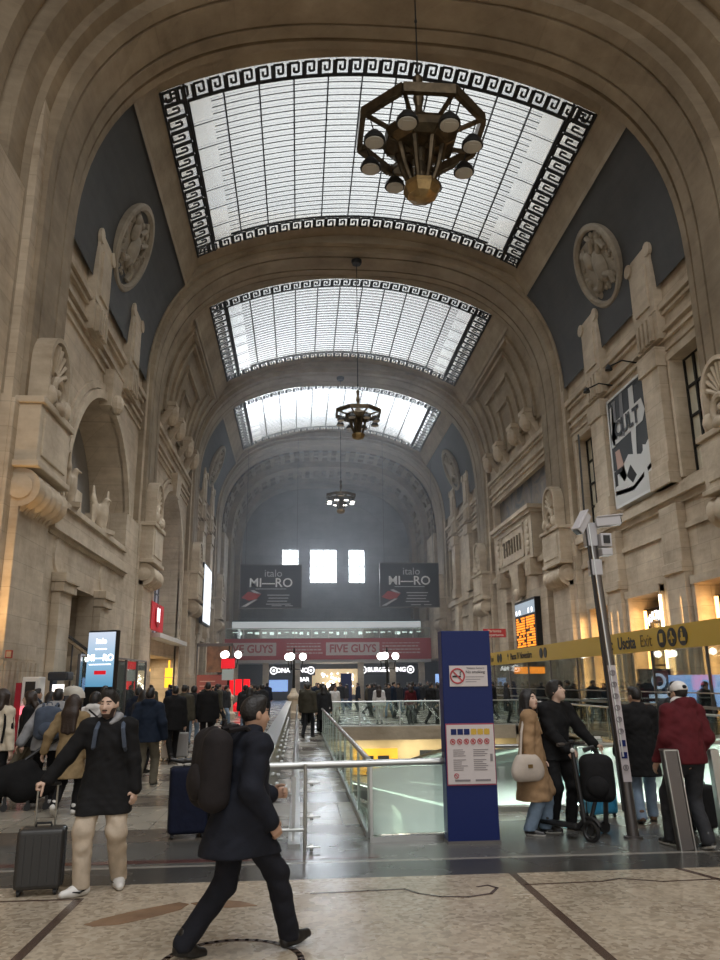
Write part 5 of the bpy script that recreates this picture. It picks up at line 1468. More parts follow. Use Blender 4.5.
for i, z in enumerate([0.78 + 0.135 * i for i in range(9)]):
    m_ = MB(); n_ = MB()
    if i in (1, 2): n_.box(pole_x(z) - 0.035, pole_x(z) + 0.035, 9.268, 9.276, z - 0.035, z + 0.035); n_.build('square_mark', BLUE, t)
    else: m_.ring((pole_x(z) - 0.005, 9.262, z), 0.03, 0.006, n=16, m=5); m_.box(pole_x(z) - 0.01, pole_x(z) + 0.01, 9.268, 9.276, z - 0.02, z + 0.02); m_.build('round_mark', mat('ink_grey', (0.22, 0.20, 0.21), 0.6), t)

# ---- bollard post on the right
t = thing('steel_bollard', 'slanting dark metal bollard post in front of the man in the maroon jacket', 'bollard', (1.08, 8.66, 0))
m_ = MB(); m_.bar((1.10, 8.66, 0), (1.02, 8.66, 1.02), 0.15, 0.12, (0, 1, 0)); m_.build('post', DSTEEL, t, bevel=0.01)
m_ = MB(); m_.bar((1.02, 8.6, 0), (0.94, 8.6, 1.02), 0.012, 0.03, (0, 1, 0)); m_.bar((1.18, 8.6, 0), (1.1, 8.6, 1.02), 0.012, 0.02, (0, 1, 0)); m_.bar((0.945, 8.66, 1.02), (1.10, 8.66, 1.02), 0.13, 0.015); m_.build('edge_trim', STEEL, t)
t = thing('steel_bollard', 'metal bollard post at the right edge beside the maroon jacket', 'bollard', (1.62, 8.9, 0))
m_ = MB(); m_.bar((1.70, 8.9, 0), (1.66, 8.9, 1.0), 0.10, 0.10, (0, 1, 0)); m_.build('post', STEEL, t, bevel=0.01)

# ---- balustrades round the opening
def balustrade(pts, label, h=0.87, glass=None, clamps=True, name='glass_balustrade', top=0.028):
    t = thing(name, label, 'balustrade', (*pts[0], 0))
    r = MB(); r.tube([(*p, h) for p in pts], top, 10); r.build('handrail', STEEL, t, smooth=True)
    g = MB()
    for a, c in zip(pts, pts[1:]):
        d = Vector((c[0] - a[0], c[1] - a[1])); L = d.length; n = max(1, round(L / 1.6)); d /= L
        for i in range(n):
            p = Vector(a) + d * (L * i / n + 0.02); q = Vector(a) + d * (L * (i + 1) / n - 0.02)
            g.bar((*p, h * 0.5 + 0.02), (*q, h * 0.5 + 0.02), 0.016, h - 0.12)
    g.build('glass_panel', glass or GLASS, t)
    s_ = MB()
    for a, c in zip(pts, pts[1:]):
        d = Vector((c[0] - a[0], c[1] - a[1])); L = d.length; n = max(1, round(L / 1.6)); d /= L
        s_.bar((*a, 0.03), (*c, 0.03), 0.07, 0.06)
        for i in range(n + 1):
            p = Vector(a) + d * L * i / n; s_.bar((*p, 0), (*p, h), 0.035, 0.035)
    s_.build('steel_post', STEEL, t)
    return t
balustrade([(-2.22, 9.50), (-0.75, 9.62)], 'glass balustrade across the near edge of the stairwell, left of the pylon', glass=GGLASS)
t = thing('steel_rail', 'horizontal steel rail across the near end of the walkway, left of the pylon', 'rail', (-2.6, 9.2, 0.87))
m_ = MB(); m_.tube([(-3.62, 9.2, 0.87), (-0.80, 9.5, 0.87)], 0.04, 12); m_.build('rail', STEEL, t, smooth=True)
balustrade([(-2.22, 9.8), (-2.22, 32.4)], 'long glass balustrade receding along the right side of the walkway', top=0.034, glass=CGLASS)
balustrade([(-0.72, 9.75), (-0.72, 11.4), (2.6, 11.4), (HX1, 11.4)], 'glass balustrade behind the couple with the scooter', glass=GGLASS)
balustrade([(HX0, 32.6), (HX1 + 0.2, 32.6)], 'far glass balustrade with people standing behind it', h=1.0, glass=CGLASS)
balustrade([(HX1 + 0.1, 11.5), (HX1 + 0.1, 32.5)], 'glass balustrade along the right edge of the stairwell', h=1.0, glass=DGLASS)
# steel-clad parapet on the left of the walkway
t = thing('steel_parapet', 'long steel clad parapet with bolts on the left of the walkway', 'parapet', (-3.5, 25, 0))
m_ = MB(); m_.box(-3.62, -3.44, 9.3, 40, 0.03, 0.86); m_.build('cladding', mat('parapet_steel', (0.36, 0.34, 0.31), 0.35, 0.7, noise=0.15, scale=1.5), t)
m_ = MB(); m_.box(-3.66, -3.40, 9.25, 40, 0.86, 0.90); m_.tube([(-3.12, 9.3, 0.72), (-3.12, 40, 0.72)], 0.03, 8); m_.box(-3.18, -3.04, 9.3, 40, 0.0, 0.04); m_.build('rail', STEEL, t)
m_ = MB()
for i in range(16):
    for z in (0.22, 0.62): m_.lathe([(0.01, 0), (0.03, 0), (0.03, 0.05), (0.01, 0.05)], (-3.43, 9.5 + 1.2 * i, z), 8, 'X')
    m_.bar((-3.12, 9.5 + 2.0 * i, 0), (-3.12, 9.5 + 2.0 * i, 0.72), 0.035, 0.035)
m_.build('bolt', STEEL, t)
t = thing('barrier_post', 'short steel barrier with two rails at the near end of the walkway', 'barrier', (-3.0, 9.13, 0))
m_ = MB(); m_.tube([(-2.99, 9.1, 0), (-2.99, 9.1, 0.90)], 0.02, 10); m_.tube([(-3.5, 9.1, 0.22), (-2.97, 9.1, 0.22)], 0.017, 8)
for z in (0.04, 0.35, 0.70): m_.lathe([(0.02, 0), (0.035, 0), (0.035, 0.04), (0.02, 0.04)], (-2.94, 9.08, z), 10, 'X'); m_.tube([(-2.99, 9.1, z), (-2.82, 9.1, z)], 0.010, 6)
m_.build('post', STEEL, t, smooth=True)

# ---- descending moving walkways in the opening
def travelator(xc, y0, y1, z1, label, z0=0.0):
    t = thing('moving_walkway', label, 'moving walkway', (xc, y0, 0), group='moving walkways going down')
    L = y1 - y0
    a = (xc, y0, z0 - 0.03); c = (xc, y1, z1)
    m_ = MB(); m_.bar(a, c, 1.0, 0.08); m_.build('tread_belt', mat('belt_grey', (0.10, 0.10, 0.10), 0.35, 0.6), t)
    m_ = MB()
    for i in range(60):
        f = i / 60; m_.box(xc - 0.48, xc + 0.48, y0 + L * f, y0 + L * f + 0.06, z0 + (z1 - z0) * f + 0.012, z0 + (z1 - z0) * f + 0.03)
    m_.build('tread', mat('tread_grey', (0.2, 0.2, 0.2), 0.3, 0.8), t)
    for sg in (-1, 1):
        x = xc + sg * 0.62
        m_ = MB(); m_.bar((x, y0, z0 + 0.45), (x, y1, z1 + 0.45), 0.02, 0.85); m_.build('side_glass', GGLASS, t)
        m_ = MB(); m_.bar((x, y0, z0 + 0.9), (x, y1, z1 + 0.9), 0.10, 0.06); m_.bar((x, y0 - 0.05, z0 + 0.9), (x, y0 - 0.05, z0 + 0.1), 0.1, 0.06); m_.build('handrail', STEEL, t)
        m_ = MB(); m_.bar((x, y0, z0 - 0.15), (x, y1, z1 - 0.15), 0.24, 0.5); m_.build('skirt', mat('skirt_steel', (0.45, 0.45, 0.43), 0.3, 0.9), t)
        m_ = MB(); m_.bar((x - sg * 0.03, y0, z0 + 0.84), (x - sg * 0.03, y1, z1 + 0.84), 0.03, 0.03); m_.build('light_strip', mat('strip_light', (0.95, 1.0, 0.88), 0.4, emit=3.0), t)
travelator(-1.5, 9.95, 32, -2.9, 'descending moving walkway nearest the main walkway balustrade', -0.62)
travelator(0.3, 12.2, 32, -2.6, 'descending moving walkway seen past the right side of the pylon')
travelator(2.2, 12.2, 32, -2.6, 'descending moving walkway behind the couple, middle of the stairwell')
travelator(4.3, 12.2, 32, -2.6, 'descending moving walkway by the right edge of the stairwell')
t = thing('lower_shop_front', 'warm yellow shop front on the lower level beneath the far balustrade', 'shop', (1, 36, -3.8))
m_ = MB(); m_.box(-3, 7, 36, 36.2, -3.8, -0.5); m_.build('facade', mat('facade_cream', (0.46, 0.36, 0.19), 0.5, noise=0.25, scale=0.8), t)
m_ = MB(); m_.box(-0.6, 1.4, 35.94, 36.0, -2.2, -1.1); m_.build('yellow_poster', mat('poster_yellow', (0.75, 0.38, 0.03), 0.5, emit=0.15), t)
m_ = MB(); m_.box(-0.2, 0.3, 35.9, 35.94, -1.7, -1.4); m_.box(0.5, 1.0, 35.9, 35.94, -1.7, -1.4); m_.build('poster_figure', BLACK, t)
MB().box(-2.2, -1.0, 35.95, 36.0, -3.6, -1.2).build('doorway', DARK, t); MB().box(2.4, 3.6, 35.95, 36.0, -3.6, -1.2).build('doorway', DARK, t)

def well_fill(x, y, z, sx, sy, e, rx):  # added fill lights without fittings, making the green balustrade glass glow
    l = bpy.data.lights.new('well_fill', 'AREA'); l.shape = 'RECTANGLE'; l.size = sx; l.size_y = sy; l.energy = e; l.color = (0.95, 1.0, 0.93)
    o = bpy.data.objects.new('well_fill', l); COL.objects.link(o); o.location = (x, y, z); o.rotation_euler = (rx, 0, 0)
well_fill(2.6, 13.0, -0.35, 6.0, 0.4, 1900, -PI / 2 - 0.25)
well_fill(-1.5, 11.2, -0.5, 1.0, 0.4, 45, -PI / 2 - 0.4)
# ================================================================== PEOPLE
SKIN = mat('skin', (0.50, 0.31, 0.22), 0.5, noise=0.08, scale=20)
SKIN2 = mat('skin_pale', (0.62, 0.43, 0.335), 0.5, noise=0.06, scale=20)
HAIRB = mat('hair_black', (0.012, 0.010, 0.010), 0.45, noise=0.4, scale=60, bump=0.4)
HAIRN = mat('hair_brown', (0.026, 0.014, 0.009), 0.45, noise=0.4, scale=60, bump=0.4)
BEARD = mat('beard', (0.060, 0.036, 0.027), 0.7)
EYE = mat('eye_dark', (0.02, 0.015, 0.012), 0.3)
LIP = mat('lip', (0.36, 0.15, 0.12), 0.5)
def cloth(name, c, bump=0.5, scale=9, rough=0.85, noise=0.18): return mat(name, c, rough, noise=noise, scale=scale, bump=bump, spec=0.25)
C_NAVY = cloth('navy_wool', (0.012, 0.014, 0.022)); C_BLACK = cloth('black_cloth', (0.010, 0.010, 0.011)); C_TROU = cloth('dark_suit_trousers', (0.012, 0.013, 0.019))
C_BEIGE = cloth('beige_joggers', (0.50, 0.42, 0.33)); C_TAN = cloth('tan_wool', (0.33, 0.21, 0.115)); C_CAMEL = cloth('camel_trench', (0.27, 0.195, 0.105))
C_GREY = cloth('grey_jacket', (0.30, 0.30, 0.31)); C_CREAM = cloth('cream_knit', (0.60, 0.53, 0.42)); C_MAROON = cloth('maroon_jacket', (0.085, 0.010, 0.014))
C_JEAN = cloth('blue_jeans', (0.20, 0.27, 0.36)); C_DJEAN = cloth('dark_jeans', (0.028, 0.029, 0.033)); C_KHAKI = cloth('khaki_trousers', (0.13, 0.115, 0.085))
C_PUFF = cloth('navy_puffer', (0.010, 0.017, 0.033), scale=5); C_WHITE = cloth('white_cloth', (0.70, 0.68, 0.66)); C_SLATE = cloth('slate_backpack', (0.075, 0.095, 0.135))
C_BROWN = cloth('dark_brown_backpack', (0.019, 0.016, 0.017)); C_DGREY = cloth('charcoal_coat', (0.030, 0.031, 0.034)); C_OLIVE = cloth('olive_coat', (0.06, 0.055, 0.04))
SHOEB = mat('black_leather', (0.010, 0.009, 0.009), 0.3); SHOEW = mat('white_leather', (0.70, 0.69, 0.67), 0.4); SOLEB = mat('dark_sole', (0.02, 0.02, 0.02), 0.6); SOLEW = mat('white_sole', (0.66, 0.64, 0.60), 0.5)
SHOEK = mat('brown_leather', (0.09, 0.045, 0.022), 0.4)

def V3(*a): return np.array(a, float)
def unit(v): v = np.asarray(v, float); return v / (np.linalg.norm(v) + 1e-12)
def ik(a, t, l1, l2, pole):
    a = np.asarray(a, float); t = np.asarray(t, float)
    d = t - a; L = np.linalg.norm(d); L2 = min(L, (l1 + l2) * 0.998); u = d / L; t = a + u * L2
    x = (l1 * l1 - l2 * l2 + L2 * L2) / (2 * L2); h = math.sqrt(max(l1 * l1 - x * x, 0))
    p = np.asarray(pole, float); p = p - u * (p @ u); p = unit(p)
    return a + u * x + p * h, t
def rotm(yaw=0, pitch=0, roll=0):
    """head axes: yaw to the person's left +, pitch up +"""
    y, p, r = [math.radians(v) for v in (yaw, pitch, roll)]
    Rz = np.array([[math.cos(y), -math.sin(y), 0], [math.sin(y), math.cos(y), 0], [0, 0, 1]])
    Rx = np.array([[1, 0, 0], [0, math.cos(-p), -math.sin(-p)], [0, math.sin(-p), math.cos(-p)]])
    Ry = np.array([[math.cos(r), 0, math.sin(r)], [0, 1, 0], [-math.sin(r), 0, math.cos(r)]])
    return Rz @ Rx @ Ry

def skeleton(sp):
    """person's own axes: front is -Y, left is +X; nominal height 1.75"""
    J = {}
    P = V3(*sp.get('pelvis', (0, 0, 0.93)))
    lean = sp.get('lean', (0, 0))                          # (to own left, forward) metres at the neck
    up = unit((lean[0], -lean[1], 0.53))
    J['P'] = P; J['chest'] = P + up * 0.32; J['neck'] = P + up * 0.525
    tw = math.radians(sp.get('twist', 0)); side = V3(math.cos(tw), math.sin(tw), 0)
    J['side'] = side; J['up'] = up
    hf = V3(*sp.get('headfwd', (0, -0.02, 0)))
    J['head'] = J['neck'] + up * 0.155 + hf
    J['R'] = rotm(*sp.get('head', (0, 0, 0)))
    sw = sp.get('shoulder', 0.175)
    for n, sg in (('L', 1), ('R', -1)):
        J['sh' + n] = J['neck'] - up * 0.055 + side * sg * sw
        J['hip' + n] = P + V3(sg * 0.092, 0, -0.02)
        ft = V3(*sp.get('foot' + n, (sg * 0.10, 0.0, 0.085)))
        J['kn' + n], J['an' + n] = ik(J['hip' + n], ft, 0.435, 0.425, sp.get('knee' + n, (sg * 0.08, -1, 0)))
        hd = V3(*sp.get('hand' + n, (sg * 0.27, -0.02, 0.83)))
        J['el' + n], J['wr' + n] = ik(J['sh' + n], hd, 0.29, 0.265, sp.get('elbow' + n, (sg * 0.5, 1, -0.2)))
        J['toe' + n] = unit(sp.get('toe' + n, (sg * 0.15, -1, 0)))
    return J

def add_hand(S, J, n, sp, fine):
    sg = 1 if n == 'L' else -1
    W_ = J['wr' + n]
    d = unit(sp.get('handdir' + n, W_ - J['el' + n]))
    pn = V3(*sp.get('palm' + n, (-sg, 0.1, 0)))            # where the palm looks
    pn = unit(pn - d * (pn @ d)); th = np.cross(d, pn) * 1.0
    fw = V3(*sp.get('thumb' + n, (0, -1, 0.1)))
    if th @ fw < 0: th = -th
    curl = sp.get('curl' + n, 0.35)
    if not fine:
        S.cap(W_, W_ + d * 0.08, 0.026, 0.032, 0.02, (1, 1, 1)).cap(W_ + d * 0.08, W_ + d * 0.13 + pn * 0.03, 0.03, 0.022, 0.02).cap(W_ + d * 0.03 + th * 0.02, W_ + d * 0.08 + th * 0.045 + pn * 0.015, 0.013, 0.011, 0.015)
        return
    for i, o in enumerate((-0.028, -0.0095, 0.0095, 0.028)):
        S.cap(W_ + d * 0.005 + th * o * 0.55, W_ + d * 0.085 + th * o, 0.0165, 0.0135, 0.018)
        k = W_ + d * 0.085 + th * o; f = (0.80, 0.95, 1.0, 0.92)[i]; a = 0.0; r = 0.0098
        for L_, c_ in ((0.040, 0.9), (0.026, 1.3), (0.021, 1.0)):
            a += curl * c_; q = k + (d * math.cos(a) + pn * math.sin(a)) * L_ * f
            S.cap(k, q, r, r * 0.92, 0.006); r *= 0.92; k = q
    b = W_ + d * 0.022 + th * 0.024; m1 = b + (d * 0.7 + th * 0.75 + pn * 0.35) * 0.036; m2 = m1 + (d * 0.85 + th * 0.3 + pn * (0.4 + curl)) * 0.030; m3 = m2 + (d * 0.9 + pn * (0.3 + curl)) * 0.022
    S.cap(b, m1, 0.0165, 0.0125, 0.012).cap(m1, m2, 0.0122, 0.011, 0.006).cap(m2, m3, 0.011, 0.0095, 0.005)

def person(label, loc, rz, sp, group=None, res=0.0095, height=1.75, fine=True):
    """one continuous body; hair, clothes and shoes are its children"""
    J = skeleton(sp); k = height / 1.75
    hc, R = J['head'], J['R']
    H = lambda *p: hc + R @ V3(*p)
    S = SDF()
    P, C, N, up, side = J['P'], J['chest'], J['neck'], J['up'], J['side']
    wd = sp.get('build', 1.0)
    S.cap(P + up * 0.02, C, 0.135 * wd, 0.15 * wd, 0.06, (1, 0.70, 1)).cap(C, N - up * 0.09, 0.15 * wd, 0.115 * wd, 0.06, (1, 0.68, 1)).ell(P, (0.155 * wd, 0.115, 0.12), k=0.06)
    S.cap(N - up * 0.08, H(0, 0.012, -0.06), 0.058, 0.05, 0.03)
    for n in 'LR':
        S.cap(N - up * 0.06, J['sh' + n], 0.06, 0.062, 0.04).cap(J['sh' + n], J['el' + n], 0.052, 0.042, 0.03).cap(J['el' + n], J['wr' + n], 0.042, 0.026, 0.02)
        S.cap(J['hip' + n], J['kn' + n], 0.082 * wd, 0.056, 0.04).cap(J['kn' + n], J['an' + n], 0.055, 0.038, 0.03)
        A = J['an' + n]; t_ = J['toe' + n]; S.cap(A, A + t_ * 0.10 + V3(0, 0, -0.055), 0.030, 0.018, 0.02)
        if sp.get('hands', True): add_hand(S, J, n, sp, fine)
    S.ell(H(0, 0.012, 0.022), (0.074, 0.094, 0.100), R, 0.02).cap(H(0, -0.03, -0.035), H(0, -0.056, -0.088), 0.056, 0.034, 0.035)
    S.ell(H(0, -0.045, -0.03), (0.058, 0.050, 0.070), R, 0.03)
    if fine:
        S.cap(H(0, -0.090, 0.012), H(0, -0.112, -0.028), 0.009, 0.0135, 0.012).cap(H(-0.032, -0.078, 0.030), H(0.032, -0.078, 0.030), 0.012, 0.012, 0.012)
        for sg in (-1, 1):
            S.ell(H(sg * 0.031, -0.093, 0.010), (0.014, 0.012, 0.009), R, 0.008, sub=True); S.ell(H(sg * 0.031, -0.078, 0.009), (0.0125, 0.0125, 0.0115), R, 0.003)
            S.ell(H(sg * 0.077, 0.012, -0.002), (0.010, 0.020, 0.032), R, 0.008); S.ell(H(sg * 0.036, -0.066, -0.022), (0.022, 0.020, 0.02), R, 0.02)
        S.cap(H(-0.018, -0.090, -0.062), H(0.018, -0.090, -0.062), 0.0085, 0.0085, 0.006)
    else:
        S.cap(H(0, -0.090, 0.01), H(0, -0.108, -0.028), 0.012, 0.015, 0.012)
        for sg in (-1, 1): S.ell(H(sg * 0.077, 0.012, -0.002), (0.014, 0.022, 0.032), R, 0.01)
    V, F = S.mesh(res)
    beard = sp.get('beard', False)
    def fm(c):
        q = (c - hc) @ R
        m = np.zeros(len(c), int); front = q[:, 1] < -0.05
        for sg in (-1, 1):
            m[((q[:, 0] - sg * 0.031) ** 2 / 0.0125 ** 2 + (q[:, 2] - 0.009) ** 2 / 0.007 ** 2 < 1) & front] = 2
            m[(np.abs(q[:, 0] - sg * 0.032) < 0.019) & (np.abs(q[:, 2] - 0.034) < 0.0055) & front] = 1
        if beard:
            near = (((q[:, 2] < -0.080) & (q[:, 2] > -0.125)) | ((np.abs(q[:, 0]) > 0.038) & (q[:, 2] < -0.030) & (q[:, 1] > -0.075) & (q[:, 2] > -0.125))) & (np.abs(q[:, 0]) < 0.09) & (q[:, 1] < 0.0)
            m[near & ~((np.abs(q[:, 0]) < 0.02) & (np.abs(q[:, 2] + 0.062) < 0.007))] = 1
            m[(np.abs(q[:, 0]) < 0.026) & (np.abs(q[:, 2] + 0.046) < 0.006) & front] = 1
        m[(np.abs(q[:, 0]) < 0.021) & (np.abs(q[:, 2] + 0.062) < 0.0065) & front] = 3
        return m
    root = np_mesh('person', V, F, [sp.get('skin', SKIN), sp.get('brow', BEARD if beard else HAIRB), EYE, LIP], None, fm, scale=k)
    root.location = loc; root.rotation_euler = (0, 0, rz)
    tag(root, label, 'person', group)
    def part(name, S_, m, r=None, fn=None):
        if fine and name in ('trousers',) + tuple(g['name'] for g in sp.get('tops', [])): S_.folds = 0.0065 if name == 'trousers' else 0.0060
        V, F = S_.mesh(r or res * 1.15)
        return np_mesh(name, V, F, m, root, fn, scale=k)
    # ---- hair or cap
    hk = sp.get('hair', 'short'); hm = sp.get('hairmat', HAIRB)
    if hk:
        S = SDF(); S.ell(H(0, 0.018, 0.030), (0.081, 0.100, 0.104), R, 0.02)
        if hk == 'short': S.cap(H(-0.035, -0.035, 0.108), H(0.035, -0.035, 0.108), 0.030, 0.030, 0.04)
        if hk == 'full': S.ell(H(0, 0.0, 0.055), (0.096, 0.110, 0.098), R, 0.03).ell(H(0, 0.055, 0.0), (0.088, 0.07, 0.075), R, 0.03).cap(H(-0.045, -0.075, 0.085), H(0.05, -0.078, 0.082), 0.03, 0.028, 0.03)
        if hk in ('long', 'bob'):
            L_ = -0.42 if hk == 'long' else -0.16
            S.ell(H(0, 0.02, 0.03), (0.096, 0.112, 0.108), R, 0.03)
            for x in (-0.06, 0.0, 0.06): S.cap(H(x, 0.06, 0.0), H(x * 1.1, 0.10 if hk == 'bob' else 0.125, -0.14), 0.058, 0.055, 0.05, (1, 0.8, 1)).cap(H(x * 1.1, 0.10 if hk == 'bob' else 0.125, -0.14), H(x * 1.35, 0.10 if hk == 'bob' else 0.155, L_ + abs(x) * 0.4), 0.055, 0.036, 0.05, (1, 0.8, 1))
            for sg in (-1, 1): S.cap(H(sg * 0.078, -0.005, 0.03), H(sg * 0.092, 0.0, -0.15), 0.034, 0.026, 0.04)
        if hk == 'bun': S.ell(H(0, 0.11, 0.05), (0.045, 0.045, 0.045), R, 0.02)
        # open the face
        S.ell(H(0, -0.128, -0.040), (0.084, 0.096, 0.142), R, 0.012, sub=True)
        if hk in ('short', 'full', 'bun'):
            S.ell(H(0, -0.02, -0.15), (0.15, 0.13, 0.125), R, 0.015, sub=True)
            S.clip(R @ V3(0, 0, 1), float((R @ V3(0, 0, 1)) @ H(0, 0, -0.085)))
        part('hair', S, hm, res * 0.95)
    if sp.get('cap'):
        S = SDF(); S.ell(H(0, 0.015, 0.040), (0.093, 0.110, 0.098), R, 0.02); S.clip(R @ V3(0, 0, 1), float((R @ V3(0, 0, 1)) @ H(0, 0, 0.022)))
        o = part('cap', S, sp['cap'], res)
        S = SDF(); S.cap(H(-0.04, -0.10, 0.032), H(0.04, -0.10, 0.032), 0.05, 0.05, 0.01, (1, 1.2, 0.16)); part('cap_brim', S, sp['cap'], res)
        S = SDF(); S.ell(H(0.0, 0.125, 0.055), (0.03, 0.012, 0.022), R, 0.005); part('cap_logo', S, C_BLACK, res * 0.8)
    # ---- trousers
    tr = sp.get('trousers')
    if tr is not None:
        lo = sp.get('loose', 1.0); S = SDF(); S.ell(P + V3(0, 0, -0.0), (0.17 * wd, 0.128, 0.13), k=0.05)
        for n in 'LR':
            K, A = J['kn' + n], J['an' + n]
            S.cap(J['hip' + n], K, 0.098 * wd * (0.5 + lo / 2), 0.072 * lo, 0.04).cap(K, A - (K - A) * 0.05, 0.071 * lo, sp.get('ankle', 0.062) * lo, 0.03)
        S.clip((0, 0, 1), 0.055) if not sp.get('seated') else None
        part('trousers', S, tr)
    # ---- upper garment: torso, sleeves, optional skirt to the hem
    for gi, g in enumerate(sp.get('tops', [])):
        S = SDF(); th = g.get('t', 0.022); w = wd
        S.cap(P + up * 0.04, C, 0.148 * w + th, 0.158 * w + th, 0.05, (1, 0.74, 1)).cap(C, N - up * 0.085, 0.158 * w + th, 0.118 * w + th, 0.05, (1, 0.72, 1))
        for n in 'LR':
            S.cap(N - up * 0.05, J['sh' + n], 0.055 + th, 0.064 + th, 0.04)
            if g.get('sleeves', True):
                E_, W_ = J['el' + n], J['wr' + n]
                S.cap(J['sh' + n], E_, 0.058 + th, 0.046 + th, 0.03).cap(E_, E_ + (W_ - E_) * 0.97, 0.046 + th, 0.033 + th * 0.9, 0.025)
        if 'hem' in g and sp.get('trousers') is not None:
            for n in 'LR': S.cap(J['hip' + n], J['kn' + n], 0.098 * wd * (0.5 + sp.get('loose', 1.0) / 2) + 0.014, 0.072 * sp.get('loose', 1.0) + 0.016, 0.06)
        if 'hem' in g:
            hz = g['hem']; fl_ = g.get('flare', 0.19); hx, hy = g.get('hemshift', (0, 0))
            S.cap(P + up * 0.1, V3(P[0] + hx, P[1] + hy, hz), 0.15 * w + th, fl_ + th, 0.05, (1, g.get('hemdepth', 0.78), 1))
            S.clip((0, 0, 1), hz)
        if g.get('hood'): S.cap(H(-0.07, 0.085, -0.115), H(0.07, 0.085, -0.115), 0.062, 0.062, 0.04).cap(H(-0.09, 0.02, -0.13), H(0.09, 0.02, -0.13), 0.045, 0.045, 0.04)
        if g.get('collar'): S.cap(H(-0.04, 0.02, -0.115), H(0.04, 0.02, -0.115), 0.066, 0.066, 0.02, (1, 1, 0.8))
        if g.get('scarf'): S = SDF().cap(H(-0.05, 0.0, -0.105), H(0.05, 0.0, -0.105), 0.075, 0.075, 0.02).cap(H(-0.06, 0.06, -0.11), H(0.06, 0.06, -0.11), 0.06, 0.06, 0.03)
        if g.get('scarf2'): S = SDF().cap(H(-0.075, 0.05, -0.12), H(0.075, 0.05, -0.12), 0.05, 0.05, 0.04).cap(H(-0.08, 0.0, -0.135), H(-0.05, -0.05, -0.16), 0.035, 0.02, 0.03).cap(H(0.08, 0.0, -0.135), H(0.05, -0.05, -0.16), 0.035, 0.02, 0.03)
        o = part(g['name'], S, g['m'])
        if g.get('lapel'):
            for sg in (-1, 1):
                S = SDF(); f_ = V3(0, -1, 0)
                S.cap(N + side * sg * 0.06 + f_ * 0.09 - up * 0.05, C + side * sg * 0.015 + f_ * 0.15 - up * 0.05, 0.03, 0.018, 0.02, (1, 0.5, 1)); V_, F_ = S.mesh(res); np_mesh('lapel', V_, F_, g['m'], o, None, scale=k)
    # ---- shoes
    sh = sp.get('shoes', (SHOEB, SOLEB))
    for n in 'LR':
        A = J['an' + n]; t_ = J['toe' + n]; pit = V3(0, 0, 1); nrm = unit(pit - t_ * (pit @ t_)); sd = np.cross(t_, nrm)
        S = SDF(); b0 = A - nrm * 0.045
        q_ = sp.get('bigshoe', 1.0)
        S.cap(b0 - t_ * 0.035, b0 + t_ * 0.06 - nrm * 0.006, 0.043 * q_, 0.045 * q_, 0.03).cap(b0 + t_ * 0.06 - nrm * 0.01, b0 + t_ * 0.155 - nrm * 0.016, 0.045, 0.034, 0.03).cap(A - t_ * 0.01, A + nrm * 0.045 - t_ * 0.015, 0.047, 0.046, 0.02)
        S.clip(nrm, float(nrm @ (A - nrm * 0.085)))
        fn = (lambda c, A=A, nrm=nrm: (((c - A) @ nrm) < -0.060).astype(int))
        o = part('shoe', S, list(sh), res * 0.9, fn)
        if sp.get('bigshoe'):
            for sg in (-1, 1):
                q = MB(); q.tube([A + sd * sg * 0.050 + t_ * 0.09 - nrm * 0.040, A + sd * sg * 0.056 + t_ * 0.03 - nrm * 0.052, A + sd * sg * 0.052 - t_ * 0.02 - nrm * 0.035, A + sd * sg * 0.052 - t_ * 0.045 - nrm * 0.012], [0.004, 0.010, 0.007, 0.003], 6)
                q.v = [tuple(k * c_ for c_ in p) for p in q.v]; q.build('side_mark', SHOEB, o, local=True)
            for i_ in range(4):
                q = MB(); b_ = A + t_ * (0.035 + 0.022 * i_) + nrm * (0.010 - 0.011 * i_); q.tube([b_ - sd * 0.026, b_ + nrm * 0.008, b_ + sd * 0.026], 0.005, 5); q.v = [tuple(k * c_ for c_ in p) for p in q.v]; q.build('lace', SOLEW, o, local=True)
    return root, J

# ---------- the man striding past in front
def backpack(label, loc, rz, w, d, h, m, sm, parent_at=None, tilt=0.0, group=None, straps=True, name='backpack'):
    """worn on a back: own front (-Y) lies against the wearer's back"""
    t = thing(name, label, 'backpack', loc, rz, group)
    t.rotation_euler = (tilt, 0, rz)
    S = SDF(); 
    for x in (-1, 1): S.cap((x * (w / 2 - 0.07), 0, 0.09), (x * (w / 2 - 0.07), 0.0, h - 0.11), 0.09, 0.085, 0.08, (1, d / 0.2, 1))
    S.ell((0, 0, h * 0.5), (w / 2 - 0.02, d / 2 - 0.01, h / 2), k=0.05)
    V, F = S.mesh(0.012); np_mesh('bag_body', V, F, m, t)
    S = SDF(); S.ell((0, d * 0.42, h * 0.33), (w * 0.36, d * 0.24, h * 0.22), k=0.02); V, F = S.mesh(0.012); np_mesh('front_pocket', V, F, m, t)
    q = MB(); q.tube([(-0.04, -d * 0.3, h), (-0.03, -d * 0.3, h + 0.04), (0.03, -d * 0.3, h + 0.04), (0.04, -d * 0.3, h)], 0.009, 6); q.build('carry_loop', sm, t, local=True)
    if straps:
        for sg in (-1, 1):
            q = MB(); q.tube([(sg * 0.09, -d * 0.35, h * 0.95), (sg * 0.105, -0.20, h * 0.99), (sg * 0.12, -0.36, h * 0.78), (sg * 0.14, -0.34, h * 0.45), (sg * 0.15, -0.14, h * 0.2), (sg * 0.12, -d * 0.3, h * 0.14)], 0.021, 6); q.build('strap', sm, t, local=True)
    return t

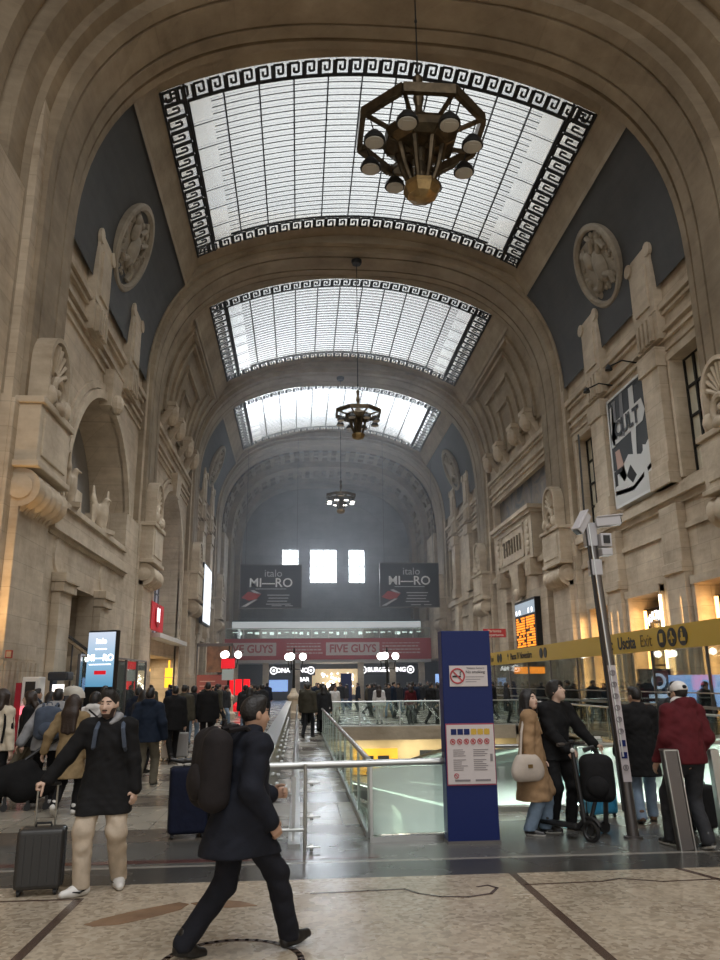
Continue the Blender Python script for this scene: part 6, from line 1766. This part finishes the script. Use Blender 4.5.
person('man in a dark navy coat striding right across the front with a brown backpack', (-3.47, 5.85, 0), math.radians(112),
       dict(pelvis=(0, 0, 0.885), lean=(0, 0.05), twist=4, footL=(0.10, 0.34, 0.105), toeL=(0.25, -1, -0.22), footR=(-0.02, -0.36, 0.10), toeR=(0.3, -1, 0.16),
            kneeL=(0, -1, 0.1), handR=(-0.22, -0.14, 0.86), handL=(0.06, -0.24, 1.0), curlL=0.9, curlR=0.6, elbowR=(-0.3, 1, -0.3), elbowL=(0.4, 1, -0.3), handdirL=(-0.2, -1, 0.1), palmL=(-1, 0, 0),
            head=(10, -4, 0), hair='short', hairmat=HAIRB, trousers=C_TROU, shoes=(SHOEB, SOLEB), loose=1.16, build=1.04,
            tops=[dict(name='coat', m=C_NAVY, t=0.036, hem=0.64, flare=0.20, hemdepth=1.0, hemshift=(0, 0.06), collar=True)]), height=1.745, res=0.0085)
backpack('dark brown backpack on the back of the man striding past in front', (-3.70, 5.78, 0.93), math.radians(112), 0.40, 0.24, 0.56, C_BROWN, C_BROWN, tilt=0.05)
# ---------- the man pulling the suitcase
HND = (-0.33, -0.12, 0.90)
rS, jS = person('bearded man in a black coat and beige joggers pulling a dark cabin suitcase', (-4.86, 7.78, 0), math.radians(4),
       dict(pelvis=(0, 0, 0.91), lean=(-0.01, 0.02), footL=(0.16, 0.03, 0.10), toeL=(0.25, -1, -0.05), footR=(-0.12, -0.22, 0.088), toeR=(-0.85, -0.55, 0.0), kneeR=(-0.3, -1, 0),
            handR=(-0.50, -0.14, 0.93), handdirR=(-0.8, -0.3, -0.35), palmR=(0, 0, -1), curlR=1.15, thumbR=(0, -1, 0), elbowR=(-0.3, 1, -0.5),
            handL=(0.28, -0.06, 0.80), curlL=0.45, handdirL=(-0.1, -0.25, -1), palmL=(-0.8, 0.6, 0),
            head=(-16, -3, 0), headfwd=(0, -0.03, 0), hair='short', beard=True, skin=SKIN2, trousers=C_BEIGE, shoes=(SHOEW, SOLEW), loose=1.26, ankle=0.058, build=1.0, bigshoe=1.14,
            tops=[dict(name='coat', m=C_BLACK, t=0.030, hem=0.64, flare=0.215, hemdepth=0.85), dict(name='hood', m=C_GREY, t=0.01, scarf2=True, sleeves=False)]), height=1.76, res=0.0075)
backpack('black backpack with slate blue straps worn by the man with the suitcase', (-4.85, 7.97, 1.02), math.radians(184 - 180 + 0), 0.34, 0.18, 0.46, C_SLATE, C_SLATE)
q = MB(); q.lathe([(0.031, -0.014), (0.034, 0), (0.031, 0.014)], (0, 0, 0), 14); o = q.build('wristwatch', BLACK, None, local=True)
tag(o, 'black wristwatch on the hanging wrist of the suitcase man', 'watch'); wl = jS['wrL'] * (1.76 / 1.75) + (jS['elL'] - jS['wrL']) * 0.10; M_ = Matrix.Rotation(math.radians(4), 4, 'Z'); o.location = M_ @ Vector(wl) + Vector((-4.86, 7.78, 0))

def suitcase(label, loc, rz, w, d, h, handle, m, group=None, lean=0.0, tubes=STEEL, name='suitcase', ribs=True):
    t = thing(name, label, 'suitcase', loc, rz, group); t.rotation_euler = (lean, 0, rz)
    q = MB(); q.box(-w / 2, w / 2, -d / 2, d / 2, 0.05, h); o = q.build('shell', m, t, local=True, bevel=min(w, d) * 0.16); o.modifiers[0].segments = 4
    if ribs:
        q = MB()
        for i in range(5): x = -w * 0.34 + w * 0.17 * i; q.box(x - 0.012, x + 0.012, -d / 2 - 0.006, -d / 2 + 0.01, 0.1, h - 0.06)
        q.build('shell_rib', m, t, local=True)
    q = MB(); q.box(-w / 2 - 0.003, w / 2 + 0.003, -0.012, 0.012, 0.06, h - 0.01); q.build('zip_seam', BLACK, t, local=True)
    for sx in (-1, 1):
        for sy in (-1, 1):
            q = MB(); q.lathe([(0.008, -0.012), (0.026, -0.012), (0.026, 0.012), (0.008, 0.012)], (sx * (w / 2 - 0.05), sy * (d / 2 - 0.05), 0.026), 12, 'X'); q.box(sx * (w / 2 - 0.05) - 0.018, sx * (w / 2 - 0.05) + 0.018, sy * (d / 2 - 0.05) - 0.015, sy * (d / 2 - 0.05) + 0.015, 0.03, 0.06); q.build('wheel', BLACK, t, local=True)
    q = MB(); q.tube([(-0.07, d * 0.1, h - 0.01), (-0.06, d * 0.1, h + 0.03), (0.06, d * 0.1, h + 0.03), (0.07, d * 0.1, h - 0.01)], 0.011, 8); q.build('top_grip', BLACK, t, local=True)
    if handle:
        q = MB()
        for sx in (-1, 1): q.tube([(sx * 0.085, d * 0.32, h - 0.02), (sx * 0.085, d * 0.32, handle)], 0.009, 8)
        o = q.build('pull_handle', tubes, t, local=True)
        q = MB(); q.tube([(-0.11, d * 0.32, handle), (0.11, d * 0.32, handle)], 0.016, 8); q.build('grip', BLACK, o, local=True)
    return t
suitcase('black ribbed cabin suitcase with a raised steel handle at the front left', (-5.36, 7.66, 0), math.radians(8), 0.40, 0.24, 0.545, 0.90, mat('hard_shell_black', (0.030, 0.029, 0.028), 0.38))

# ---------- group on the left
person('woman with long brown hair in a camel trench coat, seen from behind', (-6.36, 11.95, 0), math.radians(172),
       dict(pelvis=(0, 0, 0.92), footL=(0.08, 0.22, 0.16), toeL=(0.1, -0.8, -0.6), footR=(-0.1, -0.10, 0.085), handL=(0.40, 0.02, 0.90), handR=(-0.28, 0.0, 0.84), hair='long', hairmat=HAIRN, trousers=C_BLACK, shoes=(SHOEW, SOLEW), skin=SKIN2, build=0.92,
            tops=[dict(name='trench_coat', m=C_CAMEL, t=0.03, hem=0.52, flare=0.22, collar=True)]), height=1.66, res=0.011)
person('person in a grey hooded jacket with a slate backpack, seen from behind', (-6.98, 12.9, 0), math.radians(190),
       dict(pelvis=(0, 0, 0.92), lean=(-0.07, 0.10), footL=(0.12, 0.1, 0.085), footR=(-0.1, -0.18, 0.085), handL=(0.45, 0.1, 0.80), handR=(-0.25, -0.12, 0.86), trousers=C_BLACK, build=1.05, shoes=(SHOEW, SOLEW),
            tops=[dict(name='jacket', m=C_GREY, t=0.045, hem=0.80, flare=0.19, hood=True)]), height=1.76, res=0.011)
backpack('slate blue backpack on the person in the grey jacket', (-6.93, 12.70, 0.98), math.radians(190), 0.36, 0.20, 0.50, C_SLATE, C_SLATE, tilt=-0.15)
t = thing('wheeled_duffel_bag', 'large black wheeled duffel bag tilted behind the person in the grey jacket', 'bag', (-7.25, 12.45, 0), 0.25)
S = SDF(); S.cap((-0.50, 0, 0.30), (0.12, 0.05, 0.52), 0.22, 0.20, 0.05, (1, 0.9, 1)).cap((0.1, 0.0, 0.3), (0.5, 0, 0.38), 0.2, 0.18, 0.08, (1, 0.9, 1)); V, F = S.mesh(0.014); np_mesh('bag_body', V, F, C_BLACK, t)
q = MB(); q.tube([(0.1, 0, 0.7), (0.32, 0.1, 0.86), (0.55, 0.2, 0.98)], 0.025, 8); q.build('pull_handle', BLACK, t, local=True)
for x in (-0.12, 0.2, 0.45):
    q = MB(); q.lathe([(0.01, -0.02), (0.05, -0.02), (0.05, 0.02), (0.01, 0.02)], (x, -0.05, 0.05), 12, 'Y'); q.box(x - 0.02, x + 0.02, -0.08, 0.05, 0.05, 0.2); q.build('wheel', BLACK, t, local=True)
person('person in a cream jacket with a dark strap, half hidden behind the trench coat', (-6.52, 13.8, 0), math.radians(165),
       dict(trousers=C_BEIGE, hair='full', shoes=(SHOEW, SOLEW), tops=[dict(name='jacket', m=C_WHITE, t=0.04, hem=0.80, flare=0.19, hood=True)]), height=1.66, res=0.012)
q = MB(); q.tube([(-6.28, 13.6, 1.38), (-6.42, 13.57, 1.25), (-6.55, 13.6, 1.1), (-6.62, 13.75, 0.95)], 0.018, 6); q.tube([(-6.56, 13.6, 1.38), (-6.42, 13.575, 1.27), (-6.28, 13.6, 1.1)], 0.016, 6)
tag(q.build('bag_strap', C_BLACK), 'dark crossed bag straps on the back of the cream jacket', 'strap')
person('woman in a cream jumper at the left edge, a dark strap on her shoulder', (-7.62, 12.6, 0), math.radians(150),
       dict(footL=(0.1, -0.2, 0.085), footR=(-0.1, 0.15, 0.085), handL=(0.30, -0.15, 0.86), trousers=C_BLACK, hair='bob', hairmat=HAIRN, skin=SKIN2, shoes=(SHOEW, SOLEW), tops=[dict(name='jumper', m=C_CREAM, t=0.03, hem=0.84, flare=0.18)]), height=1.74, res=0.011)
q = MB(); q.tube([(-7.5, 12.45, 1.42), (-7.47, 12.40, 1.2), (-7.5, 12.42, 0.95)], 0.02, 6); q.tube([(-7.42, 12.5, 1.4), (-7.38, 12.45, 1.15)], 0.03, 6)
tag(q.build('shoulder_strap', C_BLACK), 'dark strap and plait over the shoulder of the cream jumper', 'strap')
person('woman in a black top and beige trousers facing left, behind the cream jumper', (-7.72, 14.2, 0), math.radians(-80),
       dict(footL=(0.1, -0.1, 0.085), footR=(-0.1, 0.15, 0.085), trousers=C_KHAKI, hair='long', hairmat=HAIRN, skin=SKIN2, shoes=(SHOEW, SOLEW), tops=[dict(name='jumper', m=C_BLACK, t=0.03, hem=0.80, flare=0.18, collar=True)]), height=1.70, res=0.012, fine=False)
person('man in a navy puffer jacket and khaki trousers walking away', (-5.78, 14.75, 0), math.radians(176),
       dict(pelvis=(0, 0, 0.91), footL=(0.09, 0.22, 0.13), toeL=(0.1, -0.9, -0.4), footR=(-0.09, -0.2, 0.09), handL=(0.3, 0.05, 0.86), handR=(-0.3, -0.02, 0.86), trousers=C_KHAKI, loose=1.15, hair='short', shoes=(SHOEB, SOLEW), build=0.96,
            tops=[dict(name='puffer_jacket', m=C_PUFF, t=0.038, hem=0.78, flare=0.18, hood=True)]), height=1.74, res=0.012)

# ---------- seated traveller and big navy suitcase behind the striding man
suitcase('large navy soft suitcase standing behind the striding man', (-4.40, 10.1, 0), math.radians(12), 0.46, 0.30, 0.80, 0, cloth('navy_luggage', (0.008, 0.011, 0.028)), ribs=False)
t = thing('flat_shoe', 'dark pointed shoe resting on top of the navy suitcase', 'shoe', (-4.42, 10.05, 0.845), math.radians(-70))
S = SDF(); S.cap((0, 0.08, 0.03), (0, -0.06, 0.02), 0.036, 0.034, 0.02).cap((0, -0.06, 0.02), (0, -0.20, 0.05), 0.033, 0.018, 0.03); S.clip((0, 0, 1), -0.012); V, F = S.mesh(0.009); np_mesh('upper', V, F, SHOEB, t)
MB().box(-0.03, 0.03, -0.12, 0.1, -0.014, 0.0).build('sole', SOLEW, t, local=True)
person('dark haired traveller sitting low behind the brown backpack, mostly hidden', (-4.08, 10.95, 0), math.radians(35),
       dict(pelvis=(0, 0.05, 0.47), lean=(0.02, 0.16), seated=True, footL=(0.14, -0.40, 0.085), footR=(-0.12, -0.36, 0.085), kneeL=(0.2, -1, 0.8), kneeR=(-0.2, -1, 0.8), handL=(0.15, -0.36, 0.56), handR=(-0.15, -0.36, 0.56), hair='full', trousers=C_DJEAN, shoes=(SHOEB, SOLEW), head=(10, -15, 0),
            tops=[dict(name='jacket', m=C_BLACK, t=0.035, hood=True)]), height=1.75, res=0.014, fine=False)
t = thing('low_case', 'low dark case under the sitting traveller', 'suitcase', (-4.10, 11.02, 0), math.radians(35))
MB().box(-0.24, 0.24, -0.12, 0.22, 0.03, 0.35).build('shell', C_BLACK, t, local=True, bevel=0.03)
for x in (-0.18, 0.18): MB().lathe([(0.008, -0.012), (0.03, -0.012), (0.03, 0.012), (0.008, 0.012)], (x, 0.05, 0.03), 10, 'X').build('wheel', BLACK, t, local=True)

# ---------- couple with the scooter
person('woman with black hair in a long tan coat looking at her companion', (-0.22, 9.72, 0), math.radians(70),
       dict(footL=(0.09, -0.12, 0.085), footR=(-0.10, 0.06, 0.085), handL=(0.20, -0.12, 0.86), handR=(-0.24, 0.0, 0.83), head=(-35, 8, 0), hair='bob', hairmat=HAIRB, skin=SKIN2, trousers=C_JEAN, loose=1.25, shoes=(SHOEB, SOLEW), build=0.9,
            tops=[dict(name='jumper', m=C_BLACK, t=0.012, collar=True), dict(name='coat', m=C_TAN, t=0.034, hem=0.40, flare=0.215, hemdepth=0.9, lapel=True)]), height=1.68, res=0.0085)
t = thing('handbag', 'cream leather shoulder bag hanging at the side of the woman in the tan coat', 'handbag', (-0.35, 9.46, 0.62), math.radians(14))
S = SDF(); S.cap((-0.11, 0, 0.11), (0.11, 0, 0.11), 0.11, 0.11, 0.03, (1, 0.55, 1)).cap((-0.07, 0, 0.26), (0.07, 0, 0.24), 0.05, 0.05, 0.12, (1, 0.7, 1)); V, F = S.mesh(0.009); np_mesh('bag_body', V, F, mat('cream_leather', (0.52, 0.45, 0.39), 0.5, noise=0.1, bump=0.3), t)
q = MB(); q.tube([(-0.09, 0, 0.28), (-0.04, 0.03, 0.55), (0.06, 0.10, 0.78), (0.09, 0.16, 0.80)], 0.016, 6); q.tube([(0.07, 0.03, 0.28), (0.05, 0.06, 0.55), (0.10, 0.13, 0.78)], 0.014, 6); q.build('strap', mat('cream_leather', (0.52, 0.45, 0.39), 0.5), t, local=True)
q = MB(); q.box(-0.03, 0.03, -0.075, -0.06, 0.16, 0.2); q.build('clasp', BRASS, t, local=True)
person('young man in black holding a scooter and looking up to the right', (0.16, 9.98, 0), math.radians(22),
       dict(lean=(0.03, 0.03), footL=(0.14, -0.05, 0.085), footR=(-0.10, 0.0, 0.085), handL=(0.34, -0.34, 0.98), handdirL=(0.8, -0.4, -0.2), palmL=(0, 0, -1), curlL=1.0, handR=(-0.03, -0.27, 0.93), handdirR=(0.6, -0.5, -0.3), palmR=(0, 1, -0.2), curlR=0.5, elbowR=(-0.8, 0.6, -0.4),
            head=(30, 20, 8), hair='full', hairmat=HAIRB, skin=SKIN2, trousers=C_BLACK, shoes=(SHOEB, SOLEB), loose=1.1,
            tops=[dict(name='jacket', m=C_BLACK, t=0.03, hem=0.80, flare=0.175)]), height=1.78, res=0.0085)
t = thing('kick_scooter', 'black electric kick scooter held by the young man in black', 'scooter', (0.18, 9.28, 0), math.radians(-58))
q = MB(); q.box(-0.56, -0.02, -0.075, 0.075, 0.12, 0.165); q.build('deck', BLACK, t, local=True, bevel=0.02)
q = MB(); q.tube([(-0.05, 0, 0.13), (0.05, 0, 0.22), (0.03, 0, 0.32)], 0.03, 8); q.tube([(0.06, 0, 0.20), (-0.05, 0, 1.05)], [0.030, 0.024], 10); q.build('stem', BLACK, t, local=True, smooth=True)
q = MB(); q.tube([(-0.05, -0.22, 1.05), (-0.05, 0.22, 1.05)], 0.017, 8); q.ball((-0.04, 0.0, 1.07), (0.04, 0.05, 0.03), 8); o = q.build('handlebar', BLACK, t, local=True)
for sg in (-1, 1): q = MB(); q.tube([(-0.05, sg * 0.14, 1.05), (-0.05, sg * 0.24, 1.05)], 0.022, 8); q.build('grip', DSTEEL, o, local=True)
for x, r in ((0.14, 0.115), (-0.60, 0.105)):
    q = MB(); q.tube([(x + (r - 0.02) * math.cos(a * PI / 10), 0, r + (r - 0.02) * math.sin(a * PI / 10)) for a in range(20)], 0.026, 8, True); q.lathe([(0.01, -0.02), (0.045, -0.02), (0.045, 0.02), (0.01, 0.02)], (x, 0, r), 12, 'Y'); q.build('wheel', BLACK, t, local=True, smooth=True)
    q = MB(); q.tube([(x + (r + 0.03) * math.cos(PI * (0.15 + 0.08 * i)), 0, r + (r + 0.03) * math.sin(PI * (0.15 + 0.08 * i))) for i in range(9)], 0.02, 6); q.bar((x, 0.035, r), (x - 0.07 * (1 if x > 0 else -1), 0.035, 0.25), 0.012, 0.04, (0, 1, 0)); q.build('mudguard', BLACK, t, local=True)
q = MB(); q.ball((-0.015, -0.03, 0.98), 0.026, 10); q.build('headlamp', mat('lens_pale', (0.7, 0.7, 0.68), 0.2), t, local=True)
backpack('bulky black rucksack hung on the scooter handlebar beside the young man', (0.44, 9.34, 0.40), math.radians(160), 0.36, 0.26, 0.54, C_BLACK, C_BLACK, straps=False, name='rucksack')
t = thing('folded_pushchair', 'tall curved dark frame of a folded pushchair standing behind the scooter', 'pushchair', (0.52, 9.62, 0), 0.2)
q = MB(); q.tube([(-0.12, 0, 0.95), (0.0, 0, 0.98), (0.10, 0, 0.85), (0.14, 0, 0.55), (0.10, 0, 0.12)], 0.03, 8); q.tube([(0.14, 0.1, 0.6), (-0.05, 0.1, 0.12)], 0.025, 8); q.build('frame', BLACK, t, local=True, smooth=True)
for x in (0.10, -0.05): q = MB(); q.lathe([(0.01, -0.02), (0.07, -0.02), (0.07, 0.02), (0.01, 0.02)], (x, 0.04, 0.07), 14, 'Y'); q.build('wheel', BLACK, t, local=True)
suitcase('bright cyan blue suitcase standing half hidden behind the rucksack', (0.98, 10.75, 0), math.radians(15), 0.42, 0.26, 0.50, 0, mat('cyan_shell', (0.05, 0.32, 0.55), 0.35))
person('man in a long black coat and pale jeans walking away between pole and bollard', (1.42, 10.3, 0), math.radians(165),
       dict(footL=(0.09, 0.16, 0.10), toeL=(0.1, -1, -0.2), footR=(-0.10, -0.12, 0.085), handL=(0.30, 0.0, 0.86), handR=(-0.26, -0.1, 0.86), head=(30, -8, 0), headfwd=(0, -0.04, -0.01), hair='short', trousers=C_JEAN, loose=1.1, shoes=(SHOEK, SOLEB), build=1.05,
            tops=[dict(name='long_coat', m=C_BLACK, t=0.035, hem=0.58, flare=0.22, collar=True)]), height=1.70, res=0.0095)
person('man in a maroon jacket and white cap leaning forward, seen from behind', (1.28, 8.80, 0), math.radians(190),
       dict(pelvis=(0, 0.02, 0.91), lean=(-0.08, 0.10), footL=(0.20, -0.12, 0.09), toeL=(0.1, -1, 0), footR=(-0.02, 0.20, 0.10), toeR=(0, -1, -0.25), handL=(0.24, -0.16, 0.86), handR=(-0.25, -0.14, 0.90), elbowL=(0.2, 1, -0.2), elbowR=(-0.2, 1, -0.2), head=(0, -10, 0), hair='short', cap=C_WHITE, trousers=C_DJEAN, loose=1.12, shoes=(SHOEB, SOLEW), build=1.08,
            tops=[dict(name='jacket', m=C_MAROON, t=0.036, hem=0.84, flare=0.17, hood=True), dict(name='scarf', m=C_WHITE, t=0.02, scarf=True, sleeves=False)]), height=1.80, res=0.0095)
suitcase('dark suitcase partly hidden behind the man in the maroon jacket', (1.85, 9.6, 0), 0.3, 0.38, 0.24, 0.52, 0.9, C_BLACK, ribs=False)

# ---------- the crowd further off: a few built figures, copied one by one
def proto(sp, h, res=0.022):
    o, _ = person('x', (0, -60, 0), 0, sp, res=res, height=h, fine=False)
    return o
WALK = dict(pelvis=(0, 0, 0.91), footL=(0.08, 0.24, 0.13), toeL=(0.1, -0.9, -0.4), footR=(-0.08, -0.24, 0.09))
def top(m, hem=0.78, **k): return [dict(name='coat', m=m, t=0.04, hem=hem, flare=0.19, collar=True, **k)]
PROTO = {
    'walk_black': proto(dict(WALK, trousers=C_BLACK, tops=top(C_BLACK, 0.7)), 1.76),
    'stand_navy': proto(dict(trousers=C_DJEAN, tops=top(C_PUFF, hood=True), hair='short'), 1.72),
    'stand_long': proto(dict(trousers=C_BLACK, tops=top(C_DGREY, 0.5), hair='bob'), 1.66),
    'walk_olive': proto(dict(WALK, trousers=C_DJEAN, tops=top(C_OLIVE), hair='short'), 1.78),
    'stand_pale': proto(dict(trousers=C_WHITE, tops=top(C_WHITE, 0.8), hair='long', hairmat=HAIRN), 1.66),
    'walk_grey': proto(dict(WALK, trousers=C_JEAN, tops=top(C_DGREY, hood=True), hair='full'), 1.74),
    'stand_red': proto(dict(trousers=C_BLACK, tops=top(C_MAROON, 0.85), hair='bob', hairmat=HAIRN), 1.64),
}
used = set()
def place(kind, x, y, deg, label, group=None, s=1.0, z=0.0):
    src = PROTO[kind]
    if kind in used: o = copy_tree(src)
    else: o = src; used.add(kind)
    o.location = (x, y, z); o.rotation_euler = (0, 0, math.radians(deg)); o.scale = (s, s, s)
    o['label'] = label
    if group: o['group'] = group
    elif 'group' in o: del o['group']
    return o
# middle distance, left
place('stand_navy', -6.75, 18.6, 170, 'dark dressed person directly behind the head of the suitcase man')
place('stand_long', -6.35, 17.2, 150, 'long haired person in charcoal to the left of the navy puffer jacket')
place('walk_black', -6.05, 19.5, 200, 'dark passer-by just right of the navy puffer jacket')
place('walk_olive', -6.25, 22.4, 185, 'person in dark clothes below the yellow sign, nearest the pale grey suitcase')
place('stand_navy', -6.55, 25.0, 165, 'dark dressed person with back turned below the yellow shop sign')
place('walk_grey', -6.25, 24.5, 178, 'walker in charcoal, left of the pair in the clear middle of the left aisle', s=1.0)
place('walk_black', -5.62, 22.6, 184, 'tall walker in black, right of the pair in the middle of the left aisle', s=1.05)
suitcase('pale grey suitcase with raised handle standing in the left aisle', (-5.95, 20.2, 0), 0.1, 0.34, 0.24, 0.62, 1.05, mat('pale_grey_shell', (0.36, 0.35, 0.34), 0.4))
suitcase('white and red suitcase beside the pale grey one in the left aisle', (-6.28, 19.9, 0), 0.2, 0.2, 0.26, 0.55, 0, mat('white_shell', (0.7, 0.6, 0.5), 0.4))
place('stand_long', -4.72, 27.0, 190, 'dark dressed person seen just left of the striding man head')
place('walk_grey', -5.05, 30.0, 175, 'walker in grey before the red glowing boxes')
place('stand_navy', -9.0, 18.5, 120, 'dark dressed person by the kiosk at the far left, nearest the red machine')
place('stand_long', -8.35, 17.4, 200, 'dark haired person before the bright kiosk counter')
place('walk_olive', -8.1, 21, 170, 'dark dressed person behind the grey hooded jacket')
pr = random.Random(21)
SPOTS = [(-3.32, 42), (1.68, 42), (-6.8, 42.5), (-6.25, 43.8), (-5.62, 22.6), (-6.25, 24.5), (-6.55, 25.0), (-5.05, 30), (-4.72, 27), (0.55, 60.1), (-8.6, 53.1), (-9.4, 53.1), (-7.9, 53.1),
         (-1.55, 33.6), (1.75, 33.9), (0.5, 35.0), (2.6, 33.7), (8.2, 24.2), (8.6, 23.6), (9.4, 23.6), (8.1, 37.5), (8.7, 37.5)]
def free(fx, fy, gap=0.75):
    for _ in range(400):
        p = (fx(), fy())
        if all((p[0] - q[0]) ** 2 + (p[1] - q[1]) ** 2 > gap * gap for q in SPOTS):
            SPOTS.append(p); return p
    return p
G1 = 'crowd in the left aisle'
L1 = 'dark distant passer-by among the crowd in the left aisle beyond the two walkers'
for i in range(16):
    place(pr.choice(['walk_black', 'stand_navy', 'stand_long', 'walk_olive', 'walk_grey']), *free(lambda: pr.uniform(-9.0, -4.5), lambda: pr.uniform(31, 52)), pr.uniform(0, 360), L1, G1, pr.uniform(0.95, 1.05))
G2 = 'crowd under the red banner'
L2 = 'dark distant person in the crowd under the red banner, beyond the far balustrade'
for i in range(44):
    x, y = free(lambda: pr.uniform(-2.6, 6.2), lambda: pr.uniform(34.2, 60))
    place(pr.choice(['walk_black', 'stand_navy', 'stand_long', 'walk_olive', 'walk_grey']), x, y, pr.uniform(0, 360), L2, G2, pr.uniform(0.95, 1.05))
for i in range(7):
    place(pr.choice(['walk_black', 'stand_long', 'walk_olive']), pr.choice((-2.75, -2.15)), 27 + 1.7 * i, pr.uniform(150, 210), 'dark person on the far part of the walkway between parapet and glass balustrade', 'people on the walkway')
place('stand_pale', -1.55, 33.6, 30, 'person in white leaning at the left end of the far glass balustrade')
place('stand_red', 1.75, 33.9, 200, 'person in red standing at the middle of the far glass balustrade')
place('stand_pale', 0.5, 35.0, 170, 'pale dressed person just left of the lamp post behind the far balustrade')
place('walk_black', 2.6, 33.7, 120, 'dark figure at the far balustrade just right of the person in red')
# beyond the glass partition on the right
L3 = 'dark person seen through the glass partition below the yellow exit beam'
for i in range(15):
    place(pr.choice(['walk_black', 'stand_navy', 'stand_long', 'walk_olive', 'walk_grey']), *free(lambda: pr.uniform(7.7, 9.8), lambda: 15 + 1.9 * i + pr.uniform(-0.5, 0.5), 0.9), pr.uniform(0, 360), L3, 'people behind the glass partition', pr.uniform(0.95, 1.05))
person('dark dressed person with a rucksack shape at the right edge behind the maroon jacket', (3.45, 13.4, 0), math.radians(150),
       dict(WALK, trousers=C_BLACK, tops=top(C_DGREY, 0.7, hood=True)), height=1.68, res=0.014, fine=False)
